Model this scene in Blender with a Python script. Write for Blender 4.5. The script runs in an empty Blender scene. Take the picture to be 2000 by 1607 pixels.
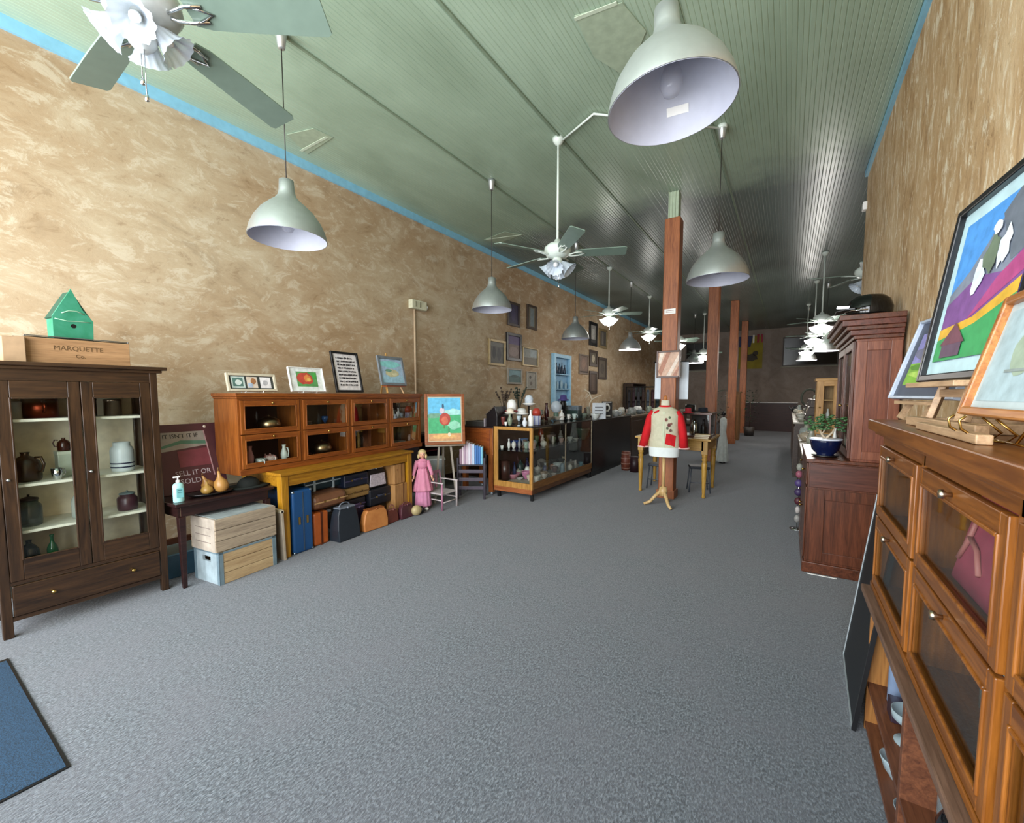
import bpy, bmesh, math, random
from mathutils import Vector, Matrix
random.seed(7)
PI = math.pi
SC = bpy.context.scene
COL = SC.collection

# ------------------------------------------------------------------ camera
FPX, CX, CY, EYE = 830.0, 1000.0, 831.0, 1.5      # in a 2000x1607 frame
YAW, PITCH = math.radians(32.978), math.radians(4.2)
cam_data = bpy.data.cameras.new('camera')
cam = bpy.data.objects.new('camera', cam_data); COL.objects.link(cam)
cam.location = (0, 0, EYE)
cam.rotation_euler = (PI/2 - PITCH, 0, YAW)
cam_data.sensor_fit = 'HORIZONTAL'; cam_data.sensor_width = 36.0
cam_data.lens = 36.0 * FPX / 2000.0
cam_data.shift_x = 0.0
cam_data.shift_y = (CY - 803.5) / 2000.0
cam_data.clip_start = 0.05; cam_data.clip_end = 100
SC.camera = cam

# ------------------------------------------------------------------ world, exposure, daylight
world = bpy.data.worlds.new('world'); SC.world = world
world.use_nodes = True
world.node_tree.nodes['Background'].inputs[0].default_value = (0.75, 0.85, 1.0, 1)
world.node_tree.nodes['Background'].inputs[1].default_value = 0.6
SC.view_settings.view_transform = 'Standard'
SC.view_settings.look = 'None'
SC.view_settings.gamma = 1.0
SC.view_settings.use_curve_mapping = False
SC.view_settings.exposure = 0.40

def area_light(name, loc, rot, sx, sy, watts, col):
    d = bpy.data.lights.new(name, 'AREA'); d.shape = 'RECTANGLE'; d.size = sx; d.size_y = sy
    d.energy = watts; d.color = col
    o = bpy.data.objects.new(name, d); COL.objects.link(o); o.location = loc; o.rotation_euler = rot
    return o
# daylight through the shop window behind the camera (one light per pane)
for wx in (-4.0, -2.25, -0.5):
    area_light('window_daylight', (wx, -1.62, 2.15), (PI/2 + 0.02, 0, 0), 1.55, 3.3, 158, (0.93, 0.97, 1.0))

# ------------------------------------------------------------------ picture-point helpers: a ray met with a real plane of the room
_f = (-math.sin(YAW)*math.cos(PITCH), math.cos(YAW)*math.cos(PITCH), -math.sin(PITCH))
_r = (math.cos(YAW), math.sin(YAW), 0.0)
_u = (_r[1]*_f[2]-_r[2]*_f[1], _r[2]*_f[0]-_r[0]*_f[2], _r[0]*_f[1]-_r[1]*_f[0])
def on(px, py, axis, val):
    a, b = (px-CX)/FPX, (py-CY)/FPX
    d = [_f[i] + a*_r[i] - b*_u[i] for i in range(3)]
    i = 'xyz'.index(axis); c = (0, 0, EYE)
    t = (val - c[i]) / d[i]
    return Vector([c[k] + t*d[k] for k in range(3)])

# ------------------------------------------------------------------ materials
def lin(h):
    h = h.lstrip('#'); o = []
    for i in (0, 2, 4):
        c = int(h[i:i+2], 16)/255.0
        o.append(c/12.92 if c <= 0.04045 else ((c+0.055)/1.055)**2.4)
    return (o[0], o[1], o[2], 1.0)
MATS = {}
class NT:
    def __init__(s, name):
        s.m = bpy.data.materials.new(name); s.m.use_nodes = True
        s.t = s.m.node_tree; s.b = s.t.nodes['Principled BSDF']
    def n(s, typ, **kw):
        x = s.t.nodes.new(typ)
        for k, v in kw.items(): setattr(x, k, v)
        return x
    def l(s, a, b): s.t.links.new(a, b)
    def coords(s, scale=(1,1,1), which='Object'):
        tc = s.n('ShaderNodeTexCoord'); mp = s.n('ShaderNodeMapping')
        mp.inputs['Scale'].default_value = scale
        s.l(tc.outputs[which], mp.inputs['Vector']); return mp.outputs['Vector']
    def noise(s, vec, scale, detail=4, rough=0.55, dist=0.0):
        x = s.n('ShaderNodeTexNoise'); x.inputs['Scale'].default_value = scale
        x.inputs['Detail'].default_value = detail; x.inputs['Roughness'].default_value = rough
        x.inputs['Distortion'].default_value = dist
        s.l(vec, x.inputs['Vector']); return x.outputs['Fac']
    def ramp(s, fac, stops):
        r = s.n('ShaderNodeValToRGB'); cr = r.color_ramp
        while len(cr.elements) < len(stops): cr.elements.new(0.5)
        for e, (p, c) in zip(cr.elements, stops): e.position = p; e.color = lin(c) if isinstance(c, str) else c
        s.l(fac, r.inputs['Fac']); return r.outputs['Color']
    def mix(s, fac, a, b, mode='MIX'):
        x = s.n('ShaderNodeMix', data_type='RGBA', blend_type=mode)
        if isinstance(fac, (int, float)): x.inputs[0].default_value = fac
        else: s.l(fac, x.inputs[0])
        for i, v in ((6, a), (7, b)):
            if isinstance(v, (tuple, str)): x.inputs[i].default_value = lin(v) if isinstance(v, str) else v
            else: s.l(v, x.inputs[i])
        return x.outputs[2]
    def bump(s, h, strength=0.3, dist=0.01):
        b = s.n('ShaderNodeBump'); b.inputs['Strength'].default_value = strength; b.inputs['Distance'].default_value = dist
        s.l(h, b.inputs['Height']); s.l(b.outputs['Normal'], s.b.inputs['Normal'])
    def base(s, c):
        if isinstance(c, (str, tuple)): s.b.inputs['Base Color'].default_value = lin(c) if isinstance(c, str) else c
        else: s.l(c, s.b.inputs['Base Color'])
    def set(s, **kw):
        for k, v in kw.items(): s.b.inputs[k.replace('_', ' ')].default_value = v

def plain(c, rough=0.5, metal=0.0, var=0.12, scale=14.0, spec=0.5):
    """a plain colour with slight procedural mottling"""
    key = ('p', c, rough, metal, var)
    if key in MATS: return MATS[key]
    t = NT('plain_' + c.strip('#')); v = t.coords()
    f = t.noise(v, scale, 3)
    L = lin(c); dk = tuple(x*(1-var) for x in L[:3]) + (1,); lt = tuple(min(1, x*(1+var)) for x in L[:3]) + (1,)
    t.base(t.ramp(f, [(0.3, dk), (0.7, lt)]))
    t.set(Roughness=rough, Metallic=metal)
    t.b.inputs['Specular IOR Level'].default_value = spec
    MATS[key] = t.m; return t.m

def wood(c1, c2, axis='z', rough=0.38, scale=1.0, spec=0.45):
    key = ('w', c1, c2, axis, rough, scale)
    if key in MATS: return MATS[key]
    t = NT('wood_' + c1.strip('#'))
    st = {'x': (1.2, 16, 16), 'y': (16, 1.2, 16), 'z': (16, 16, 1.2)}[axis]
    v = t.coords(tuple(a*scale for a in st))
    f = t.noise(v, 2.2, 6, 0.62, 0.7); g = t.noise(v, 9.0, 3, 0.5, 0.2)
    c = t.ramp(f, [(0.32, c1), (0.62, c2)])
    L = lin(c1); c = t.mix(t.ramp(g, [(0.45, (0,0,0,1)), (0.75, (0.45,0.45,0.45,1))]), c, tuple(x*0.55 for x in L[:3]) + (1,))
    t.base(c); t.set(Roughness=rough); t.b.inputs['Specular IOR Level'].default_value = spec
    t.bump(g, 0.12, 0.002)
    MATS[key] = t.m; return t.m

def glass(tint=(0.95, 0.97, 0.96, 1), refl=0.35):
    key = ('g', tint, refl)
    if key in MATS: return MATS[key]
    t = NT('glass'); nt = t.t
    tr = t.n('ShaderNodeBsdfTransparent'); tr.inputs[0].default_value = tint
    gl = t.n('ShaderNodeBsdfGlossy'); gl.inputs['Roughness'].default_value = 0.02
    fr = t.n('ShaderNodeFresnel'); fr.inputs['IOR'].default_value = 1.5
    ml = t.n('ShaderNodeMath', operation='MULTIPLY'); ml.inputs[1].default_value = refl
    t.l(fr.outputs[0], ml.inputs[0])
    mx = t.n('ShaderNodeMixShader'); t.l(ml.outputs[0], mx.inputs[0]); t.l(tr.outputs[0], mx.inputs[1]); t.l(gl.outputs[0], mx.inputs[2])
    t.l(mx.outputs[0], nt.nodes['Material Output'].inputs['Surface'])
    MATS[key] = t.m; return t.m

def frosted(c='#e8f0f4', alpha=0.8, rough=0.15):
    key = ('fr', c, alpha)
    if key in MATS: return MATS[key]
    t = NT('frosted_glass'); t.base(c); t.set(Roughness=rough, Alpha=alpha)
    t.b.inputs['Subsurface Weight'].default_value = 0.0
    MATS[key] = t.m; return t.m

def glow(c, s):
    key = ('e', c, s)
    if key in MATS: return MATS[key]
    t = NT('lamp_glow'); t.base(c); t.b.inputs['Emission Color'].default_value = lin(c); t.b.inputs['Emission Strength'].default_value = s
    MATS[key] = t.m; return t.m

def metal(c='#c9ccd0', rough=0.3):
    key = ('m', c, rough)
    if key in MATS: return MATS[key]
    t = NT('metal_' + c.strip('#')); v = t.coords((1, 1, 8)); f = t.noise(v, 30, 2)
    L = lin(c); t.base(t.ramp(f, [(0.3, tuple(x*0.85 for x in L[:3]) + (1,)), (0.7, L)]))
    t.set(Roughness=rough, Metallic=1.0); MATS[key] = t.m; return t.m

def two_tone(c1, c2, scale=8, rough=0.6, sharp=0.08, detail=4, dist=0.4):
    """patterned cloth / marbled surface"""
    key = ('t', c1, c2, scale, rough)
    if key in MATS: return MATS[key]
    t = NT('mottled_' + c1.strip('#')); v = t.coords(); f = t.noise(v, scale, detail, 0.6, dist)
    t.base(t.ramp(f, [(0.5-sharp, c1), (0.5+sharp, c2)])); t.set(Roughness=rough)
    t.bump(f, 0.15, 0.003)
    MATS[key] = t.m; return t.m

def wall_mat(name, cols, stretch=(1,1,1), s=1.0, bump=0.35, flake=0.5, angle=0.0):
    """troweled plaster: broad clouds, directional smears and fine pale flakes"""
    t = NT(name); v = t.coords((1,1,1))
    mp = t.n('ShaderNodeMapping'); mp.inputs['Rotation'].default_value = (angle, 0, 0); mp.inputs['Scale'].default_value = stretch
    t.l(v, mp.inputs['Vector']); v2 = mp.outputs['Vector']
    w = t.noise(v, 0.42*s, 3, 0.5, 0.3)
    a = t.noise(v2, 2.0*s, 7, 0.68, 1.0)
    b = t.noise(v2, 7.0*s, 8, 0.8, 0.6)
    c = t.ramp(a, [(0.34, cols[0]), (0.44, cols[1]), (0.54, cols[2]), (0.66, cols[3])])
    big = t.ramp(w, [(0.36, cols[4]), (0.64, cols[5])])
    c = t.mix(0.5, c, big)
    c = t.mix(t.ramp(b, [(0.52, (0,0,0,1)), (0.60, (flake,)*3 + (1,))]), c, cols[6])
    c = t.mix(t.ramp(b, [(0.36, (flake*0.9,)*3 + (1,)), (0.44, (0,0,0,1))]), c, cols[0])
    t.base(c); t.set(Roughness=0.7); t.b.inputs['Specular IOR Level'].default_value = 0.3
    t.bump(b, bump, 0.012)
    return t.m

# ------------------------------------------------------------------ mesh building
class MB:
    def __init__(s): s.v = []; s.f = []; s.mi = []; s.sm = []; s.M = None
    def add(s, vs, fs, mi=0, smooth=False):
        o = len(s.v)
        for p in vs:
            p = Vector(p)
            if s.M is not None: p = s.M @ p
            s.v.append(p)
        for f in fs: s.f.append([o+i for i in f]); s.mi.append(mi); s.sm.append(smooth)
        return s
    def box(s, x0, y0, z0, x1, y1, z1, mi=0):
        if x0 > x1: x0, x1 = x1, x0
        if y0 > y1: y0, y1 = y1, y0
        if z0 > z1: z0, z1 = z1, z0
        return s.add([(x0,y0,z0),(x1,y0,z0),(x1,y1,z0),(x0,y1,z0),(x0,y0,z1),(x1,y0,z1),(x1,y1,z1),(x0,y1,z1)],
              [(3,2,1,0),(4,5,6,7),(0,1,5,4),(1,2,6,5),(2,3,7,6),(3,0,4,7)], mi)
    def hexa(s, p8, mi=0):
        return s.add(p8, [(3,2,1,0),(4,5,6,7),(0,1,5,4),(1,2,6,5),(2,3,7,6),(3,0,4,7)], mi)
    def prism(s, poly, a, b, plane='xz', mi=0):
        """poly: 2-D outline; extruded between a and b along the remaining axis"""
        def P(u, w, t):
            return {'xz': (u, t, w), 'yz': (t, u, w), 'xy': (u, w, t)}[plane]
        n = len(poly)
        vs = [P(u, w, a) for u, w in poly] + [P(u, w, b) for u, w in poly]
        fs = [tuple(range(n))[::-1], tuple(range(n, 2*n))] + [(i, (i+1) % n, n+(i+1) % n, n+i) for i in range(n)]
        return s.add(vs, fs, mi)
    def lathe(s, prof, c=(0,0,0), seg=24, mi=0, smooth=True, sx=1, sy=1, flute=0, fl=0.0):
        vs = []; fs = []; n = len(prof)
        for k in range(seg):
            a = 2*PI*k/seg; m = 1 + fl*math.cos(flute*a) if flute else 1
            for r, z in prof: vs.append((c[0]+r*m*math.cos(a)*sx, c[1]+r*m*math.sin(a)*sy, c[2]+z))
        for k in range(seg):
            j = (k+1) % seg
            for i in range(n-1): fs.append((k*n+i, j*n+i, j*n+i+1, k*n+i+1))
        if prof[0][0] > 1e-5: fs.append(tuple(k*n for k in range(seg))[::-1])
        if prof[-1][0] > 1e-5 : fs.append(tuple(k*n+n-1 for k in range(seg)))
        return s.add(vs, fs, mi, smooth)
    def shell(s, prof, c=(0,0,0), seg=24, mi=0, flute=0, fl=0.0):
        """open lathe (no caps)"""
        vs = []; fs = []; n = len(prof)
        for k in range(seg):
            a = 2*PI*k/seg
            for i, (r, z) in enumerate(prof):
                m = 1 + fl*(i/(n-1))*math.cos(flute*a) if flute else 1
                vs.append((c[0]+r*m*math.cos(a), c[1]+r*m*math.sin(a), c[2]+z))
        for k in range(seg):
            j = (k+1) % seg
            for i in range(n-1): fs.append((k*n+i, j*n+i, j*n+i+1, k*n+i+1))
        return s.add(vs, fs, mi, True)
    def cyl(s, c, r, h, seg=20, mi=0, r2=None):
        r2 = r if r2 is None else r2
        return s.lathe([(r, 0), (r2, h)], c, seg, mi, True)
    def ball(s, c, rx, ry=None, rz=None, seg=16, mi=0):
        ry = rx if ry is None else ry; rz = rx if rz is None else rz
        n = max(6, seg//2); pr = [(max(1e-6, math.sin(PI*i/n)), -math.cos(PI*i/n)) for i in range(n+1)]
        vs = []; fs = []
        for k in range(seg):
            a = 2*PI*k/seg
            for r, z in pr: vs.append((c[0]+rx*r*math.cos(a), c[1]+ry*r*math.sin(a), c[2]+rz*z))
        m = n+1
        for k in range(seg):
            j = (k+1) % seg
            for i in range(n): fs.append((k*m+i, j*m+i, j*m+i+1, k*m+i+1))
        return s.add(vs, fs, mi, True)
    def tube(s, pts, r, seg=8, mi=0, flat=1.0):
        pts = [Vector(p) for p in pts]; n = len(pts)
        rs = r if isinstance(r, (list, tuple)) else [r]*n
        vs = []; fs = []; up = None
        for i, p in enumerate(pts):
            d = (pts[min(i+1, n-1)] - pts[max(i-1, 0)]).normalized()
            if up is None: up = Vector((0,0,1)) if abs(d.z) < 0.9 else Vector((1,0,0))
            a = d.cross(up).normalized(); b = a.cross(d).normalized(); up = b
            for k in range(seg):
                t = 2*PI*k/seg; vs.append(p + rs[i]*(math.cos(t)*a + flat*math.sin(t)*b))
        for i in range(n-1):
            for k in range(seg):
                j = (k+1) % seg; fs.append((i*seg+k, i*seg+j, (i+1)*seg+j, (i+1)*seg+k))
        fs.append(tuple(range(seg))[::-1]); fs.append(tuple((n-1)*seg+k for k in range(seg)))
        return s.add(vs, fs, mi, True)
    def bar(s, a, b, w, h, mi=0, up=(0,0,1)):
        """rectangular bar from a to b; w sideways, h along up"""
        a = Vector(a); b = Vector(b); d = (b-a).normalized(); up = Vector(up)
        if abs(d.dot(up)) > 0.98: up = Vector((0,1,0)) if abs(d.y) < 0.9 else Vector((1,0,0))
        x = d.cross(up).normalized(); y = x.cross(d).normalized()
        P = lambda o, i, j: o + x*(w/2*i) + y*(h/2*j)
        return s.hexa([P(a,-1,-1), P(a,1,-1), P(b,1,-1), P(b,-1,-1), P(a,-1,1), P(a,1,1), P(b,1,1), P(b,-1,1)], mi)
    def frame(s, x0, z0, x1, z1, w, y0, y1, mi=0, wb=None, wt=None):
        wb = w if wb is None else wb; wt = w if wt is None else wt
        s.box(x0, y0, z0, x0+w, y1, z1, mi); s.box(x1-w, y0, z0, x1, y1, z1, mi)
        s.box(x0+w, y0, z0, x1-w, y1, z0+wb, mi); s.box(x0+w, y0, z1-wt, x1-w, y1, z1, mi); return s
    def build(s, name, mats, parent=None, bevel=0.0, loc=None, rot=None, seg=2, sub=0):
        me = bpy.data.meshes.new(name); me.from_pydata([tuple(p) for p in s.v], [], s.f)
        if not isinstance(mats, (list, tuple)): mats = [mats]
        for m in mats: me.materials.append(m)
        for i, p in enumerate(me.polygons): p.material_index = min(s.mi[i], len(mats)-1); p.use_smooth = s.sm[i]
        bm = bmesh.new(); bm.from_mesh(me); bmesh.ops.recalc_face_normals(bm, faces=bm.faces); bm.to_mesh(me); bm.free()
        me.update()
        o = bpy.data.objects.new(name, me); COL.objects.link(o)
        if parent is not None: o.parent = parent
        if loc is not None: o.location = loc
        if rot is not None: o.rotation_euler = rot
        if bevel > 0:
            md = o.modifiers.new('bevel', 'BEVEL'); md.width = bevel; md.segments = seg; md.limit_method = 'ANGLE'; md.angle_limit = math.radians(50)
        if sub:
            md = o.modifiers.new('sub', 'SUBSURF'); md.levels = sub; md.render_levels = sub
        return o

def each(name, boxes, mats, parent, bevel=0.0):
    for a in boxes:
        b = MB(); b.box(*a); b.build(name, mats, parent, bevel=bevel)
def tag(o, label, cat, group=None, kind=None):
    o['label'] = label; o['category'] = cat
    if group: o['group'] = group
    if kind: o['kind'] = kind
    return o
def thing(name, label, cat, loc=(0,0,0), rz=0.0, group=None, rot=None):
    o = bpy.data.objects.new(name, None); COL.objects.link(o); o.empty_display_size = 0.1
    o.location = loc; o.rotation_euler = rot if rot is not None else (0, 0, rz)
    return tag(o, label, cat, group)
def struct(name, mb, mats, bevel=0.0):
    o = mb.build(name, mats, bevel=bevel); o['kind'] = 'structure'; return o
def dup(root, loc, rz=None, label=None, group=None):
    r = root.copy(); COL.objects.link(r); r.location = loc
    if rz is not None: r.rotation_euler = (0, 0, rz)
    if label: r['label'] = label
    if group: r['group'] = group
    for ch in list(root.children):
        c = ch.copy(); COL.objects.link(c); c.parent = r
        for g in list(ch.children):
            d = g.copy(); COL.objects.link(d); d.parent = c
    return r
def text_mesh(name, txt, size, mat, parent, loc, rot=(PI/2, 0, 0), align='CENTER', ext=0.0006, sx=1.0):
    cu = bpy.data.curves.new(name, 'FONT'); cu.body = txt; cu.size = size; cu.extrude = ext; cu.align_x = align; cu.align_y = 'CENTER'
    cu.resolution_u = 2
    t = bpy.data.objects.new(name, cu); COL.objects.link(t)
    dg = bpy.context.evaluated_depsgraph_get()
    me = bpy.data.meshes.new_from_object(t.evaluated_get(dg))
    bpy.data.objects.remove(t); me.materials.clear(); me.materials.append(mat)
    o = bpy.data.objects.new(name, me); COL.objects.link(o); o.parent = parent; o.location = loc; o.rotation_euler = rot
    o.scale = (sx, 1, 1)
    return o

# common materials
M_BLACK = plain('#0e0e10', 0.4); M_WHITE = plain('#e9e8e4', 0.45, var=0.04); M_DARK = plain('#191210', 0.4)
M_CREAM = plain('#c9bfa3', 0.6); M_CHROME = metal('#d8dadd', 0.12); M_BRASS = metal('#c9a25a', 0.25)
M_ALU = plain('#bfc3c3', 0.36, 0.75, var=0.05); M_GLASS = glass()
W_OAK = wood('#6b3a14', '#9a5f28', 'x'); W_OAKV = wood('#6b3a14', '#9a5f28', 'z')
W_WAL = wood('#20130a', '#3e2917', 'z', 0.35); W_WALX = wood('#20130a', '#3e2917', 'x', 0.35)
W_MAH = wood('#3c1e10', '#613420', 'z', 0.33); W_MAHX = wood('#3c1e10', '#613420', 'x', 0.33)
W_PINE = wood('#a9783a', '#cfa160', 'z', 0.42); W_PINEX = wood('#a9783a', '#cfa160', 'x', 0.42)
# ------------------------------------------------------------------ the room
XL, XR, YF, YB, ZC = -5.0, 0.73, -1.4, 21.5, 4.3
XR2, YR = 2.6, 7.1                     # behind the near right wall the room is wider
# carpet
t = NT('carpet'); v = t.coords()
vv = t.coords((1, 0.55, 1)); f1 = t.noise(vv, 120, 3, 0.65, 0.4); f2 = t.noise(v, 2.2, 4, 0.6); f3 = t.noise(v, 28, 4, 0.7)
c = t.ramp(f1, [(0.34, '#262b30'), (0.50, '#464d54'), (0.66, '#737b83')])
c = t.mix(t.ramp(f2, [(0.35, (0,0,0,1)), (0.65, (0.5,0.5,0.5,1))]), c, '#56565e')
c = t.mix(t.ramp(f3, [(0.4, (0,0,0,1)), (0.7, (0.35,0.35,0.35,1))]), c, '#666d74')
t.base(c); t.set(Roughness=0.95); t.b.inputs['Specular IOR Level'].default_value = 0.15
t.b.inputs['Sheen Weight'].default_value = 0.25
t.bump(f1, 0.9, 0.006); M_CARPET = t.m
b = MB(); b.box(XL-0.1, YF-0.1, -0.1, XR2+0.1, YB+0.1, 0); struct('floor', b, M_CARPET)
M_WALL = wall_mat('faux_plaster', ['#85694a', '#a98d6c', '#b59e80', '#c9baa0', '#a08362', '#bfb095', '#d3c8b2'], (1, 0.55, 1.0), 1.0, 0.3, 0.5, 0.5)
M_WALLR = wall_mat('flaked_plaster', ['#8c6a44', '#b9966a', '#ceb088', '#dcc6a2', '#b49064', '#cfb088', '#ecdfc4'], (1, 1, 0.35), 1.8, 0.5, 0.85)
b = MB(); b.box(XL-0.15, YF-0.15, 0, XL, YB+0.15, ZC+0.05); struct('wall_left', b, M_WALL)
b = MB(); b.box(XR, YF-0.15, 0, XR2+0.15, YR, ZC+0.05); struct('wall_right', b, M_WALLR)
b = MB(); b.box(XR2, YR, 0, XR2+0.15, YB+0.15, ZC+0.05); struct('wall_rear_right', b, M_WALL)
M_WALLB = wall_mat('back_plaster', ['#75675c', '#897b70', '#978a7f', '#a69a90', '#887a70', '#978b82', '#a69a90'], flake=0.15)
b = MB(); b.box(XL, YB, 0, XR2, YB+0.15, ZC+0.05); struct('wall_back', b, M_WALLB)
# front wall with three tall shop panes (behind the camera)
b = MB()
b.box(XL, YF-0.15, 0, XR, YF, 0.45); b.box(XL, YF-0.15, 3.85, XR, YF, ZC+0.05)
for x0, x1 in ((XL, -4.82), (-3.18, -3.07), (-1.43, -1.32), (0.32, XR)): b.box(x0, YF-0.15, 0.45, x1, YF, 3.85)
struct('wall_front', b, M_WALL)
# beadboard ceiling: real grooves running down the length of the room
t = NT('sage_ceiling_paint'); v = t.coords((1, 0.5, 1)); f = t.noise(v, 1.1, 5, 0.6, 0.5); g = t.noise(v, 9, 4, 0.6)
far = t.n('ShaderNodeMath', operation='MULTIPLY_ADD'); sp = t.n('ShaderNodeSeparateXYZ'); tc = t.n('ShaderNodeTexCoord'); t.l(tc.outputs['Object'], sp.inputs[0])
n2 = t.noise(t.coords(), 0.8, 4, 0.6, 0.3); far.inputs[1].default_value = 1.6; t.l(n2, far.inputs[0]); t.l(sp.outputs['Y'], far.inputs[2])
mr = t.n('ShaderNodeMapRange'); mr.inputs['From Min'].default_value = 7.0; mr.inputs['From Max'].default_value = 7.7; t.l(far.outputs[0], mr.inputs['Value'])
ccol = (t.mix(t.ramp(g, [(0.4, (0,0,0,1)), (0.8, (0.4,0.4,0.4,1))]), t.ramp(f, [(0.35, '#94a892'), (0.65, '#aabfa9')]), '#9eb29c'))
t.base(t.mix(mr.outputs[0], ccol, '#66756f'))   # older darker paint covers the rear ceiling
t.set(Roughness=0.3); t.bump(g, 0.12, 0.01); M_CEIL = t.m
b = MB(); step = 0.075; x = XL; vs = []; prof = []
while x < XR2:
    prof += [(x, ZC+0.005), (x+0.006, ZC), (x+step*0.5-0.004, ZC), (x+step*0.5, ZC+0.003), (x+step*0.5+0.004, ZC), (x+step-0.006, ZC)]
    x += step
prof.append((x, ZC+0.012)); n = len(prof)
vs = [(p[0], YF-0.1, p[1]) for p in prof] + [(p[0], YB+0.1, p[1]) for p in prof]
b.add(vs, [(i, i+1, n+i+1, n+i) for i in range(n-1)])
b.box(XL-0.1, YF-0.15, ZC+0.03, XR2+0.15, YB+0.15, ZC+0.13)
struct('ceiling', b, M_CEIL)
# blue trim along the top of the side walls, seam battens on the ceiling
M_BLUE = plain('#86bfd9', 0.45, var=0.08)
b = MB(); b.box(XL, YF, 4.20, XL+0.03, YB, ZC); struct('trim_1', b, M_BLUE)
b = MB(); b.box(XR-0.03, YF, 4.23, XR, YR, ZC); struct('trim_2', b, M_BLUE)
M_BATTEN = plain('#7b8c76', 0.4)
for i, xx in enumerate((-3.42, -2.2, -0.78)):
    b = MB(); b.box(xx-0.011, YF, ZC-0.014, xx+0.011, YB, ZC+0.01); struct('trim_%d' % (i+3), b, M_BATTEN)
b = MB(); b.box(XL, YF, 0, XL+0.02, YB, 0.1); struct('baseboard_left', b, wood('#3a2012', '#55301b', 'y'))
b = MB(); b.box(XR-0.02, YF, 0, XR, YR, 0.1); struct('baseboard_right', b, wood('#3a2012', '#55301b', 'y'))
b = MB(); b.box(XL+0.02, YB-0.02, 0, XR2, YB, 0.1); struct('baseboard_back', b, W_WALX)
# back windows: dark panes with pale sills
def back_window(i, x0, z0, x1, z1):
    b = MB(); b.box(x0, YB-0.02, z0, x1, YB-0.005, z1, 1)
    b.frame(x0, z0, x1, z1, 0.05, YB-0.05, YB, 0); b.box(x0-0.05, YB-0.09, z0-0.05, x1+0.05, YB, z0, 2)
    struct('window_%d' % i, b, [plain('#4a4038', 0.5), plain('#16120e', 0.12), plain('#8d8a78', 0.5)])
back_window(1, -0.28, 2.68, 1.62, 3.9)
back_window(2, -4.15, 2.6, -2.78, 3.9)

# ceiling patches: sheets of torn paper and tape over old holes
M_TAPE = plain('#c3d0ba', 0.45); M_PATCH = plain('#a3b39b', 0.45)
def patch(label, pts_px, tape_px):
    o = thing('ceiling_patch', label, 'ceiling patch', tuple(on(*pts_px[0], 'z', ZC-0.004)))
    L = Vector(o.location)
    b = MB(); P = [on(*p, 'z', ZC-0.004)-L for p in pts_px]; b.prism([(q.x, q.y) for q in P], -0.006, 0.0, 'xy')
    b.build('sheet', M_PATCH, o)
    b = MB(); a, c = [on(*p, 'z', ZC-0.012)-L for p in tape_px]; b.bar(a, c, 0.03, 0.004); b.build('tape_strip', M_TAPE, o)
patch('large pale torn patch on the ceiling beside the biggest pendant lamp', [(1122, 30), (1215, 4), (1262, 60), (1225, 150), (1160, 110)], [(1122, 38), (1205, 6)])
patch('small pale torn patch on the ceiling behind the nearest left pendant lamp', [(560, 262), (612, 250), (650, 268), (600, 300)], [(588, 295), (638, 268)])
patch('thin taped patch on the ceiling left of the downrod fan', [(945, 468), (985, 452), (1020, 458), (975, 474)], [(950, 468), (1018, 459)])

# floor mat at the entrance
tm = NT('mat_weave'); v = tm.coords(); f = tm.noise(v, 220, 2); w = tm.n('ShaderNodeTexWave'); w.inputs['Scale'].default_value = 60; tm.l(v, w.inputs['Vector'])
tm.base(tm.ramp(f, [(0.35, '#0c2130'), (0.65, '#204462')])); tm.set(Roughness=0.95); tm.bump(w.outputs['Fac'], 0.5, 0.004)
o = thing('floor_mat', 'dark blue ribbed entrance mat at the left front corner of the floor', 'mat', (-2.38, 0.37, 0))
b = MB(); b.box(-1.25, -1.2, 0, 0, 0, 0.008); b.build('mat_pile', tm.m, o)
b = MB()
for (x0, y0, x1, y1) in ((-1.28, -1.21, 0.01, -1.2), (-1.28, 0, 0.01, 0.01), (-1.28, -1.2, -1.25, 0), (0, -1.2, 0.01, 0)): b.box(x0, y0, 0, x1, y1, 0.006)
b.build('rubber_edge', M_BLACK, o)

# ------------------------------------------------------------------ posts
W_POST = wood('#7d4424', '#a8653a', 'z', 0.5)
def post(x, y, w, label, top=0.0, base=0.0):
    o = thing('wooden_post', label, 'post', (x, y, 0))
    b = MB(); b.box(-w/2, -w/2, 0, w/2, w/2, ZC-top); b.build('shaft', W_POST, o, bevel=0.012)
    b = MB(); b.box(-w/2-0.02, -w/2-0.02, 0, w/2+0.02, w/2+0.02, 0.12); b.build('plinth', W_POST, o, bevel=0.006)
    if top:
        b = MB(); h = top-0.001
        b.box(-0.07, -0.07, ZC-top, 0.07, 0.07, ZC-0.001)
        for k in range(4): b.box(-0.065+k*0.04, -0.082, ZC-top, -0.05+k*0.04, -0.07, ZC-0.001)
        b.build('fluted_capital', plain('#a9b79d', 0.5), o, bevel=0.004)
    return o
post(-1.44, 6.4, 0.21, 'orange-brown square wooden post nearest the camera, behind the red jacket', 0.36)
post(-1.45, 10.45, 0.22, 'wooden post second in the row, under the shaded pendant lamp')
post(-1.45, 14.6, 0.22, 'wooden post third in the row, left of the aisle')
post(-1.5, 18.8, 0.22, 'farthest wooden post, near the yellow poster')
# white label and framed picture hung on the first post
o = thing('paper_label', 'small white paper label high on the nearest post', 'label', (-1.44, 6.289, 2.66))
b = MB(); b.box(-0.075, -0.003, -0.035, 0.075, 0, 0.035); b.build('paper', M_WHITE, o)
b = MB()
for k in range(2): b.box(-0.055, -0.004, 0.008-k*0.022, 0.055, -0.003, 0.013-k*0.022)
b.build('printed_lines', plain('#8a4a3a', 0.6), o)
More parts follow.
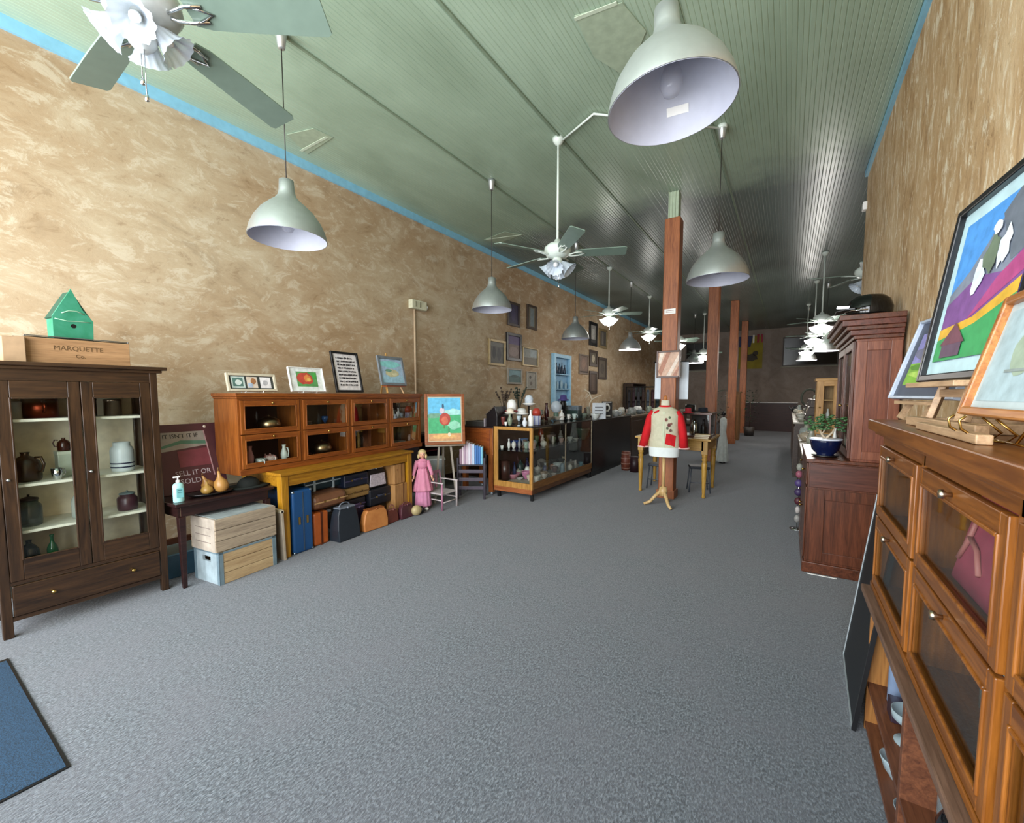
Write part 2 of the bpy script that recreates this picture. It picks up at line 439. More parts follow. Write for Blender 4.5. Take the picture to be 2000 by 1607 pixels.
# ------------------------------------------------------------------ pendant lamps
SH_OUT = [(0.288, 0), (0.287, 0.012), (0.272, 0.07), (0.243, 0.135), (0.195, 0.205), (0.135, 0.262), (0.092, 0.298), (0.068, 0.33), (0.058, 0.37), (0.053, 0.45), (0.02, 0.462)]
SH_IN = [(r-0.005, z-0.001) for r, z in SH_OUT[:9]]
M_SHIN = plain('#b9bccb', 0.5, var=0.04)
def point(name, loc, w, col=(1, 0.93, 0.84), r=0.05):
    d = bpy.data.lights.new(name, 'POINT'); d.energy = w; d.color = col; d.shadow_soft_size = r
    o = bpy.data.objects.new(name, d); COL.objects.link(o); o.location = loc; return o
def pendant(x, y, zr, label, lit=False, s=1.0, sticker=False, tilt=0.0):
    o = thing('pendant_lamp', label, 'lamp', (x, y, 0), 0, 'brushed metal pendant lamps')
    b = MB(); b.shell(SH_OUT, (0,0,0), 40, 0); b.shell(SH_IN, (0,0,0), 40, 1)
    n = 40
    vs = []; fs = []
    for k in range(n):
        a = 2*PI*k/n
        for r in (0.288, 0.283): vs.append((r*math.cos(a), r*math.sin(a), 0))
    for k in range(n): j = (k+1) % n; fs.append((2*k, 2*j, 2*j+1, 2*k+1))
    b.add(vs, fs, 0)
    sh = b.build('lamp_shade', [M_ALU, M_SHIN], o, loc=(0, 0, zr), rot=(0, tilt, 0)); sh.scale = (s, s, s)
    b = MB(); b.lathe([(0.001, 0.08), (0.035, 0.09), (0.052, 0.13), (0.045, 0.18), (0.022, 0.24), (0.02, 0.30), (0.001, 0.31)], (0, 0, 0), 20)
    bu = b.build('bulb', glow('#fff2dd', 14) if lit else frosted('#b9bccb', 0.35), o, loc=(0, 0, zr-0.03)); bu.scale = (s, s, s)
    b = MB(); b.tube([(0, 0, zr+0.455*s), (0, 0, ZC-0.1)], 0.0045, 6); b.build('cord', plain('#2a2622', 0.5), o)
    b = MB(); b.lathe([(0.018, -0.135), (0.026, -0.13), (0.042, -0.03), (0.045, -0.001), (0.0, 0)], (0, 0, ZC), 20); b.build('ceiling_cup', M_ALU, o)
    if sticker:
        b = MB(); b.box(-0.05, -0.002, -0.018, 0.05, 0.0, 0.018); b.build('sticker', M_WHITE, o, loc=(-0.02, 0.235*s, zr+0.115), rot=(math.radians(32), 0, math.radians(6)))
    if lit: point('pendant_bulb_light', (x, y, zr+0.02), 16)
    return o
pendant(-3.40, 1.96, 2.735, 'silver pendant lamp nearest the left wall, above the china cabinet end')
pendant(-3.37, 4.70, 2.625, 'silver pendant lamp second along the left wall, left of the big downrod fan', s=0.93)
pendant(-3.40, 7.42, 2.54, 'silver pendant lamp third along the left wall, hanging before the framed pictures', s=0.9)
pendant(-3.40, 10.7, 2.62, 'lit pendant lamp fourth along the left row, glowing white underneath', lit=True, s=0.95)
pendant(-0.49, 2.05, 2.77, 'largest nearest silver pendant lamp, white inside with a sticker on the rim', s=0.95, sticker=True, tilt=math.radians(-4))
pendant(-0.69, 5.10, 2.72, 'silver pendant lamp right of the nearest wooden post', s=1.08)
pendant(-2.85, 16.2, 2.6, 'small lit pendant lamp far back, right of the nearest wooden post', lit=True)
pendant(0.74, 13.5, 2.6, 'lit pendant lamp far back on the right, just left of the tall secretary cabinet', lit=True)
pendant(0.44, 16.8, 2.6, 'lowest small lit pendant lamp far back on the right', lit=True)

# ------------------------------------------------------------------ ceiling fans
M_FWHITE = plain('#cfd8cf', 0.35, var=0.05); M_BLADE = plain('#74877b', 0.35, var=0.05); M_TULIP = frosted('#c9d4e0', 0.8, 0.15)
def fan(x, y, zb, phase, label, R=0.70, lit=0, motor=None, tuliprot=20, ts=1.0, up=0.0):
    o = thing('ceiling_fan', label, 'fan', (x, y, 0), 0, 'five-blade ceiling fans')
    mm = motor or M_FWHITE
    b = MB(); b.lathe([(0.0, -0.075), (0.03, -0.07), (0.06, -0.03), (0.065, -0.001), (0.0, 0)], (0, 0, ZC), 20); b.build('ceiling_canopy', mm, o)
    b = MB(); b.tube([(0, 0, ZC-0.06), (0, 0, zb+0.14)], 0.0135, 10); b.build('downrod', mm, o)
    b = MB(); b.lathe([(0.0, -0.05), (0.07, -0.05), (0.12, -0.03), (0.15, 0.02), (0.145, 0.06), (0.1, 0.1), (0.04, 0.12), (0.03, 0.15), (0.0, 0.15)], (0, 0, zb), 28)
    b.build('motor_housing', mm, o)
    for k in range(5):
        a = math.radians(phase + 72*k)
        # blade along +x, pitched 12 degrees
        pts = [(0.2, -0.05), (0.26, -0.066), (0.45, -0.074), (R-0.02, -0.080), (R, -0.068), (R, 0.068), (R-0.02, 0.080), (0.45, 0.074), (0.26, 0.066), (0.2, 0.05)]
        b = MB(); b.M = Matrix.Rotation(math.radians(-13), 4, 'X'); b.prism(pts, -0.004, 0.004, 'xy')
        bl = b.build('blade', M_BLADE, o, loc=(0, 0, zb-0.005), rot=(0, 0, a))
        b = MB(); b.M = Matrix.Rotation(math.radians(-13), 4, 'X')
        b.tube([(0.09, 0, -0.012), (0.15, 0.02, -0.02), (0.2, 0.032, -0.012), (0.27, 0.03, -0.008)], 0.008, 6); b.tube([(0.09, 0, -0.012), (0.15, -0.02, -0.02), (0.2, -0.032, -0.012), (0.27, -0.03, -0.008)], 0.008, 6)
        b.tube([(0.22, -0.035, -0.01), (0.3, 0, -0.008), (0.22, 0.035, -0.01)], 0.007, 6)
        b.build('blade_bracket', M_CHROME if motor else mm, bl)
    b = MB(); b.lathe([(0.0, -0.17), (0.02, -0.165), (0.045, -0.14), (0.06, -0.1), (0.05, -0.05), (0.0, -0.05)], (0, 0, zb), 20); b.build('light_fitter', mm, o)
    for k in range(4):
        a = math.radians(tuliprot + 90*k); ca, sa = math.cos(a), math.sin(a)
        d = Vector((ca*0.72, sa*0.72, -0.7)).normalized()
        M = Matrix.Translation(Vector((ca*0.045, sa*0.045, zb-0.10+up))) @ Vector((0,0,1)).rotation_difference(d).to_matrix().to_4x4() @ Matrix.Scale(ts, 4)
        b = MB(); b.M = M
        b.shell([(0.024, 0.0), (0.03, 0.02), (0.045, 0.05), (0.055, 0.085), (0.072, 0.12), (0.092, 0.138)], (0,0,0), 48, 0, flute=12, fl=0.06)
        gs = b.build('glass_shade', glow('#ffffff', 2.2) if lit else M_TULIP, o)
        b = MB(); b.M = M; b.ball((0, 0, 0.06), 0.026, 0.026, 0.045, 12); b.build('bulb', glow('#fff4e0', 8) if lit else M_WHITE, gs)
    for dx, L in ((0.02, 0.30), (-0.015, 0.22)):
        b = MB(); b.tube([(dx, 0, zb-0.16), (dx, 0, zb-0.16-L+0.12)], 0.002, 5); b.lathe([(0.002, 0.03), (0.007, 0.02), (0.008, 0.0), (0.0, -0.004)], (dx, 0, zb-0.16-L+0.09), 8)
        b.build('pull_chain', M_CHROME, o)
    if lit: point('fan_light', (x, y, zb-0.30), lit, (1, 0.96, 0.9), 0.1)
    return o
fan(-2.35, 0.75, 3.11, 35, 'nearest ceiling fan with frilled glass shades, cut off by the top left of the view', 0.77, tuliprot=-30, motor=plain('#c3c9c9', 0.25), ts=0.82, up=0.05)
fan(-2.23, 4.37, 3.07, 24, 'white ceiling fan on a long downrod left of the largest pendant lamp', 0.75, tuliprot=-75)
fan(-3.43, 9.25, 3.3, 30, 'white ceiling fan third from the camera with a lit globe, above the wall pictures', 0.72, lit=14)
fan(-3.43, 12.5, 3.3, 10, 'brightly lit ceiling fan touching the left edge of the nearest post in view', 0.7, lit=14)
fan(-2.55, 12.1, 2.95, 50, 'lit ceiling fan just right of the nearest wooden post', 0.6, lit=28)
fan(-2.55, 16.2, 2.95, 20, 'lit ceiling fan just left of the second wooden post', 0.6, lit=28)
fan(0.86, 7.8, 3.18, 47, 'unlit ceiling fan half hidden by the end of the right wall', 0.7)
fan(0.50, 10.6, 2.98, 15, 'nearest of the three bright fan lights above the right aisle, topmost in the photo', 0.6, lit=34)
fan(0.48, 13.1, 2.98, 40, 'middle of the three bright fan lights above the right aisle', 0.6, lit=34)
fan(0.42, 16.3, 2.95, 60, 'lowest of the three bright fan lights above the right aisle', 0.6, lit=34)
# electric conduit on the ceiling that feeds the second fan
o = thing('ceiling_conduit', 'pale thin conduit running along the ceiling from the downrod fan to the right', 'conduit', (-2.23, 4.37, 0))
b = MB(); b.tube([(0.06, 0, ZC-0.03), (0.5, -0.22, ZC-0.03), (1.54, 0.73, ZC-0.03)], 0.012, 6); b.build('pipe', M_FWHITE, o)
b = MB(); b.lathe([(0.0, -0.04), (0.045, -0.035), (0.05, 0), (0, 0)], (1.54, 0.73, ZC), 14); b.build('junction_cap', M_FWHITE, o)
# small white smoke detector etc on the side wall of the near right corner
o = thing('wall_sensor', 'small white sensor at the corner edge of the right wall below the ceiling', 'sensor', (0.715, 7.04, 3.85))
b = MB(); b.box(-0.03, -0.05, -0.05, 0.015, 0.05, 0.05); b.build('housing', M_WHITE, o, bevel=0.01)

# ------------------------------------------------------------------ generic small wares
PROF = {
 'vase': [(0.0, 0), (0.35, 0), (0.38, 0.03), (0.6, 0.3), (0.62, 0.5), (0.35, 0.75), (0.28, 0.85), (0.4, 1.0), (0.36, 1.0), (0.24, 0.85)],
 'bowl': [(0.0, 0), (0.4, 0), (0.42, 0.08), (0.75, 0.4), (0.95, 0.85), (1.0, 1.0), (0.95, 1.0), (0.85, 0.75), (0.5, 0.2), (0.0, 0.12)],
 'plate': [(0.0, 0.1), (0.5, 0), (0.55, 0.1), (0.95, 0.9), (1.0, 1.0), (0.95, 1.0), (0.55, 0.3), (0.0, 0.25)],
 'jar': [(0.0, 0), (0.85, 0), (0.95, 0.05), (1.0, 0.2), (1.0, 0.72), (0.9, 0.82), (0.72, 0.88), (0.72, 1.0), (0.66, 1.0), (0.66, 0.9)],
 'canister': [(0.0, 0), (0.98, 0), (1.0, 0.02), (1.0, 0.85), (1.03, 0.86), (1.03, 0.98), (0.98, 1.0), (0.0, 1.0)],
 'bottle': [(0.0, 0), (0.9, 0), (1.0, 0.04), (1.0, 0.5), (0.85, 0.6), (0.38, 0.74), (0.32, 0.8), (0.32, 0.93), (0.4, 0.94), (0.4, 1.0), (0.0, 1.0)],
 'jug': [(0.0, 0), (0.85, 0), (0.97, 0.08), (1.0, 0.45), (0.9, 0.66), (0.6, 0.8), (0.28, 0.87), (0.24, 0.93), (0.32, 1.0), (0.0, 1.0)],
 'cup': [(0.0, 0), (0.6, 0), (0.65, 0.06), (0.9, 0.5), (1.0, 1.0), (0.93, 1.0), (0.8, 0.5), (0.0, 0.1)],
 'goblet': [(0.0, 0), (0.8, 0), (0.78, 0.05), (0.15, 0.1), (0.12, 0.45), (0.5, 0.55), (0.95, 0.75), (1.0, 1.0), (0.95, 1.0), (0.8, 0.74), (0.0, 0.58)],
 'pot': [(0.0, 0), (0.5, 0), (0.55, 0.05), (0.95, 0.3), (1.0, 0.5), (0.85, 0.72), (0.55, 0.82), (0.3, 0.86), (0.1, 0.9), (0.13, 0.96), (0.0, 1.0)],
 'lampglobe': [(0.0, 0), (0.5, 0), (0.5, 0.1), (0.35, 0.14), (0.8, 0.3), (1.0, 0.55), (0.85, 0.8), (0.4, 0.95), (0.3, 1.0), (0.25, 1.0)],
 'hat': [(0.0, 0.05), (0.6, 0.05), (1.0, 0.0), (1.0, 0.05), (0.6, 0.15), (0.56, 0.8), (0.45, 0.97), (0.25, 0.9), (0.0, 0.88)],
 'drum': [(0.0, 0), (1.0, 0), (1.0, 1.0), (0.0, 1.0)],
 'gourd': [(0.0, 0), (0.5, 0.0), (0.9, 0.12), (1.0, 0.28), (0.85, 0.45), (0.45, 0.58), (0.25, 0.7), (0.16, 0.88), (0.14, 0.97), (0.0, 1.0)],
}
def ware(kind, name, loc, r, h, mat, label, cat, group=None, handle=0, spout=0, hang=0.0, lid=None, bands=None, seg=20, arch=False):
    """a small turned vessel: body, with handle / spout / lid as parts when it has them"""
    loc = Vector(loc)
    M = MB(); M.lathe([(a*r, c*h) for a, c in PROF[kind]], (0,0,0), seg)
    multi = handle or spout or lid or bands or arch
    if not multi:
        return tag(M.build(name, mat, None, loc=loc), label, cat, group)
    o = thing(name, label, cat, loc, hang, group)
    M.build('body', mat, o)
    for s in range(int(handle)):
        sg = 1 if s == 0 else -1
        b = MB(); b.tube([(sg*r*0.85, 0, h*0.82), (sg*r*1.35, 0, h*0.84), (sg*r*1.6, 0, h*0.6), (sg*r*1.4, 0, h*0.35), (sg*r*0.9, 0, h*0.3)], max(0.004, r*0.1), 6); b.build('handle', mat, o)
    if arch:
        b = MB(); b.tube([(r*0.7*math.cos(t), 0, h*0.85+r*0.9*math.sin(t)) for t in [PI*k/8 for k in range(9)]], max(0.003, r*0.06), 6); b.build('handle', mat, o)
    if spout:
        b = MB(); b.tube([(-r*0.7, 0, h*0.35), (-r*1.2, 0, h*0.5), (-r*1.5, 0, h*0.85)], [r*0.22, r*0.15, r*0.1], 8); b.build('spout', mat, o)
    if lid:
        b = MB(); b.lathe([(0.0, 0), (r*0.8, 0), (r*0.75, h*0.06), (r*0.3, h*0.12), (r*0.08, h*0.14), (r*0.12, h*0.2), (0, h*0.22)], (0, 0, h), seg); b.build('lid', lid, o)
    if bands:
        mb, zs, th = bands
        b = MB()
        for z in zs: b.lathe([(r*0.99, 0), (r*1.015, 0.001), (r*1.015, th), (r*0.99, th+0.001)], (0, 0, z*h), seg)
        b.build('glazed_band', mb, o)
    return o

# ------------------------------------------------------------------ framed pictures
def picture(name, label, loc, rz, w, h, fw, fmat, art, group=None, lean=0.0, mat_board=None, mb=0.04, depth=0.025, cat='picture', glazed=False):
    """faces -Y locally; loc = middle of the bottom edge; art = list of (polygon in 0..1, colour)"""
    o = thing(name, label, cat, loc, 0, group, rot=(-lean, 0, rz))
    b = MB(); b.frame(-w/2, 0, w/2, h, fw, -depth, 0.0); b.build('frame', fmat, o, bevel=min(0.004, fw*0.2))
    b = MB(); b.box(-w/2+fw*0.7, -depth*0.3, fw*0.7, w/2-fw*0.7, -0.002, h-fw*0.7); b.build('backing', plain('#8a7a60', 0.8), o)
    x0, z0, x1, z1 = -w/2+fw, fw, w/2-fw, h-fw
    if mat_board:
        b = MB(); b.box(x0, -depth*0.36, z0, x1, -depth*0.3, z1); b.build('mat_board', mat_board, o)
        x0 += mb; x1 -= mb; z0 += mb; z1 -= mb
    mats = []; b = MB(); y = -depth*0.40
    for k, (poly, c) in enumerate(art):
        m = c if not isinstance(c, str) else plain(c, 0.55, var=0.18, scale=22)
        if m not in mats: mats.append(m)
        pts = [(x0+(x1-x0)*u, z0+(z1-z0)*v) for u, v in poly]
        yy = y - min(0.0007*k, 0.008) - 0.00002*k
        b.add([(px, yy, pz) for px, pz in pts], [tuple(range(len(pts)))], mats.index(m))
    b.build('artwork', mats, o)
    if glazed:
        b = MB(); b.box(-w/2+fw, -depth*0.75, fw, w/2-fw, -depth*0.72, h-fw); b.build('glass_pane', M_GLASS, o)
    return o
FULL = [(0,0),(1,0),(1,1),(0,1)]
def blob(cx, cy, rx, ry, n=14, w=0.12, seed=0):
    R = random.Random(seed)
    return [(cx+rx*(1+R.uniform(-w, w))*math.cos(2*PI*k/n), cy+ry*(1+R.uniform(-w, w))*math.sin(2*PI*k/n)) for k in range(n)]
def rect(x0, y0, x1, y1): return [(x0,y0),(x1,y0),(x1,y1),(x0,y1)]
# ------------------------------------------------------------------ cupboards
def knob(parent, x, y, z, mat, r=0.012):
    b = MB(); b.M = Matrix.Translation((x, y, z)) @ Matrix.Rotation(PI/2, 4, 'X')
    b.lathe([(0.0, 0.0), (r*0.5, 0.0), (r*0.45, r*0.8), (r, r*1.3), (r*0.9, r*2.0), (0.0, r*2.2)], (0,0,0), 12)
    return b.build('knob', mat, parent)
def glazed_door(parent, x0, z0, x1, z1, st, rl, rb, y0, th, wmat, wmatx, kn=None, pane=True, kmat=None):
    b = MB(); b.box(x0, y0, z0, x0+st, y0+th, z1); b.box(x1-st, y0, z0, x1, y0+th, z1)
    b.box(x0+st, y0, z0, x1-st, y0+th, z0+rb, 1); b.box(x0+st, y0, z1-rl, x1-st, y0+th, z1, 1)
    # raised bead round the glass
    b.frame(x0+st-0.004, z0+rb-0.004, x1-st+0.004, z1-rl+0.004, 0.010, y0-0.004, y0+0.004, 0)
    d = b.build('door', [wmat, wmatx], parent, bevel=0.003)
    if pane:
        b = MB(); b.box(x0+st, y0+th*0.5-0.001, z0+rb, x1-st, y0+th*0.5+0.001, z1-rl); b.build('glass_pane', M_GLASS, d)
    if kn: knob(d, kn[0], y0, kn[1], kmat or M_BRASS)
    return d

# ---- dark china cabinet at the left, facing the room (+x)
cc = thing('china_cabinet', 'dark walnut china cabinet with two glass doors at the left edge', 'cabinet', (-3.95, 0.40, 0), PI/2)
Wc, Dc = 0.83, 0.43
for x in (0.0, Wc-0.045):
    for y in (0.0, Dc-0.045):
        b = MB(); b.box(x, y, 0, x+0.045, y+0.045, 1.66); b.build('corner_post', W_WAL, cc, bevel=0.004)
for x in (0.010, Wc-0.030):
    b = MB(); b.box(x, 0.045, 0.13, x+0.02, Dc-0.045, 1.66); b.build('side_panel', W_WAL, cc)
b = MB(); b.box(-0.05, -0.05, 1.675, Wc+0.05, Dc+0.02, 1.70); b.box(-0.025, -0.025, 1.655, Wc+0.025, Dc, 1.676); b.build('cornice_top', W_WALX, cc, bevel=0.004)
each('front_rail', [(0.045, 0.004, 1.585, Wc-0.045, 0.03, 1.655), (0.045, 0.004, 0.325, Wc-0.045, 0.03, 0.345), (0.045, 0.004, 0.10, Wc-0.045, 0.03, 0.125)], W_WALX, cc)
b = MB(); b.box(0.03, Dc-0.02, 0.12, Wc-0.03, Dc-0.008, 1.655); b.build('back_panel', plain('#e3dac0', 0.6), cc)
b = MB(); b.box(0.03, 0.05, 0.335, Wc-0.03, Dc-0.02, 0.355); b.build('floor_board', plain('#9a9078', 0.6), cc)
for z in (1.345, 0.935, 0.64):
    b = MB(); b.box(0.032, 0.06, z-0.018, Wc-0.032, Dc-0.02, z); b.build('shelf', plain('#ecead8', 0.5), cc, bevel=0.002)
for (x0, x1, kx) in ((0.047, 0.413, 0.07), (0.417, 0.783, 0.44)):
    glazed_door(cc, x0, 0.347, x1, 1.583, 0.058, 0.105, 0.13, 0.0, 0.024, W_WAL, W_WALX, None)
for dx in [c for c in cc.children if c.name.startswith('door')]:
    k = 0.072 if dx is [c for c in cc.children if c.name.startswith('door')][0] else 0.438
    knob(dx, k, 0.0, 0.98, M_CHROME, 0.009)
b = MB(); b.box(0.05, -0.006, 0.13, Wc-0.05, 0.02, 0.32); dr = b.build('drawer', W_WALX, cc, bevel=0.005)
knob(dr, 0.22, -0.006, 0.23, M_BRASS); knob(dr, 0.62, -0.006, 0.23, M_BRASS)
# inside the cabinet
SX = -4.15
ware('canister', 'tin_canister', (SX, 0.54, 1.345), 0.04, 0.11, plain('#8e938c', 0.4), 'pale grey canister at the left end of the china cabinet top shelf', 'canister')
ware('drum', 'copper_pot', (SX-0.03, 0.665, 1.345), 0.085, 0.13, metal('#7a3420', 0.35), 'reddish copper pot on the top left shelf of the china cabinet', 'pot', handle=2)
ware('canister', 'metal_canister', (SX, 0.89, 1.345), 0.045, 0.13, metal('#6d6f70', 0.25), 'dark shiny canister, left one on the top right shelf of the china cabinet', 'canister')
ware('canister', 'metal_canister', (SX, 1.02, 1.345), 0.05, 0.12, metal('#77695a', 0.3), 'brownish metal canister, right one on the top right shelf of the china cabinet', 'canister')
ware('jug', 'stoneware_jug', (SX, 0.575, 0.935), 0.075, 0.19, plain('#33200f', 0.25), 'big round dark brown jug on the second shelf of the china cabinet', 'jug', handle=1, hang=0.6)
ware('cup', 'silver_mug', (SX+0.08, 0.70, 0.935), 0.03, 0.075, M_CHROME, 'small shiny silver mug right of the big brown jug in the china cabinet', 'mug', handle=1, hang=2.0)
b = MB(); b.box(-0.05, -0.04, 0, 0.05, 0.04, 0.17); b.box(-0.053, -0.043, 0.15, 0.053, 0.043, 0.175, 1)
tag(b.build('tin_box', [plain('#a9b3a0', 0.5), plain('#bcc4b0', 0.5)], None, bevel=0.004, loc=(SX-0.06, 0.765, 0.935)), 'pale green tin box under the little brown jug in the china cabinet', 'tin')
ware('jug', 'stoneware_jug', (SX-0.05, 0.765, 1.111), 0.035, 0.09, plain('#3a1608', 0.2), 'little brown jug with ring handle standing on the pale tin box', 'jug', handle=1, hang=-2.2)
ware('jar', 'stoneware_crock', (SX+0.04, 1.045, 0.935), 0.068, 0.215, plain('#c5cfd2', 0.3, var=0.05), 'white stoneware crock with two dark blue stripes in the china cabinet', 'crock', bands=(plain('#101a3a', 0.3), (0.14, 0.27), 0.009))
ware('jar', 'glass_jar', (SX, 0.575, 0.64), 0.06, 0.17, frosted('#47504a', 0.75), 'dark grey glass jar on the third shelf, left side of the china cabinet', 'jar', lid=plain('#2a1a1a', 0.4))
ware('bottle', 'glass_bottle', (SX, 0.80, 0.64), 0.032, 0.22, frosted('#c6d3cf', 0.45), 'clear glass bottle on the third shelf beside the middle of the china cabinet', 'bottle')
ware('jar', 'enamel_jar', (SX+0.03, 1.06, 0.64), 0.06, 0.12, plain('#3d1a24', 0.3), 'dark plum enamel jar with a grey lid on the third shelf of the china cabinet', 'jar', lid=plain('#66777a', 0.3))
ware('jug', 'glass_jug', (SX, 0.56, 0.355), 0.05, 0.19, plain('#16211c', 0.2), 'dark bottle-green jug on the bottom shelf of the china cabinet', 'jug')
ware('bottle', 'green_bottle', (SX, 0.665, 0.355), 0.028, 0.2, plain('#1d5a34', 0.15), 'slim bright green bottle on the bottom shelf of the china cabinet', 'bottle')
# ---- on top of the cabinet
o = thing('wooden_box', 'long pale wooden box with faded printing on top of the china cabinet', 'box', (-4.05, 0.60, 1.70), PI/2)
W_BOX = wood('#8f6a46', '#ab845c', 'x', 0.6)
b = MB(); L_ = 0.51
b.box(0, 0, 0, L_, 0.012, 0.165); b.box(0, 0.22, 0, L_, 0.232, 0.165); b.box(0, 0.012, 0, 0.014, 0.22, 0.165); b.box(L_-0.014, 0.012, 0, L_, 0.22, 0.165); b.box(0.014, 0.012, 0, L_-0.014, 0.22, 0.012)
b.build('box_body', W_BOX, o, bevel=0.002)
M_INK = plain('#5e4424', 0.7)
text_mesh('faded_print', 'MARQUETTE', 0.042, M_INK, o, (0.245, -0.0015, 0.105), rot=(PI/2, 0, 0))
text_mesh('faded_print', 'Co.', 0.034, M_INK, o, (0.25, -0.0015, 0.055), rot=(PI/2, 0, 0))
o = thing('carton', 'small pale carton at the left end of the long wooden box', 'box', (-4.0, 0.50, 1.70), PI/2)
b = MB(); b.box(0, 0, 0, 0.095, 0.2, 0.16); b.build('carton_body', plain('#a98c6c', 0.8), o, bevel=0.003)
b = MB(); b.box(-0.004, -0.004, 0.155, 0.045, 0.205, 0.163); b.build('flap', plain('#bda283', 0.8), o)
o = thing('metal_tray', 'flat grey metal tray lying across the long wooden box', 'tray', (-4.13, 0.84, 1.866), PI/2)
b = MB(); b.box(-0.24, -0.07, 0, 0.27, 0.15, 0.006); b.frame(-0.24, 0, 0.27, 0.014, 0.006, -0.07, -0.064); b.box(-0.24, 0.144, 0, 0.27, 0.15, 0.014); b.build('tray_body', metal('#8d8f92', 0.35), o, bevel=0.002)
o = thing('birdhouse', 'green birdhouse with a steep pointed front on top of the long box', 'birdhouse', (-4.13, 0.84, 1.880), PI/2 + 0.12)
M_GRN = two_tone('#1d7a54', '#43957a', 9, 0.6, 0.25)
front = [(-0.10, 0), (0.10, 0), (0.105, 0.13), (0.052, 0.20), (0.0, 0.335), (-0.052, 0.235), (-0.10, 0.14)]
n = 18; hole = [(0.0+0.014*math.cos(2*PI*k/n), 0.085+0.014*math.sin(2*PI*k/n)) for k in range(n)]
b = MB(); b.prism(front, -0.008, 0.004, 'xz'); b.build('front_board', M_GRN, o)
b = MB(); b.box(-0.09, 0.004, 0, -0.078, 0.12, 0.13); b.box(0.078, 0.004, 0, 0.09, 0.12, 0.13); b.box(-0.078, 0.11, 0, 0.078, 0.12, 0.13); b.box(-0.09, 0.004, -0.0, 0.09, 0.12, 0.01)
b.build('nest_box', M_GRN, o)
b = MB(); b.bar((-0.098, 0.055, 0.130), (0.0, 0.055, 0.315), 0.115, 0.010); b.bar((0.098, 0.055, 0.130), (0.0, 0.055, 0.315), 0.115, 0.010); b.build('roof', plain('#1f4a38', 0.7), o)
b = MB(); b.prism(hole, -0.0095, -0.0085, 'xz'); b.build('entrance_hole', M_BLACK, o)
b = MB(); b.tube([(-0.055, -0.009, 0.165), (-0.02, -0.010, 0.185), (0.02, -0.010, 0.188), (0.06, -0.009, 0.17)], 0.004, 6); b.tube([(-0.09, -0.009, 0.125), (-0.03, -0.010, 0.115), (0.04, -0.010, 0.12), (0.09, -0.009, 0.12)], 0.003, 6)
b.build('leaf_trim', plain('#8fb79a', 0.6), o)

# ------------------------------------------------------------------ dark side table and what it carries
dt = thing('side_table', 'low dark wooden side table between the china cabinet and the yellow table', 'table', (-3.86, 1.285, 0), PI/2+0.06)
M_DT = wood('#1c0f10', '#2f1a18', 'x', 0.3)
b = MB(); b.box(-0.03, -0.03, 0.645, 0.73, 0.45, 0.67); b.build('table_top', M_DT, dt, bevel=0.006)
each('apron', [(0.02, 0.0, 0.56, 0.68, 0.018, 0.645), (0.02, 0.40, 0.56, 0.68, 0.418, 0.645), (0.0, 0.02, 0.56, 0.018, 0.40, 0.645), (0.68, 0.02, 0.56, 0.698, 0.40, 0.645)], M_DT, dt)
for x in (0.02, 0.68):
    for y in (0.015, 0.40):
        b = MB(); b.hexa([(x-0.014, y-0.014, 0), (x+0.014, y-0.014, 0), (x+0.014, y+0.014, 0), (x-0.014, y+0.014, 0), (x-0.024, y-0.024, 0.56), (x+0.024, y-0.024, 0.56), (x+0.024, y+0.024, 0.56), (x-0.024, y+0.024, 0.56)])
        b.build('leg', M_DT, dt, bevel=0.004)
# hand sanitiser
o = thing('sanitizer_bottle', 'pale aqua hand sanitizer pump bottle at the near corner of the side table', 'bottle', (-3.93, 1.315, 0.67), PI/2)
b = MB(); b.lathe([(0.0, 0), (0.035, 0), (0.037, 0.006), (0.037, 0.125), (0.030, 0.142), (0.014, 0.15), (0.0, 0.15)], (0,0,0), 24, sy=0.75); b.build('bottle_body', plain('#9fd3d0', 0.25, var=0.05), o)
b = MB(); b.cyl((0, 0, 0.15), 0.014, 0.02, 14); b.cyl((0, 0, 0.17), 0.005, 0.02, 10); b.bar((-0.03, 0, 0.195), (0.014, 0, 0.195), 0.014, 0.011); b.build('pump', M_WHITE, o, bevel=0.002)
b = MB(); b.box(-0.022, -0.0285, 0.035, 0.022, -0.0275, 0.11); b.build('label_patch', plain('#79bdc0', 0.5), o)
for k, tx in enumerate(('hand', 'sanitizer')): text_mesh('label_print', tx, 0.014 if k == 0 else 0.009, plain('#2a6a70', 0.5), o, (0, -0.0292, 0.095-0.018*k))
# gourds on a dark dish
o = thing('serving_dish', 'flat black oval dish under the three gourds', 'dish', (-4.0, 1.56, 0.67), PI/2)
b = MB(); b.lathe([(0.0, 0), (0.11, 0), (0.155, 0.012), (0.165, 0.024), (0.158, 0.024), (0.11, 0.009), (0.0, 0.009)], (0,0,0), 30, sy=0.6); b.build('dish_body', M_BLACK, o)
def gourd(loc, r, h, rot, col, label):
    o = thing('gourd', label, 'gourd', loc, 0, 'dried gourds on the side table', rot=rot)
    b = MB(); b.lathe([(a*r, c*h) for a, c in PROF['gourd'][:-2]] + [(0.0, h*0.9)], (0,0,0), 20); b.build('body', two_tone(col, '#ad8348', 14, 0.4, 0.3), o)
    b = MB(); b.tube([(0, 0, h*0.86), (0.004, 0, h*0.97), (0.012, 0, h*1.04)], 0.005, 6); b.build('stem', plain('#6b4a22', 0.7), o)
gourd((-3.99, 1.53, 0.683), 0.044, 0.115, (0, 0.0, 0), '#8f7330', 'small round olive gourd, front left of the three gourds')
gourd((-3.97, 1.635, 0.683), 0.055, 0.20, (0.1, -0.1, 0), '#9c6c32', 'long-necked orange gourd, front right of the three gourds')
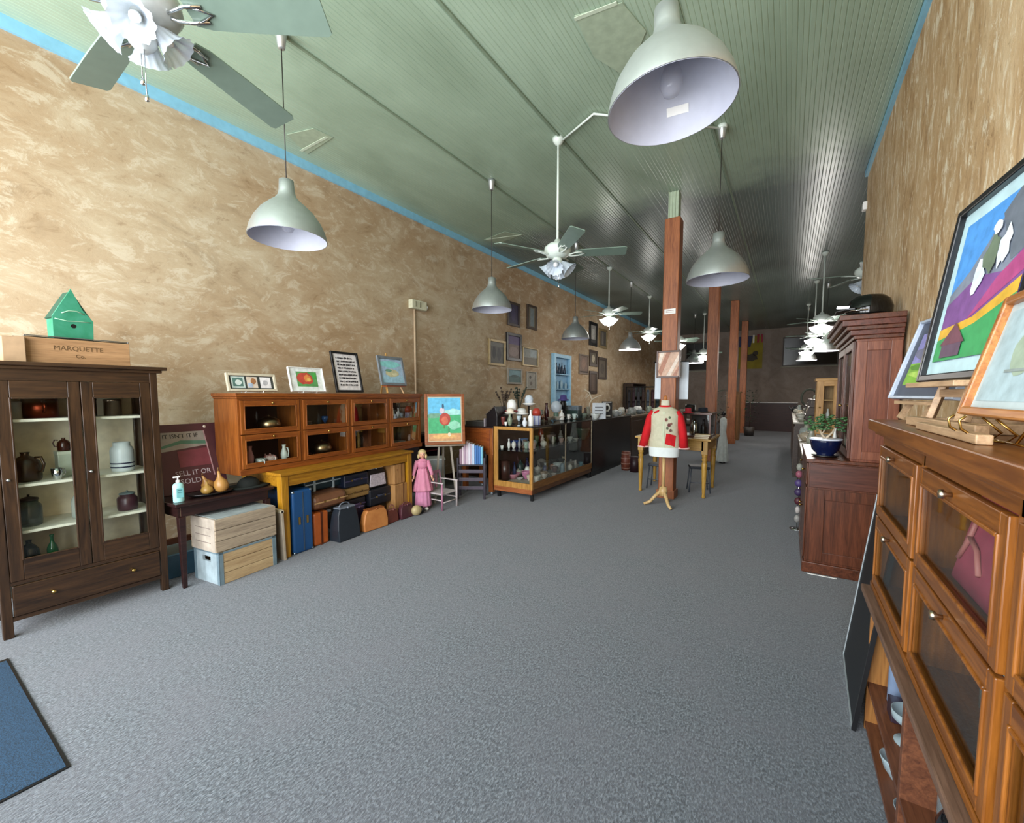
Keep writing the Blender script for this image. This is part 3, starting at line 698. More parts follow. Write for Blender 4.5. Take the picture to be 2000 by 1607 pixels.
gourd((-4.06, 1.585, 0.693), 0.05, 0.16, (0.35, -0.2, 0.5), '#8f602c', 'brown gourd leaning behind the other two gourds')
bpy.context.view_layer.update()
# crumpled dark cloth hat on the side table
o = thing('felt_hat', 'soft black-green felt hat lying at the right of the gourds', 'hat', (-4.05, 1.88, 0.67), PI/2)
b = MB(); b.lathe([(0.0, 0.0), (0.17, 0.0), (0.185, 0.014), (0.1, 0.012), (0.0, 0.012)], (0,0,0), 28, sy=0.7); b.build('brim', plain('#0e1612', 0.9), o)
b = MB(); b.ball((0.0, 0, 0.02), 0.095, 0.07, 0.075, 20); b.build('crown', plain('#0c120f', 0.9), o)
# enamel sign leaning on the wall
sg = thing('advertising_sign', 'maroon advertising sign with pale lettering leaning behind the gourds', 'sign', (-4.22, 1.30, 0.67), 0, rot=(-0.3, 0, PI/2+0.05))
M_MAR = two_tone('#4d2a30', '#5c3138', 6, 0.45, 0.3)
b = MB(); b.box(0, -0.004, 0, 0.50, 0.004, 0.60); b.build('sign_plate', M_MAR, sg, bevel=0.004)
b = MB(); b.prism([(0.02, 0.36), (0.40, 0.40), (0.385, 0.53), (0.02, 0.53)], -0.0058, -0.0046, 'xz'); b.build('pale_banner', plain('#9a938c', 0.5), sg)
b = MB(); b.prism([(0.03, 0.385), (0.2, 0.425), (0.385, 0.41), (0.392, 0.44), (0.2, 0.455), (0.03, 0.405)], -0.0066, -0.006, 'xz'); b.build('green_swash', plain('#547c68', 0.5), sg)
b = MB(); b.prism([(0.16, 0.22), (0.40, 0.22), (0.395, 0.375), (0.16, 0.36)], -0.0058, -0.0046, 'xz'); b.build('red_panel', plain('#7c3b46', 0.5), sg)
b = MB(); b.prism([(0.402, 0.12), (0.412, 0.12), (0.39, 0.53), (0.382, 0.53)], -0.0068, -0.0058, 'xz'); b.build('border_line', plain('#b08a90', 0.5), sg)
text_mesh('lettering', "IT ISN'T IT IF", 0.05, M_DARK, sg, (0.205, -0.0068, 0.492), sx=0.95)
M_PALE = plain('#c9bfca', 0.5)
text_mesh('lettering', 'SELL IT OR', 0.062, M_PALE, sg, (0.25, -0.0055, 0.165), sx=0.9)
text_mesh('lettering', 'SOLD', 0.062, M_PALE, sg, (0.22, -0.0055, 0.095), sx=1.0)
b = MB(); b.M = Matrix.Translation((0.40, -0.006, 0.565)) @ Matrix.Rotation(PI/2, 4, 'X'); b.cyl((0,0,0), 0.012, 0.004, 14); b.build('rivet', plain('#f0dcd0', 0.3), sg)
# plastic tub under the side table
o = thing('storage_tub', 'blue-grey plastic tub on the floor under the side table', 'tub', (-4.25, 1.42, 0), PI/2)
b = MB(); b.hexa([(-0.14, -0.1, 0), (0.16, -0.1, 0), (0.16, 0.1, 0), (-0.14, 0.1, 0), (-0.17, -0.13, 0.2), (0.19, -0.13, 0.2), (0.19, 0.13, 0.2), (-0.17, 0.13, 0.2)]); b.build('tub_body', plain('#2f4b5c', 0.4), o, bevel=0.01)
b = MB(); b.box(-0.18, -0.14, 0.2, 0.2, 0.14, 0.215); b.build('lid', plain('#4a6a78', 0.4), o, bevel=0.004)
# ---- two old crates
W_CR = wood('#8a7a68', '#ad9c85', 'x', 0.8); W_CR2 = wood('#a08460', '#bda47c', 'x', 0.8)
M_GALV = plain('#7d929c', 0.5, 0.4, var=0.15)
def crate(loc, rz, L, D, H, label, edge, slats, wm):
    o = thing('wooden_crate', label, 'crate', loc, rz, 'stacked wooden crates')
    nb = 2; 
    for k in range(slats):
        z0 = H*k/slats + 0.002; z1 = H*(k+1)/slats - 0.002
        each('slat', [(0, 0, z0, L, 0.014, z1), (0, D-0.014, z0, L, D, z1)], wm, o, 0.002)
    em = plain('#93a2a8', 0.7, var=0.2, scale=9) if edge else plain('#a89c8e', 0.85, var=0.25, scale=8)
    y0, y1 = 0.014, D-0.014; b = MB()
    if edge:      # hand hole
        n = 12; hole = [(D/2+0.055*math.cos(2*PI*k/n+PI/n), H*0.74+0.018*math.sin(2*PI*k/n+PI/n)) for k in range(n)]
        ys = (y0, D*0.34, D*0.66, y1)
        b.box(0, y0, 0, 0.018, y1, H*0.66); b.box(0, y0, H*0.66, 0.018, ys[1], H*0.82); b.box(0, ys[2], H*0.66, 0.018, y1, H*0.82); b.box(0, y0, H*0.82, 0.018, y1, H)
    else: b.box(0, y0, 0, 0.018, y1, H)
    b.build('end_board', em, o)
    b = MB(); b.box(L-0.018, y0, 0, L, y1, H); b.build('end_board', em, o, bevel=0.002)
    b = MB(); b.box(0.018, 0.014, 0, L-0.018, D-0.014, 0.012); b.build('bottom_board', wm, o)
    if edge:
        b = MB(); t = 0.003
        for x in (0, L):
            b.box(x-t if x == 0 else x-0.03, -t, 0, x+0.03 if x == 0 else x+t, 0, H); 
        b.box(-t, -t, 0, 0, 0.03, H); b.box(-t, -t, H-0.016, L+t, 0, H); b.box(-t, 0, H-0.016, 0, D, H); b.box(-t, D-0.03, 0, 0, D, H)
        b.build('metal_edging', M_GALV, o)
    else:
        each('lid_board', [(0.02, 0.02, H-0.012, L-0.02, D*0.5, H+0.002), (0.02, D*0.5+0.004, H-0.012, L-0.02, D-0.02, H+0.004)], plain('#8d9697', 0.8, var=0.2, scale=8), o, 0.002)
        b = MB()
        for k in range(3): b.box(-0.002, D*0.2, H*(0.25+0.22*k), 0.0, D*0.8, H*(0.27+0.22*k))
        b.build('worn_stencil', plain('#7d7068', 0.8), o)
crate((-3.685, 1.47, 0.0), PI/2+0.12, 0.47, 0.34, 0.262, 'lower wooden crate with blue-grey metal edging and a hand hole', True, 3, W_CR2)
crate((-3.69, 1.455, 0.264), PI/2+0.12, 0.50, 0.34, 0.262, 'upper weathered grey wooden crate, closed with boards, on top of the edged crate', False, 3, W_CR)
# boards leaning between crates and yellow table
def board(loc, rz, lean, w, h, th, mat, label):
    o = thing('leaning_board', label, 'board', loc, 0, 'boards leaning beside the crates', rot=(-lean, 0, rz))
    b = MB(); b.box(0, -th, 0, w, 0, h); b.build('panel', mat, o, bevel=0.002)
    b = MB(); b.box(0, -th-0.003, h-0.02, w, 0.003, h+0.003); b.build('top_edge', M_CREAM, o)
board((-3.82, 1.955, 0), PI, 0.03, 0.5, 0.47, 0.02, plain('#4a2a20', 0.5), 'dark reddish panel leaning right beside the crates')
board((-3.76, 2.02, 0), PI, 0.03, 0.5, 0.46, 0.02, plain('#9a8d7c', 0.6), 'pale grey-brown panel leaning against the yellow table leg')

# ------------------------------------------------------------------ yellow table + wall bookcase
TR = PI/2 + math.radians(5.5)
W_YEL = wood('#8a5a12', '#b07d1e', 'x', 0.4); W_YELV = wood('#8f5f10', '#b8851e', 'z', 0.4)
yt = thing('work_table', 'long yellow-varnished wooden table under the glass-front bookcase', 'table', (-3.80, 2.04, 0), TR)
TL, TD, TH = 1.75, 0.62, 0.79
b = MB(); b.box(-0.02, -0.02, TH-0.028, TL+0.02, TD, TH); b.build('table_top', W_YEL, yt, bevel=0.006)
each('apron', [(0.07, 0.012, TH-0.13, TL-0.07, 0.032, TH-0.028), (0.07, TD-0.05, TH-0.13, TL-0.07, TD-0.03, TH-0.028), (0.012, 0.07, TH-0.13, 0.032, TD-0.08, TH-0.028), (TL-0.032, 0.07, TH-0.13, TL-0.012, TD-0.08, TH-0.028)], W_YEL, yt)
for x in (0.0, TL-0.07):
    for y in (0.0, TD-0.09):
        b = MB(); b.box(x, y, 0, x+0.07, y+0.07, TH-0.028); b.build('leg', W_YELV, yt, bevel=0.005)

def barrister(name, label, loc, rz, ncol, nrow, cw, H, D, over, wv, wx, top_th=0.03, skirt=0.05, tr=0.03, inner='#2a1710', km=None):
    o = thing(name, label, 'bookcase', loc, rz)
    L = ncol*cw
    b = MB(); b.box(-over, -over, H-top_th, L+over, D+0.005, H); b.box(-over*0.5, -over*0.5, H-top_th-0.018, L+over*0.5, D, H-top_th); b.build('top_board', wx, o, bevel=0.004)
    for x in (0, L-0.022):
        b = MB(); b.box(x, 0.004, 0, x+0.022, D, H-top_th-0.018); b.build('side_panel', wv, o, bevel=0.002)
    b = MB(); b.box(0.022, D-0.012, 0, L-0.022, D, H-top_th); b.build('back_panel', plain(inner, 0.6), o)
    b = MB(); b.box(-0.004, -0.01, 0, L+0.004, 0.012, skirt); b.box(0.02, 0.0, 0.0, L-0.02, D-0.012, 0.02); b.build('base_rail', wx, o, bevel=0.003)
    z0 = skirt; z1 = H-top_th-tr; rh = (z1-z0)/nrow
    for k in range(1, nrow):
        b = MB(); b.box(0.022, 0.02, z0+k*rh-0.01, L-0.022, D-0.012, z0+k*rh+0.004); b.build('shelf', wx, o)
    for k in range(1, ncol):
        b = MB(); b.box(k*cw-0.018, 0.004, 0.02, k*cw+0.018, D-0.012, H-top_th-0.018); b.build('divider', wv, o)
    b = MB(); b.box(0.022, 0.004, z1, L-0.022, 0.02, H-top_th-0.018); b.build('top_rail', wx, o)
    for j in range(nrow):
        for i in range(ncol):
            x0 = i*cw+0.020; x1 = (i+1)*cw-0.020; a = z0+j*rh+0.004; c = z0+(j+1)*rh-0.004
            glazed_door(o, x0, a, x1, c, 0.034, 0.046, 0.04, -0.008, 0.018, wv, wx, ((x0+x1)/2, c-0.024), kmat=km)
    return o
W_B1 = wood('#6a3412', '#8f4f1e', 'x', 0.35); W_B1V = wood('#70380f', '#96551f', 'z', 0.35)
lb = barrister('glass_bookcase', 'oak lawyer bookcase with eight glass doors standing on the yellow table', (-3.97, 1.78, 0.79), TR, 4, 2, 0.605, 0.72, 0.36, 0.018, W_B1V, W_B1)
Mlb = Matrix.Translation((-3.97, 1.78, 0.79)) @ Matrix.Rotation(TR, 4, 'Z')
def LB(x, y, z): return tuple(Mlb @ Vector((x, y, z)))
ZB, ZT = 0.052, 0.348          # lower and upper shelf heights inside
M_PEWT = metal('#b39a78', 0.3)
ware('pot', 'oil_lamp_base', LB(0.36, 0.13, ZT), 0.10, 0.17, M_PEWT, 'squat shiny pewter pot in the upper first compartment of the oak bookcase', 'pot')
ware('plate', 'green_plate', LB(0.14, 0.14, ZT), 0.07, 0.03, plain('#4a5a44', 0.4), 'dull green plate in the upper first compartment of the oak bookcase', 'plate')
ware('vase', 'bud_vase', LB(0.15, 0.10, ZB), 0.05, 0.19, plain('#a9706e', 0.4), 'pink bud vase at the left of the lower first compartment', 'vase')
ware('cup', 'porcelain_cup', LB(0.22, 0.06, ZB), 0.045, 0.07, two_tone('#c8cfca', '#6e7a72', 30, 0.3), 'speckled white cup in front of the pink vase', 'cup', handle=1)
ware('pot', 'china_teapot', LB(0.35, 0.12, ZB), 0.06, 0.10, two_tone('#d8c4bc', '#a4554e', 26, 0.3), 'small pink and white teapot between the vase and the white pitcher', 'teapot', handle=1, spout=1)
ware('vase', 'milk_pitcher', LB(0.48, 0.10, ZB), 0.05, 0.17, plain('#d5dfd6', 0.3), 'tall white pitcher at the right of the lower first compartment', 'pitcher', handle=1)
for k in range(4): ware('plate', 'stacked_saucer', LB(0.75, 0.12, ZT+0.02*k), 0.06, 0.026, plain('#9c8a84', 0.35), 'grey-pink saucer in the stack behind the second upper door', 'saucer', 'saucers stacked in the bookcase')
ware('goblet', 'blue_goblet', LB(0.96, 0.10, ZT), 0.035, 0.13, plain('#1a3c66', 0.15), 'dark blue glass goblet behind the second upper door', 'goblet')
ware('pot', 'brass_urn', LB(0.93, 0.13, ZB), 0.10, 0.18, M_PEWT, 'round brassy urn behind the second lower door', 'urn')
ware('bowl', 'red_bowl', LB(0.75, 0.13, ZB), 0.05, 0.05, plain('#4a1618', 0.35), 'dark red bowl left of the brassy urn', 'bowl')
ware('plate', 'white_platter', LB(1.35, 0.14, ZT), 0.10, 0.035, plain('#b9a4a0', 0.4), 'pinkish platter lying behind the third upper door', 'platter')
ware('jug', 'black_jug', LB(1.46, 0.15, ZB), 0.06, 0.2, M_BLACK, 'black jug behind the third lower door', 'jug', handle=1)
ware('cup', 'white_creamer', LB(1.32, 0.10, ZB), 0.04, 0.06, plain('#8d8a84', 0.4), 'grey creamer behind the third lower door', 'creamer', handle=1)
ware('cup', 'white_creamer', LB(1.88, 0.08, ZT), 0.035, 0.06, plain('#d8c4c0', 0.4), 'small pale creamer at the left behind the fourth upper door', 'creamer', handle=1)
ware('vase', 'silver_ewer', LB(1.99, 0.10, ZT), 0.04, 0.2, M_CHROME, 'tall silver ewer behind the fourth upper door', 'ewer', handle=1, spout=1)
ware('bowl', 'brown_bowl', LB(2.16, 0.10, ZT), 0.07, 0.07, plain('#7a5c48', 0.4), 'brown bowl right of the silver ewer', 'bowl')
ware('plate', 'oval_platter', LB(2.08, 0.13, ZB), 0.12, 0.045, plain('#b8b0a4', 0.4), 'pale oval platter behind the fourth lower door', 'platter')

# ---- pictures on top of the bookcase
TOPZ = 1.512
def onunit(px, py):      # point on the line 12 cm behind the bookcase front
    best = None
    for k in range(0, 2500, 5):
        s = k/1000.0; q = Vector(LB(s, 0.13, 0.72))
        d = q - Vector((0, 0, EYE)); kk = sum(d[i]*_f[i] for i in range(3)); x = CX + FPX*sum(d[i]*_r[i] for i in range(3))/kk
        if best is None or abs(x-px) < best[0]: best = (abs(x-px), q)
    return best[1]
q = onunit(494, 0)
picture('triple_frame', 'long pale frame with three small square pictures, left on the oak bookcase', (q.x, q.y, TOPZ+0.012), TR, 0.45, 0.165, 0.022, plain('#c9bfa8', 0.5),
        [(FULL, '#3a3f3c'), (rect(0.05, 0.08, 0.34, 0.94), '#c4d4cf'), (rect(0.08, 0.2, 0.30, 0.85), '#56776f'), (blob(0.2, 0.5, 0.07, 0.2), '#cfdad5'),
         (rect(0.38, 0.08, 0.62, 0.94), '#d6c8b8'), (blob(0.53, 0.62, 0.06, 0.24), '#a06f48'), (rect(0.4, 0.12, 0.5, 0.45), '#aebfd6'), (rect(0.68, 0.08, 0.93, 0.94), '#e9e6e8'), (blob(0.8, 0.5, 0.06, 0.2), '#b9b7bb')], lean=0.22)
def stand(px, label, w=0.16):
    q = onunit(px, 0)
    o = thing('plate_stand', label, 'easel', (q.x, q.y, TOPZ), TR)
    b = MB(); b.tube([(-w/2, -0.03, 0.018), (-w/2, -0.03, 0.003), (-w/2, 0.04, 0.003), (-w/2+0.01, 0.03, 0.10)], 0.0035, 6)
    b.tube([(w/2, -0.03, 0.018), (w/2, -0.03, 0.003), (w/2, 0.04, 0.003), (w/2-0.01, 0.03, 0.10)], 0.0035, 6); b.build('wire_leg', M_WHITE, o)
    b = MB(); b.tube([(-w/2, 0.0, 0.006), (w/2, 0.0, 0.006)], 0.003, 6); b.build('cross_wire', M_WHITE, o)
stand(494, 'white wire stand under the triple frame'); stand(603, 'white wire stand under the red flower print')
q = onunit(603, 0)
picture('flower_print', 'white-matted red and green flower print, second on the oak bookcase', (q.x, q.y, TOPZ+0.012), TR, 0.40, 0.255, 0.008, M_WHITE,
        [(FULL, '#e6ece9'), (rect(0.2, 0.2, 0.82, 0.85), '#5e9e5c'), (blob(0.45, 0.55, 0.24, 0.27, 16, 0.15, 3), '#c24b3c'), (blob(0.52, 0.56, 0.12, 0.16, 12, 0.2, 4), '#e08a4a'), (blob(0.55, 0.5, 0.06, 0.08, 10, 0.2, 5), '#e6b65a'), (blob(0.74, 0.68, 0.06, 0.14, 9, 0.2, 6), '#4fb04f')], lean=0.22)
q = onunit(683, 0)
rows = [(FULL, '#e4dfdf')]
RG = random.Random(5)
for k in range(9):
    u = 0.12; v0 = 0.86-0.093*k
    while u < (0.88 if k % 3 else 0.8):
        wd = RG.uniform(0.018, 0.06); rows.append((rect(u, v0+RG.uniform(0, 0.012), min(u+wd, 0.9), v0+RG.uniform(0.04, 0.055)), '#2a2228')); u += wd+RG.choice((0.008, 0.012, 0.03))
picture('lettered_print', 'black-framed white print covered with rows of dark lettering', (q.x, q.y, TOPZ+0.008), TR, 0.385, 0.47, 0.026, M_BLACK, rows, lean=0.2)
q = onunit(769, 0)
picture('seascape_painting', 'small grey-framed pale blue seascape on a little easel, right on the bookcase', (q.x, q.y, TOPZ+0.10), TR, 0.46, 0.38, 0.034, plain('#70777d', 0.5),
        [(FULL, '#a9c4dc'), (rect(0, 0.0, 1, 0.3), '#9fc6d8'), (blob(0.45, 0.78, 0.5, 0.14, 16, 0.1, 2), '#8fd6d6'), (blob(0.5, 0.42, 0.34, 0.16, 16, 0.15, 8), '#c9c39a'), (blob(0.35, 0.52, 0.16, 0.06, 12, 0.2, 9), '#6f9a86'), (blob(0.62, 0.36, 0.12, 0.06, 12, 0.2, 10), '#ddd9b4')], lean=0.2)
o = thing('table_easel', 'small light wooden easel carrying the seascape', 'easel', (q.x, q.y, TOPZ), TR)
b = MB(); b.bar((-0.15, -0.035, 0.0), (-0.13, 0.0, 0.086), 0.02, 0.014); b.build('leg', W_PINE, o)
b = MB(); b.bar((0.15, -0.035, 0.0), (0.13, 0.0, 0.086), 0.02, 0.014); b.build('leg', W_PINE, o)
b = MB(); b.bar((0.0, 0.22, 0.0), (0.0, 0.12, 0.52), 0.02, 0.012); b.build('leg', W_PINE, o)
b = MB(); b.box(-0.17, -0.05, 0.085, 0.17, 0.03, 0.099); b.build('ledge', wood('#7a3a20', '#94502c', 'x'), o)
# ------------------------------------------------------------------ helper: size and place of a thing from its outline and the height it stands at
def kdist(L): d = Vector(L)-Vector((0, 0, EYE)); return sum(d[i]*_f[i] for i in range(3))
def bb(x0, x1, yt, yb, z, back=0.0):
    L = on((x0+x1)/2, yb, 'z', z); k = kdist(L); r = (x1-x0)/2*k/FPX; h = (yb-yt)*k/FPX
    d = Vector((L.x, L.y, 0)).normalized()*(r*0.7+back)
    return Vector((L.x+d.x, L.y+d.y, z)), r, h
def clampx(L, r, h, lo, hi, ylo=None):
    # slide along the line of sight until the thing stands on its shelf
    k = 1.0
    if L.x > hi: k = hi/L.x
    if L.x < lo: k = lo/L.x
    if ylo is not None and L.y*k < ylo: k = ylo/L.y
    return Vector((L.x*k, L.y*k, L.z)), r*k, h*k
def W(kind, name, x0, x1, yt, yb, z, mat, label, cat, lo=None, hi=None, ylo=None, **kw):
    L, r, h = bb(x0, x1, yt, yb, z)
    if lo is not None: L, r, h = clampx(L, r, h, lo, hi, ylo)
    return ware(kind, name, L, r, h, mat, label, cat, **kw)

# ------------------------------------------------------------------ luggage under the yellow table
Myt = Matrix.Translation((-3.80, 2.04, 0)) @ Matrix.Rotation(TR, 4, 'Z')
def TT(x, y, z): return tuple(Myt @ Vector((x, y, z)))
def case(name, label, loc, rz, w, d, h, mat, trim, handle='top', straps=0, latch=2, cat='suitcase', rr=0.02, tiltY=0.0, corners=False):
    """w along local x, d depth, h height; origin at the near bottom left corner"""
    o = thing(name, label, cat, loc, 0, 'old luggage under the yellow table', rot=(0, tiltY, rz))
    b = MB(); b.box(0, 0, 0, w, d, h); b.build('case_body', mat, o, bevel=rr, seg=3)
    b = MB(); b.box(w*0.02, -0.003, h*0.5-0.006, w*0.98, 0.0, h*0.5+0.006) if w > h else b.box(w*0.5-0.006, -0.003, h*0.03, w*0.5+0.006, 0.0, h*0.97)
    b.build('seam', trim, o)
    if handle == 'top':
        b = MB(); b.tube([(w*0.35, d/2, h), (w*0.37, d/2, h+0.03), (w*0.63, d/2, h+0.03), (w*0.65, d/2, h)], 0.007, 6); b.build('handle', trim, o)
    elif handle == 'front':
        b = MB(); b.tube([(w*0.35, 0, h*0.6), (w*0.37, -0.025, h*0.6), (w*0.63, -0.025, h*0.6), (w*0.65, 0, h*0.6)], 0.007, 6); b.build('handle', trim, o)
    for k in range(straps):
        u = w*(0.25+0.5*k/max(1, straps-1)) if straps > 1 else w*0.5
        b = MB(); b.frame(u-0.012, -0.003, u+0.012, h+0.003, 0.012, -0.003, d+0.003); b.build('strap', trim, o)
    if latch:
        for k in range(latch):
            b = MB(); u = w*(0.3+0.4*k); b.box(u-0.01, -0.006, h*0.46, u+0.01, -0.002, h*0.58); b.build('latch', M_BRASS, o)
    if corners:
        b = MB()
        for x in (0, w):
            for z in (0, h): b.ball((x+(0.012 if x == 0 else -0.012), 0.012, z+(0.012 if z == 0 else -0.012)), 0.016, 0.016, 0.016, 8)
        b.build('corner_cap', metal('#9fb0bc', 0.3), o)
    return o
M_BLUEC = two_tone('#123a66', '#1f4f82', 5, 0.3, 0.35)
case('suitcase', 'large blue suitcase standing on end beside the near table leg', TT(0.10, 0.0, 0.0), TR, 0.21, 0.42, 0.60, M_BLUEC, metal('#7f95ad', 0.3), None, 0, 2, corners=True)
case('suitcase', 'orange tan leather suitcase standing on end beside the blue suitcase', TT(0.335, 0.02, 0), TR, 0.17, 0.35, 0.33, plain('#a5521f', 0.4), plain('#5e2c12', 0.5), None, 1, 0)
case('hat_case', 'long brown round-ended case lying on top of the orange leather suitcase', TT(0.34, 0.02, 0.345), TR, 0.42, 0.28, 0.16, two_tone('#5e3b25', '#7b5238', 7, 0.5, 0.3), plain('#b08b5c', 0.5), None, 0, 2, rr=0.06)
case('trunk', 'dark teal case with white straps lying at the back on the brown case', TT(0.36, 0.18, 0.512), TR, 0.46, 0.26, 0.15, plain('#10272e', 0.35), plain('#a8b7bd', 0.5), None, 2, 0)
case('suitcase', 'flat tan cardboard suitcase in the middle of the pile', TT(0.80, 0.10, 0.35), TR, 0.34, 0.25, 0.12, plain('#8f6f3e', 0.6), plain('#5e431e', 0.5), 'front', 0, 2)
case('suitcase', 'dark navy suitcase on top of the flat tan one', TT(0.80, 0.12, 0.472), TR, 0.34, 0.24, 0.15, plain('#121a2c', 0.35), plain('#3c3a55', 0.4), 'front', 0, 2)
case('suitcase', 'black suitcase carrying the black and white handbag', TT(1.12, 0.08, 0.20), TR, 0.34, 0.25, 0.20, plain('#14161f', 0.4), plain('#33384a', 0.4), 'front', 0, 2)
case('suitcase', 'low black suitcase at the bottom of the pile behind the satchel', TT(0.78, 0.14, 0.0), TR, 0.66, 0.26, 0.19, plain('#0f0f14', 0.4), plain('#2a2433', 0.4), 'front', 0, 2)
case('suitcase', 'upright dark suitcase leaning between the flat tan one and the floor', TT(0.80, 0.12, 0.192), TR, 0.30, 0.24, 0.15, plain('#17141c', 0.4), plain('#4a3a5a', 0.4), 'front', 0, 2)
def bag(name, label, loc, rz, w, d, h, mat, trim, clasp=True, hand=True, cat='handbag', top=0.6, panel=None, tilt=0.0, ph=1.0):
    o = thing(name, label, cat, loc, 0, 'old handbags under the yellow table', rot=(0, tilt, rz))
    t = top
    prof = [(-w/2, 0), (w/2, 0), (w/2*1.03, h*0.35), (w/2*0.9, h*0.8), (w/2*0.72, h*0.96), (w/2*0.4, h), (-w/2*0.4, h), (-w/2*0.72, h*0.96), (-w/2*0.9, h*0.8), (-w/2*1.03, h*0.35)]
    vs = []; n = len(prof)
    for yy, sc in ((0, 1), (d, 1)):
        for x, z in prof:
            f = 1-(1-t)*z/h; vs.append((x, (yy-d/2)*f, z))
    b = MB(); b.add(vs, [tuple(range(n))[::-1], tuple(range(n, 2*n))] + [(i, (i+1) % n, n+(i+1) % n, n+i) for i in range(n)])
    b.build('bag_body', mat, o, bevel=0.012, seg=3)
    if clasp:
        b = MB(); b.box(-w*0.36, -d*t/2-0.004, h*0.965, w*0.36, d*t/2+0.004, h*1.01); b.ball((0, -d*t/2-0.006, h*0.98), 0.010, 0.01, 0.012, 8); b.build('clasp_frame', trim, o, bevel=0.003)
    if hand:
        b = MB(); b.tube([(w*0.25*math.cos(a), 0, h+w*0.22*ph*math.sin(a)) for a in [PI*k/8 for k in range(9)]], 0.006, 6); b.build('handle', trim, o)
    if panel:
        b = MB(); b.prism([(-w*0.4, h*0.1), (w*0.4, h*0.1), (w*0.34, h*0.72), (-w*0.34, h*0.72)], -d/2-0.006, -d/2*0.9-0.0, 'xz'); b.build('front_panel', panel, o, bevel=0.003)
    return o
bag('doctor_bag', 'tall grey-black leather doctor bag in front of the brown case', TT(0.66, -0.03, 0), TR, 0.27, 0.16, 0.34, plain('#222830', 0.3), plain('#6d7480', 0.3), ph=0.7)
bag('satchel', 'orange tan leather satchel leaning at the front of the luggage', TT(1.03, -0.07, 0.004), TR-0.1, 0.32, 0.09, 0.235, two_tone('#b06a34', '#cf8c4e', 9, 0.45, 0.3), plain('#8a4c20', 0.5), True, False, 'satchel', 0.8, tilt=0.0)
bag('handbag', 'black handbag with a pale gathered front panel on top of the pile', TT(1.28, 0.18, 0.402), TR, 0.32, 0.13, 0.23, M_BLACK, M_CHROME, panel=two_tone('#a59aa6', '#d6ccd4', 40, 0.6, 0.2), ph=0.6)
bag('handbag', 'dark purple handbag behind the orange satchel', TT(0.90, 0.05, 0.0), TR, 0.20, 0.10, 0.27, plain('#22182e', 0.4), plain('#5a4a6a', 0.4), ph=0.5)
bag('handbag', 'small reddish brown purse with a looped handle', TT(1.31, -0.06, 0), TR, 0.17, 0.08, 0.155, plain('#6b342a', 0.4), plain('#8d5a50', 0.4), ph=1.4)
bag('handbag', 'plum maroon purse in front of the wooden boxes', TT(1.53, -0.08, 0), TR, 0.22, 0.09, 0.165, plain('#4f2730', 0.4), plain('#6b3b44', 0.4), ph=0.5)
o = thing('ball_purse', 'cream and black ball-shaped purse on the floor below the doll', 'purse', TT(1.66, -0.14, 0.0), TR)
b = MB(); b.ball((0, 0, 0.065), 0.075, 0.06, 0.065, 20); b.build('body', plain('#b5a377', 0.5), o)
b = MB(); b.ball((0.075, -0.01, 0.055), 0.035, 0.05, 0.05, 14); b.build('black_end', M_BLACK, o)
def tanbox(loc, w, d, h, label, hd):
    o = thing('wooden_case', label, 'case', loc, TR, 'pale wooden cases under the yellow table')
    b = MB(); b.box(0, 0, 0, w, d, h); b.build('case_body', wood('#9a6d3c', '#b98a56', 'z', 0.5), o, bevel=0.012)
    b = MB(); b.box(w*0.62, -0.003, 0.0, w*0.66, 0, h); b.build('seam', plain('#6b4524', 0.5), o)
    b = MB()
    if hd: b.tube([(w, d*0.3, h*0.55), (w+0.03, d*0.3, h*0.6), (w+0.035, d*0.3, h*0.78), (w, d*0.3, h*0.86)], 0.007, 6)
    else: b.box(w*0.2, -0.006, h*0.7, w*0.3, 0, h*0.76)
    b.build('handle' if hd else 'latch', plain('#8a5a34', 0.5), o)
tanbox(TT(1.46, 0.02, 0.0), 0.23, 0.3, 0.40, 'lower tall wooden case with a side handle beside the far table leg', True)
tanbox(TT(1.47, 0.03, 0.402), 0.19, 0.26, 0.245, 'upper wooden case stacked by the far table leg', False)

# ------------------------------------------------------------------ doll in a pink dress
M_PINK = two_tone('#c4708f', '#dc93aa', 12, 0.7, 0.3); M_SKIN = plain('#d7a184', 0.5, var=0.03); M_HAIR = two_tone('#b9a06c', '#d6c493', 25, 0.6, 0.3)
dl = thing('doll', 'large blonde doll in a long pink dress beside the yellow table', 'doll', (-3.95, 3.95, 0), PI/2-0.75)
DS = Matrix.Diagonal((0.76, 0.76, 1, 1))
b = MB(); b.M = DS; b.lathe([(0.135, 0.05), (0.14, 0.07), (0.12, 0.24), (0.09, 0.36)], (0,0,0), 44, flute=11, fl=0.06, sy=0.8); b.build('underskirt', plain('#cd86a8', 0.7), dl)
b = MB(); b.M = DS; b.lathe([(0.168, 0.25), (0.165, 0.27), (0.125, 0.40), (0.085, 0.52), (0.06, 0.57)], (0,0,0), 44, flute=9, fl=0.07, sy=0.75); b.build('dress_skirt', M_PINK, dl)
b = MB(); b.lathe([(0.05, 0.53), (0.07, 0.58), (0.075, 0.62), (0.05, 0.66), (0.022, 0.675)], (0,0,0), 24, sy=0.75); b.lathe([(0.02, 0.655), (0.062, 0.645), (0.068, 0.635), (0.02, 0.64)], (0,0,0), 24, flute=8, fl=0.1, sy=0.8); b.build('bodice', M_PINK, dl)
b = MB(); b.tube([(0, 0, 0.655), (0, 0, 0.69)], 0.017, 10); b.ball((0, 0, 0.725), 0.042, 0.045, 0.052, 20)
b.ball((0, -0.044, 0.718), 0.006, 0.008, 0.007, 8)
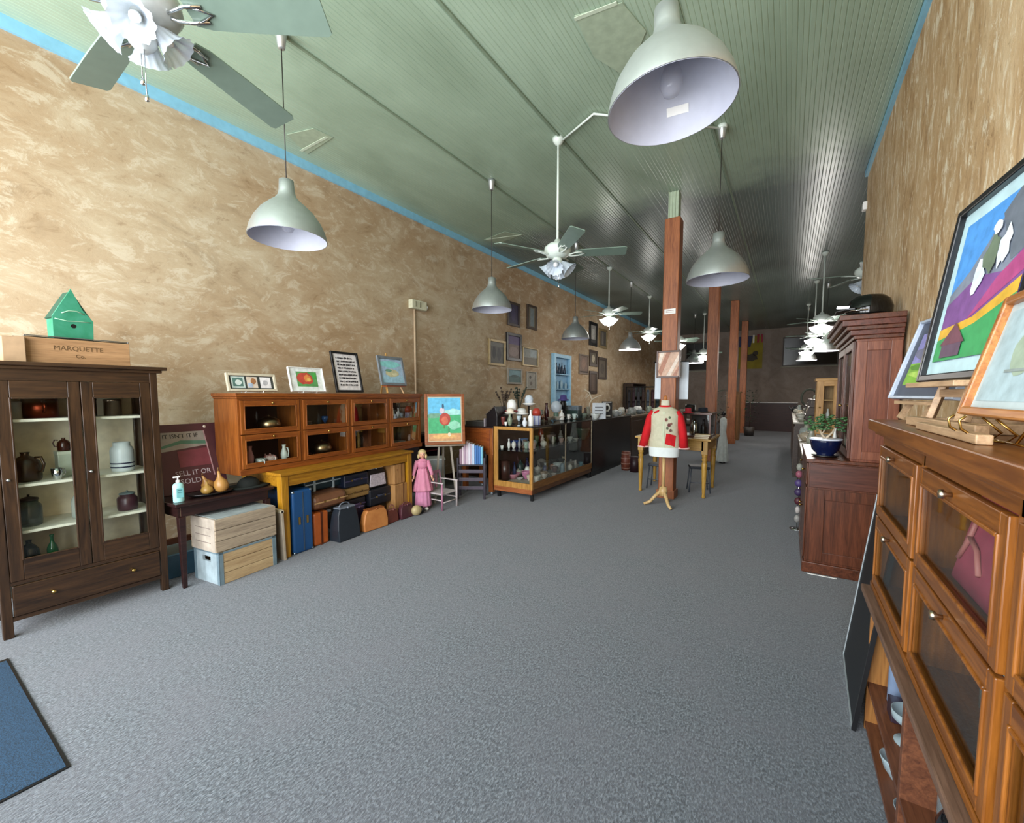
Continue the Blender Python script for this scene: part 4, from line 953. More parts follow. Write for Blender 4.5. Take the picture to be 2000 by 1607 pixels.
for s in (-1, 1): b.tube([(s*0.065, 0, 0.63), (s*0.10, -0.02, 0.53), (s*0.115, -0.07, 0.44), (s*0.118, -0.085, 0.42)], [0.018, 0.016, 0.012, 0.010], 8); b.ball((s*0.131, -0.088, 0.405), 0.011, 0.007, 0.018, 8)
b.build('body', M_SKIN, dl)
b = MB()
for s in (-1, 1): b.ball((s*0.016, -0.041, 0.732), 0.006, 0.004, 0.005, 8)
b.build('eyes', plain('#2b3a52', 0.2), dl)
b = MB(); b.ball((0, -0.0445, 0.703), 0.009, 0.003, 0.004, 8); b.build('lips', plain('#b0404a', 0.4), dl)
b = MB(); b.ball((0, 0.012, 0.745), 0.053, 0.05, 0.046, 20)
for k in range(9):
    a = PI*(-0.12+1.24*k/8); b.ball((0.05*math.cos(a), 0.012+0.045*math.sin(a), 0.70), 0.016, 0.016, 0.03, 8)
b.build('hair', M_HAIR, dl)
for s in (-1, 1):
    b = MB(); b.tube([(s*0.065, 0, 0.64), (s*0.10, -0.02, 0.535), (s*0.12, -0.06, 0.46)], [0.03, 0.026, 0.02], 10); b.build('sleeve', M_PINK, dl)
    b = MB(); b.ball((s*0.045, -0.06, 0.022), 0.026, 0.05, 0.022, 12); b.tube([(s*0.045, -0.02, 0.02), (s*0.045, 0, 0.1)], 0.02, 8); b.build('shoe', M_WHITE, dl)

# ------------------------------------------------------------------ little painted chair
M_PW = plain('#cfc4c4', 0.5, var=0.08); M_PK = plain('#a8748a', 0.5, var=0.2)
ch = thing('child_chair', 'small white and pink painted child armchair in front of the doll', 'chair', (-3.69, 4.02, 0), PI/2)
cw, cd = 0.31, 0.27
for x in (0.012, cw-0.012):
    b = MB(); b.tube([(x, 0, 0), (x, 0, 0.36)], 0.013, 8); b.build('leg', M_PW if x > 0.1 else M_PK, ch)
    b = MB(); b.tube([(x, cd, 0), (x, cd, 0.25), (x, cd+0.04, 0.47)], 0.013, 8); b.build('leg', M_PK, ch)
    b = MB(); b.bar((x, -0.02, 0.355), (x, cd+0.02, 0.355), 0.026, 0.013); b.build('arm_rest', M_PW, ch, bevel=0.003)
b = MB(); b.box(0, 0, 0.20, cw, cd, 0.222); b.build('seat', plain('#b7aeae', 0.7), ch, bevel=0.008)
for k in range(3):
    b = MB(); b.box(0.07+k*0.065, cd+0.015, 0.24, 0.10+k*0.065, cd+0.03, 0.44); b.build('back_slat', M_PK, ch)
b = MB(); b.bar((0, cd+0.035, 0.45), (cw, cd+0.035, 0.45), 0.014, 0.04); b.build('top_rail', M_PK, ch, bevel=0.004)
b = MB(); b.tube([(0.012, 0, 0.10), (cw-0.012, 0, 0.10)], 0.008, 6); b.tube([(0.012, 0, 0.13), (0.012, cd, 0.13)], 0.008, 6); b.tube([(cw-0.012, 0, 0.13), (cw-0.012, cd, 0.13)], 0.008, 6); b.build('stretcher', M_PW, ch)

# ------------------------------------------------------------------ easel with the bird painting
ez = math.radians(48)
es = thing('floor_easel', 'pale wooden floor easel holding the turquoise and green painting', 'easel', (-3.98, 4.42, 0), ez)
for (a, c) in (((-0.15, -0.06, 0), (-0.03, 0.05, 1.36)), ((0.15, -0.06, 0), (0.03, 0.05, 1.36)), ((0, 0.42, 0), (0, 0.07, 1.34))):
    b = MB(); b.bar(a, c, 0.028, 0.02); b.build('leg', plain('#9a9184', 0.6), es, bevel=0.002)
b = MB(); b.box(-0.27, -0.085, 0.79, 0.27, -0.02, 0.808); b.build('ledge', plain('#8a7f70', 0.6), es, bevel=0.002)
off = Matrix.Rotation(ez, 4, 'Z') @ Vector((0, -0.045, 0))
M_MAHF = wood('#7a3c1c', '#9c5a30', 'x', 0.4)
picture('bird_painting', 'wood-framed painting of a round red bird-like figure on green under turquoise sky', (-3.98+off.x, 4.42+off.y, 0.81), ez, 0.55, 0.70, 0.04, M_MAHF,
        [(FULL, '#7fc6d2'), (rect(0, 0.62, 1, 1), '#63b7dd'), (blob(0.75, 0.66, 0.25, 0.08, 12, 0.2, 1), '#a8dcd6'), (rect(0, 0.17, 1, 0.6), '#48ac74'), (blob(0.2, 0.58, 0.24, 0.06, 12, 0.2, 2), '#6f9e86'), (blob(0.8, 0.36, 0.2, 0.1, 12, 0.2, 3), '#8fd0b0'), (rect(0, 0, 1, 0.17), '#cf9a6a'),
         (blob(0.48, 0.1, 0.4, 0.05, 12, 0.2, 4), '#e0b070'), (blob(0.5, 0.5, 0.17, 0.15, 18, 0.06, 5), '#b4483c'), (blob(0.5, 0.47, 0.10, 0.09, 14, 0.1, 6), '#cf6a52'), (blob(0.42, 0.70, 0.08, 0.07, 12, 0.1, 7), '#d6c8d4'), (blob(0.45, 0.8, 0.03, 0.06, 8, 0.1, 8), '#3a4c66'),
         (rect(0.60, 0.15, 0.63, 0.34), '#5c8a5a'), (blob(0.63, 0.14, 0.05, 0.05, 8, 0.1, 9), '#e6d9b8'), (rect(0.46, 0.28, 0.48, 0.38), '#6a7a3a')], lean=0.12, mat_board=M_CREAM, mb=0.012)
# pale storage boxes behind the little chair
for (z, h, lab, c) in ((0.0, 0.28, 'lower white storage box behind the little painted chair', '#bccac8'), (0.285, 0.28, 'upper greyish storage box under the easel painting', '#a3aeb0')):
    o = thing('storage_box', lab, 'box', (-4.22, 4.50, z), ez, 'pale storage boxes under the easel')
    b = MB(); b.box(-0.13, 0.1, 0, 0.13, 0.36, h-0.03); b.build('box_body', plain(c, 0.5), o, bevel=0.01)
    b = MB(); b.box(-0.14, 0.09, h-0.03, 0.14, 0.37, h); b.build('lid', plain('#cfd8d6', 0.5), o, bevel=0.004)
# dark low cupboard behind the easel
o = thing('low_cupboard', 'dark low cupboard with red-brown shelves against the wall behind the easel', 'cupboard', (-4.62, 4.55, 0), PI/2)
b = MB(); b.box(0, 0, 0, 0.5, 0.3, 0.03); b.box(0, 0, 0.87, 0.5, 0.3, 0.90); b.box(0, 0, 0.03, 0.02, 0.3, 0.87); b.box(0.48, 0, 0.03, 0.5, 0.3, 0.87); b.box(0.02, 0.28, 0.03, 0.48, 0.3, 0.87); b.build('carcass', plain('#1f1418', 0.5), o)
for z in (0.62, 0.76):
    b = MB(); b.box(0.02, 0.01, z, 0.48, 0.28, z+0.015); b.build('shelf', plain('#5a1c22', 0.5), o)
# dark slatted rack with books
RZ = math.radians(32)
rk = thing('book_rack', 'small dark slatted wooden rack loaded with books left of the display case', 'rack', (-3.76, 4.72, 0), RZ)
M_RK = plain('#2c2430', 0.4)
for x in (-0.19, 0.19):
    for y in (0.0, 0.24):
        b = MB(); b.box(x-0.014, y-0.014, 0, x+0.014, y+0.014, 0.62 if y else 0.60); b.build('leg', M_RK, rk, bevel=0.003)
b = MB(); b.box(-0.19, -0.01, 0.485, 0.19, 0.25, 0.50); b.build('shelf', M_RK, rk)
for z in (0.14, 0.26, 0.38):
    b = MB(); b.box(-0.18, -0.008, z, 0.18, 0.006, z+0.05); b.build('front_slat', plain('#4d4450', 0.35), rk, bevel=0.003)
b = MB(); b.box(-0.19, 0.235, 0.56, 0.19, 0.25, 0.66); b.build('back_rail', M_RK, rk)
cols = ['#8d6f80', '#d8c6cc', '#a98ca0', '#c9b6c2', '#d9d3dc', '#b9a8b8', '#b8c8de', '#3f78b8', '#2f66a8', '#2f6fb5', '#74b8d0']
names = ['mauve', 'whitish pink', 'dusty lilac', 'pale pink', 'off-white', 'grey-lilac', 'pale blue', 'bright blue', 'deep blue', 'medium blue', 'light turquoise']
hs = [0.22, 0.25, 0.30, 0.33, 0.31, 0.30, 0.29, 0.27, 0.27, 0.26, 0.25]
Mr = Matrix.Translation((-3.76, 4.72, 0)) @ Matrix.Rotation(RZ, 4, 'Z'); x = -0.165
for k, (c, nm, h) in enumerate(zip(cols, names, hs)):
    th = 0.026 + 0.006*(k % 3 == 0)
    L = Mr @ Vector((x, 0.01, 0.501)); x += th + 0.002
    o = thing('book', '%s book standing upright in the dark slatted rack' % nm, 'book', L, RZ, 'books in the dark rack')
    b = MB(); b.box(0, 0, 0, 0.002, 0.17, h); b.box(th-0.002, 0, 0, th, 0.17, h); b.box(0.002, 0, 0, th-0.002, 0.003, h); b.build('cover', plain(c, 0.5, var=0.06), o, bevel=0.001)
    b = MB(); b.box(0.002, 0.004, 0.003, th-0.002, 0.165, h-0.004); b.build('pages', plain('#d8d0bd', 0.8), o)

# ------------------------------------------------------------------ fuse box and conduit on the left wall
o = thing('fuse_box', 'cream fuse box high on the left wall with a pipe running down', 'fuse box', (XL, 4.90, 2.83), PI/2)
b = MB(); b.box(-0.15, -0.09, 0, 0.17, 0, 0.14); b.build('box_body', plain('#c9c6ab', 0.5), o, bevel=0.01)
b = MB(); b.box(-0.09, -0.098, 0.03, -0.06, -0.09, 0.11); b.box(0.0, -0.098, 0.03, 0.03, -0.09, 0.11); b.build('switch', plain('#8f8c74', 0.5), o)
b = MB(); b.M = Matrix.Translation((0.17, -0.05, 0.06)) @ Matrix.Rotation(PI/2, 4, 'Y'); b.cyl((0,0,0), 0.035, 0.03, 14); b.build('side_cap', M_WHITE, o)
b = MB(); b.tube([(-0.05, -0.03, 0.0), (-0.05, -0.03, -1.9)], 0.016, 8); b.build('conduit_pipe', plain('#c2a98c', 0.5), o)

# ------------------------------------------------------------------ oak cupboard and open black case left of the display case
o = thing('oak_cupboard', 'small oak cupboard on legs with a square panelled door, left of the glass display case', 'cupboard', (-4.20, 5.06, 0))
W_OK = wood('#7a3f1a', '#9c5a2a', 'z', 0.4)
b = MB(); b.box(0, 0, 0.60, 0.58, 0.5, 1.0); b.build('carcass', W_OK, o, bevel=0.004)
b = MB(); b.box(-0.015, -0.015, 1.0, 0.595, 0.5, 1.022); b.build('top_board', plain('#2a1612', 0.4), o, bevel=0.003)
b = MB(); b.frame(0.04, 0.63, 0.53, 0.98, 0.05, -0.012, 0.0); b.box(0.09, -0.004, 0.68, 0.48, 0.0, 0.93); d = b.build('door', wood('#7a3a18', '#97501f', 'x', 0.4), o, bevel=0.003)
knob(d, 0.28, -0.004, 0.82, M_BRASS, 0.009)
for x in (0.0, 0.50):
    for y in (0.0, 0.42):
        b = MB(); b.box(x, y, 0.05, x+0.075, y+0.06, 0.60); lg = b.build('leg', W_OK, o, bevel=0.004)
        b = MB(); b.ball((x+0.035, y+0.03, 0.026), 0.022, 0.014, 0.025, 12); b.build('caster', plain('#a9b3bb', 0.3, 0.5), lg)
o = thing('open_case', 'black instrument case with raised lid standing open on the oak cupboard', 'case', (-4.16, 5.10, 1.022))
b = MB(); b.box(0.0, 0.0, 0, 0.36, 0.30, 0.03)
b.box(0.0, 0.0, 0.03, 0.36, 0.01, 0.07); b.box(0.0, 0.29, 0.03, 0.36, 0.30, 0.07); b.box(0.0, 0.01, 0.03, 0.01, 0.29, 0.07); b.build('case_tray', plain('#3a3836', 0.5), o)
b = MB(); b.box(0.02, 0.02, 0.031, 0.34, 0.28, 0.045)
for k in range(6): b.box(0.05+k*0.045, 0.05, 0.045, 0.075+k*0.045, 0.25, 0.062)
b.build('grey_fittings', plain('#8e8f90', 0.4), o)
b = MB(); b.box(0.355, -0.01, 0.0, 0.368, 0.31, 0.12); b.build('end_rail', plain('#a49aa0', 0.4), o)
o = thing('case_lid', 'dark slanted lid board propped beside the open black case', 'lid', (-3.77, 5.10, 1.022))
b = MB(); b.prism([(0, 0), (0.20, 0), (0.20, 0.16), (0.16, 0.30), (0.0, 0.17)], 0.0, 0.30, 'xz'); b.build('lid_body', plain('#120c0e', 0.35), o, bevel=0.004)
b = MB(); b.bar((0.0, -0.004, 0.178), (0.16, -0.004, 0.305), 0.02, 0.012); b.build('worn_edge', plain('#4a4038', 0.4), o)
# ------------------------------------------------------------------ glass display case (oak end frame) and its black half
W_DC = wood('#9a6a2c', '#bf8d48', 'z', 0.4); W_DCX = wood('#9a6a2c', '#bf8d48', 'x', 0.4)
X0, X1, Y0, Y1, HC = -3.585, -2.93, 5.03, 7.16, 1.05
dc = thing('display_case', 'oak-framed glass display case full of dishes, its end facing the camera', 'display case', (X0, Y0, 0))
w_, l_ = X1-X0, Y1-Y0
b = MB(); b.box(0, 0, 0.17, w_, 0.03, 0.25); b.box(0.07, 0, HC-0.055, w_-0.045, 0.03, HC-0.012); b.box(0, 0, 0.25, 0.07, 0.03, HC-0.012); b.box(w_-0.045, 0, 0.25, w_, 0.03, HC-0.012); b.build('end_frame', W_DC, dc, bevel=0.003)
b = MB(); b.box(0.0, 0.005, 0.10, w_-0.01, 0.04, 0.17); b.build('end_plinth', wood('#8a4a24', '#a8643a', 'x', 0.4), dc, bevel=0.003)
b = MB(); b.box(0.01, 0.04, 0.10, w_-0.01, l_, 0.20); b.build('base', wood('#4a2a12', '#6a4420', 'y', 0.4), dc)
b = MB(); b.box(0.01, 0.03, 0.20, w_-0.01, l_, 0.225); b.build('bottom_shelf', plain('#a39c8c', 0.6), dc)
b = MB(); b.box(w_-0.012, 0.03, 0.17, w_, l_, 0.27); b.build('front_rail', wood('#6b4418', '#8a5e28', 'y', 0.4), dc, bevel=0.002)
b = MB(); b.box(0, 0.03, 0.17, 0.015, l_, HC-0.012); b.build('rear_panel', plain('#4a3226', 0.5), dc)
for (n, a) in (('end_glass', (0.07, 0.012, 0.25, w_-0.045, 0.016, HC-0.055)), ('front_glass', (w_-0.006, 0.03, 0.27, w_-0.002, l_, HC-0.02)), ('top_glass', (0, 0.0, HC-0.010, w_, l_, HC-0.001))):
    b = MB(); b.box(*a); b.build(n, M_GLASS, dc)
b = MB(); b.box(0.02, 0.035, 0.685, w_-0.10, l_-0.02, 0.692); b.build('glass_shelf', glass((0.75, 0.85, 0.8, 1), 1.0), dc)
M_PST = metal('#b8a890', 0.3)
for y in (1.06, l_-0.006):
    b = MB(); b.box(w_-0.012, y-0.008, 0.27, w_+0.001, y+0.008, HC-0.012); b.build('glass_post', M_PST, dc)
b = MB(); b.box(w_-0.014, 0.0, HC-0.016, w_+0.002, l_, HC+0.001); b.build('top_edge_strip', plain('#2c2824', 0.35), dc)
for (x, y) in ((0.03, 0.05), (w_-0.06, 0.05), (0.03, l_-0.08), (w_-0.06, l_-0.08)):
    b = MB(); b.box(x, y, 0, x+0.04, y+0.04, 0.10); b.build('foot', M_BLACK, dc)
kc = thing('black_counter', 'long black-fronted shop counter continuing behind the glass display case', 'counter', (X0, 7.20, 0))
b = MB(); b.box(0.02, 0.0, 0.0, w_-0.03, 2.15, 0.10); b.build('plinth', M_BLACK, kc)
b = MB(); b.box(0, 0, 0.10, w_, 2.15, 1.0); b.build('carcass', plain('#0c0c0e', 0.3), kc)
b = MB(); b.box(-0.01, -0.005, 1.0, w_+0.015, 2.16, 1.035); b.build('counter_top', plain('#191816', 0.25), kc, bevel=0.003)
bc = thing('brown_counter', 'dark brown counter beyond the black one, holding rows of white dishes', 'counter', (X0, 9.38, 0))
b = MB(); b.box(0, 0, 0.0, w_, 3.0, 0.98); b.build('carcass', W_WAL, bc)
b = MB(); b.box(-0.02, 0, 0.98, w_+0.03, 3.02, 1.02); b.build('counter_top', wood('#5a4a38', '#75624a', 'y', 0.4), bc, bevel=0.003)
for k in range(3):
    b = MB(); b.box(w_, 0.08+k*1.0, 0.12, w_+0.012, 0.95+k*1.0, 0.9); b.build('front_panel', W_WALX, bc, bevel=0.003)

# wares inside the glass case: (kind, name, x0, x1, ytop, ybottom, z, colour, label, extras)
def G(c, r=0.35): return plain(c, r)
inside = [
 ('bowl', 'blue_bowl', 996, 1018, 843, 856, 0.693, G('#24407c'), 'blue glass bowl high at the left of the display case end', {}),
 ('bowl', 'blue_bowl', 1016, 1032, 842, 855, 0.693, G('#5878a8'), 'pale blue bowl high at the right behind the display case end glass', {}),
 ('cup', 'white_ball', 977, 984, 868, 875, 0.693, G('#e8e6e2'), 'tiny white cup alone at the left of the middle glass shelf', {}),
 ('vase', 'white_figurine', 989, 999, 857, 876, 0.693, G('#dcd6d2'), 'white porcelain figurine on the middle glass shelf', {}),
 ('pot', 'white_figurine', 999, 1008, 860, 876, 0.693, G('#cfc9c4'), 'second, rounder white figurine on the middle glass shelf', {}),
 ('vase', 'grey_pitcher', 1009, 1020, 856, 876, 0.693, G('#7b7a80'), 'grey mottled pitcher on the middle glass shelf', {'handle': 1}),
 ('cup', 'green_cup', 1022, 1034, 862, 876, 0.693, G('#7f8c80'), 'grey-green cup at the right end of the middle glass shelf', {'handle': 1}),
 ('bottle', 'navy_bottle', 1001, 1008, 882, 912, 0.226, G('#1c2a5c'), 'navy blue tall bottle in the lower left of the display case', {}),
 ('jug', 'teal_jug', 1009, 1024, 884, 915, 0.226, G('#14302e'), 'dark teal jug at the back of the display case bottom', {}),
 ('bottle', 'navy_bottle', 1024, 1035, 884, 915, 0.226, G('#1a1640'), 'deep violet-blue bottle right of the dark teal jug', {}),
 ('drum', 'brown_canister', 978, 996, 884, 922, 0.226, G('#3a201a'), 'dark brown tall tin at the left of the display case bottom', {}),
 ('pot', 'cream_teapot', 1004, 1020, 908, 923, 0.226, G('#b9b2a2'), 'cream teapot behind the pink dishes in the display case', {'handle': 1, 'spout': 1}),
 ('plate', 'pink_dish', 980, 1018, 924, 934, 0.226, G('#c98796'), 'large pink oval dish at the bottom of the display case end', {}),
 ('bowl', 'pink_bowl', 1018, 1038, 921, 936, 0.226, two_tone('#c98aa0', '#a85a84', 20, 0.4, 0.3), 'pink and mauve bowl right of the large pink dish', {}),
 ('jar', 'red_lantern', 1051, 1062, 834, 859, 0.693, G('#7c2420', 0.2), 'red glass lantern jar on the glass shelf', {'lid': G('#5a1a16')}),
 ('cup', 'green_cup', 1044, 1053, 850, 864, 0.693, G('#6c7f5a'), 'small green and white cup left of the red lantern jar', {}),
 ('goblet', 'white_goblet', 1056, 1064, 856, 865, 0.693, G('#cfcdb4'), 'little cream goblet in front of the red lantern jar', {}),
 ('bowl', 'mauve_bowl', 1066, 1086, 850, 862, 0.693, two_tone('#7a625e', '#a48f88', 18, 0.35, 0.3), 'mottled mauve bowl in the middle of the glass shelf', {}),
 ('jar', 'brown_jar', 1068, 1086, 834, 849, 0.693, G('#4a3b36'), 'dark brown covered jar at the back of the glass shelf', {}),
 ('vase', 'grey_vase', 1088, 1102, 841, 858, 0.693, G('#8f877e'), 'grey-white vase just before the thin case post', {}),
 ('cup', 'brown_cup', 1109, 1118, 838, 852, 0.693, G('#5c4038'), 'brown cup just behind the thin case post', {}),
 ('bowl', 'green_bowl', 1124, 1152, 838, 860, 0.693, G('#34463a'), 'big dark green glass bowl in the far bay of the display case', {}),
 ('lampglobe', 'cloth_bundle', 1048, 1068, 887, 908, 0.226, G('#8f857a', 0.8), 'greyish covered tureen at the front of the case bottom', {}),
 ('bowl', 'tureen', 1052, 1076, 902, 918, 0.226, G('#4a403c'), 'dark bowl with a pale rim below the covered tureen', {}),
 ('bowl', 'white_bowl', 1043, 1060, 914, 924, 0.226, G('#c9bfae'), 'white shallow bowl near the corner of the display case', {}),
 ('cup', 'brown_pitcher', 1055, 1070, 921, 934, 0.226, two_tone('#9a8468', '#3c2a20', 12, 0.35, 0.2), 'brown and cream patterned pitcher near the case front', {'handle': 1}),
 ('plate', 'silver_tray', 1072, 1088, 888, 900, 0.226, M_CHROME, 'silver tray behind the white sugar bowl', {}),
 ('cup', 'silver_cup', 1082, 1089, 890, 897, 0.226, M_CHROME, 'small shining silver cup in the bottom of the case', {}),
 ('bowl', 'white_tureen', 1080, 1098, 905, 921, 0.226, G('#b9c0bd'), 'white fluted sugar bowl near the thin case post', {}),
 ('plate', 'grey_plate', 1088, 1102, 896, 905, 0.226, G('#5c6462'), 'dark grey plate behind the white fluted sugar bowl', {}),
 ('goblet', 'cream_goblet', 1097, 1105, 884, 896, 0.226, G('#d0c2a6'), 'cream goblet beside the thin case post', {}),
 ('bowl', 'brown_bowl', 1077, 1090, 912, 925, 0.226, G('#5a4540'), 'dull brown bowl in front of the fluted sugar bowl', {}),
 ('vase', 'glass_vase', 1098, 1107, 900, 916, 0.226, frosted('#9fb0ae', 0.6), 'clear cut glass vase near the thin case post', {}),
 ('bowl', 'green_dish', 1108, 1122, 885, 896, 0.226, G('#3c6a4c'), 'green dish in the far bay of the display case', {}),
 ('pot', 'teal_pot', 1120, 1136, 886, 901, 0.226, G('#3c7484', 0.25), 'bright teal pot in the far bay of the display case', {}),
 ('bowl', 'navy_bowl', 1126, 1142, 882, 890, 0.226, G('#20305c'), 'navy bowl behind the teal pot', {}),
 ('pot', 'teal_pot', 1136, 1148, 884, 898, 0.226, G('#4a8a98', 0.25), 'lighter turquoise pot at the far end of the display case', {}),
 ('vase', 'grey_vase', 1110, 1120, 897, 908, 0.226, G('#a3a19c'), 'pale grey vase at the front of the far bay', {}),
]
for kind, nm, a, c_, yt_, yb_, z, m, lab, kw in inside: W(kind, nm, a, c_, yt_, yb_, z, m, lab, nm.split('_')[-1], lo=-3.5, hi=(-3.08 if z > 0.5 else -3.0), ylo=5.16, **kw)

# more of the crowded crockery, too small in the photo to tell apart
RG = random.Random(77); EX = ['#c9c2b8', '#8f8378', '#b59a94', '#6f7f86', '#d8d4cc', '#5c4a40', '#4f7f8c', '#a8765c', '#7c8a6c', '#3c3e58', '#c7a9a0']
k = 0
for z, xs, ys in ((0.226, (-3.04, -3.18, -3.34), [5.35, 5.62, 5.9, 6.2, 6.45, 6.72, 6.98]), (0.693, (-3.14, -3.3), [5.45, 5.75, 6.05, 6.35, 6.65, 6.95])):
    for x in xs:
        for y in ys:
            kd = ('bowl', 'cup', 'vase', 'pot', 'jar', 'plate')[(k*5+1) % 6]; h = {'bowl': 0.07, 'cup': 0.075, 'vase': 0.15, 'pot': 0.12, 'jar': 0.13, 'plate': 0.03}[kd]
            ware(kd, {'bowl': 'bowl', 'cup': 'cup', 'vase': 'vase', 'pot': 'teapot', 'jar': 'jar', 'plate': 'dish'}[kd], (x+RG.uniform(-.02, .02), y+RG.uniform(-.04, .04), z), RG.uniform(0.038, 0.055), h*RG.uniform(0.85, 1.2), two_tone(EX[k % 11], '#e0dbd0', 22, 0.35, 0.45) if k % 3 else G(EX[k % 11]), 'small piece of crockery crowded %s of the glass display case' % ('on the floor' if z < 0.5 else 'on the glass shelf'), 'crockery', group='crockery crowded in the display case, %s' % ('bottom' if z < 0.5 else 'shelf'), seg=16)
            k += 1

# wares on top of the display case (top at 1.05)
T1 = 1.051
def bbt(*a):
    return clampx(*bb(*a), -3.5, -3.02, 5.12)
def hatstand(x0, x1, yt, yb, z, head, brim, label, h0):
    L, r, h = bbt(x0, x1, yt, yb, z)
    o = thing('hat_on_stand', label, 'hat', L)
    b = MB(); b.lathe([(0.0, 0), (r*0.5, 0), (r*0.45, 0.01), (0.012, 0.02), (0.012, h*h0), (0.0, h*h0)], (0,0,0), 16); b.build('stand', M_BLACK, o)
    b = MB(); b.lathe([(0.0, h*h0*0.9), (r*0.6, h*h0*0.92), (r, h*h0), (r*0.98, h*h0+0.01), (r*0.62, h*h0+0.015)], (0,0,0), 24, sy=0.85); b.build('brim', brim, o)
    b = MB(); b.lathe([(r*0.64, h*h0), (r*0.66, h*h0+(h-h*h0)*0.6), (r*0.45, h*0.97), (0.0, h)], (0,0,0), 24, sy=0.85); b.build('crown', head, o)
    return o
hatstand(985, 1014, 779, 828, T1, M_WHITE, plain('#8c3b3c', 0.6), 'white rounded cap with a red band, highest at the left on the display case', 0.52)
hatstand(1020, 1046, 771, 826, T1, two_tone('#dfe3e6', '#9fb0c4', 20, 0.6, 0.3), M_WHITE, 'white and pale blue bonnet on a tall black stand', 0.68)
hatstand(985, 1008, 797, 830, T1, plain('#d9ccb9', 0.5), plain('#e4ddd0', 0.5), 'cream wide-brimmed hat low at the left front of the display case', 0.7)
hatstand(1003, 1034, 797, 829, T1, plain('#c7c7c4', 0.5), plain('#e6e6e2', 0.5), 'white wide-brimmed hat in the middle front of the display case', 0.65)
on_top = [
 ('vase', 'green_vase', 988, 1004, 808, 831, G('#7b8570'), 'green-grey glass vase below the cream hat', {}),
 ('bowl', 'red_bowl', 978, 988, 812, 828, G('#6a302a'), 'red-brown bowl at the left front of the display case top', {}),
 ('cup', 'white_cup', 985, 991, 824, 831, M_WHITE, 'tiny white cup at the left front edge of the display case top', {}),
 ('goblet', 'glass_goblet', 1009, 1018, 812, 832, frosted('#c0cfd6', 0.7), 'clear glass goblet at the front of the display case top', {}),
 ('vase', 'white_vase', 1017, 1033, 816, 833, G('#d5dbe4'), 'white vase with grey marks at the front of the display case top', {}),
 ('bottle', 'white_bottle', 1031, 1042, 801, 832, M_WHITE, 'slim white bottle beside the red-capped canister', {}),
 ('plate', 'grey_dish', 1060, 1082, 812, 818, G('#8d8578'), 'grey shallow dish in the middle of the display case top', {}),
 ('plate', 'cream_dish', 1078, 1104, 813, 820, G('#b3a898'), 'pale cream dish under the frilled globe', {}),
 ('bottle', 'white_bottle', 1092, 1102, 800, 820, M_WHITE, 'short white bottle right of the frilled white globe', {}),
 ('vase', 'maroon_vase', 1060, 1075, 772, 806, G('#3c1418', 0.25), 'tall dark maroon vase left of the frilled globe', {}),
 ('cup', 'white_mug', 1107, 1114, 809, 819, M_WHITE, 'small white mug by the dark green box', {'handle': 1}),
 ('cup', 'white_mug', 1117, 1126, 808, 818, G('#c9dcd8'), 'pale mint mug right of the small white mug', {'handle': 1}),
 ('jar', 'dark_jar', 1126, 1136, 796, 815, G('#2c2a3a'), 'dark bluish jar at the far end of the display case top', {}),
 ('pot', 'copper_kettle', 1046, 1060, 806, 822, metal('#8a5a40', 0.3), 'small copper kettle behind the red-capped canister', {'handle': 1}),
 ('cup', 'silver_cup', 1066, 1073, 808, 816, M_CHROME, 'silver cup beside the tall maroon vase', {}),
 ('bowl', 'blue_bowl', 1112, 1126, 806, 814, G('#4a5a7c'), 'greyish blue bowl in front of the trinket box', {}),
 ('vase', 'brown_vase', 1138, 1147, 796, 815, G('#4a3426'), 'dark brown vase, last before the black counter', {}),
 ('jar', 'grey_jar', 1052, 1062, 790, 812, G('#6c7068'), 'grey green jar left of the tall maroon vase', {}),
]
for kind, nm, a, c_, yt_, yb_, m, lab, kw in on_top: W(kind, nm, a, c_, yt_, yb_, T1, m, lab, nm.split('_')[-1], lo=-3.5, hi=-2.99, ylo=5.1, **kw)
L, r, h = bbt(1040, 1056, 797, 830, T1)
o = thing('striped_canister', 'blue and white striped canister with a red domed cap', 'canister', L)
b = MB(); b.lathe([(0, 0), (r, 0), (r, h*0.55), (0, h*0.55)], (0,0,0), 20); b.build('body', plain('#c8cfe6', 0.4), o)
for k in range(6):
    b = MB(); a = 2*PI*k/6; b.box(-0.005, -r-0.001, 0, 0.005, -r+0.003, h*0.54); b.build('stripe', plain('#3c4aa0', 0.4), o, rot=(0, 0, a))
b = MB(); b.lathe([(r*1.02, h*0.55), (r*1.05, h*0.8), (r*0.7, h*0.97), (0, h)], (0,0,0), 20); b.build('cap', plain('#a8382c', 0.4), o)
L, r, h = bbt(1075, 1097, 783, 819, T1)
o = thing('globe_lamp', 'small lamp with a fluted white glass globe and green base', 'lamp', L)
b = MB(); b.lathe([(0, 0), (r*0.6, 0), (r*0.4, h*0.1), (r*0.5, h*0.3), (r*0.3, h*0.4), (0, h*0.4)], (0,0,0), 20); b.build('base', plain('#5e7a6c', 0.3), o)
b = MB(); b.shell([(r*0.5, h*0.38), (r*0.98, h*0.55), (r, h*0.75), (r*0.7, h*0.93), (r*0.35, h)], (0,0,0), 40, 0, flute=12, fl=0.05); b.build('glass_globe', M_TULIP, o)
L, r, h = bbt(1088, 1112, 771, 818, T1)
o = thing('mannequin_head', 'black display head wearing a purple feathered hat', 'display head', L)
b = MB(); b.lathe([(0, 0), (r*0.55, 0), (r*0.3, h*0.12), (r*0.28, h*0.35)], (0,0,0), 18); b.ball((0, 0, h*0.58), r*0.52, r*0.6, h*0.26, 18); b.ball((0, -r*0.6, h*0.56), r*0.08, r*0.1, h*0.04, 8); b.build('head', M_BLACK, o)
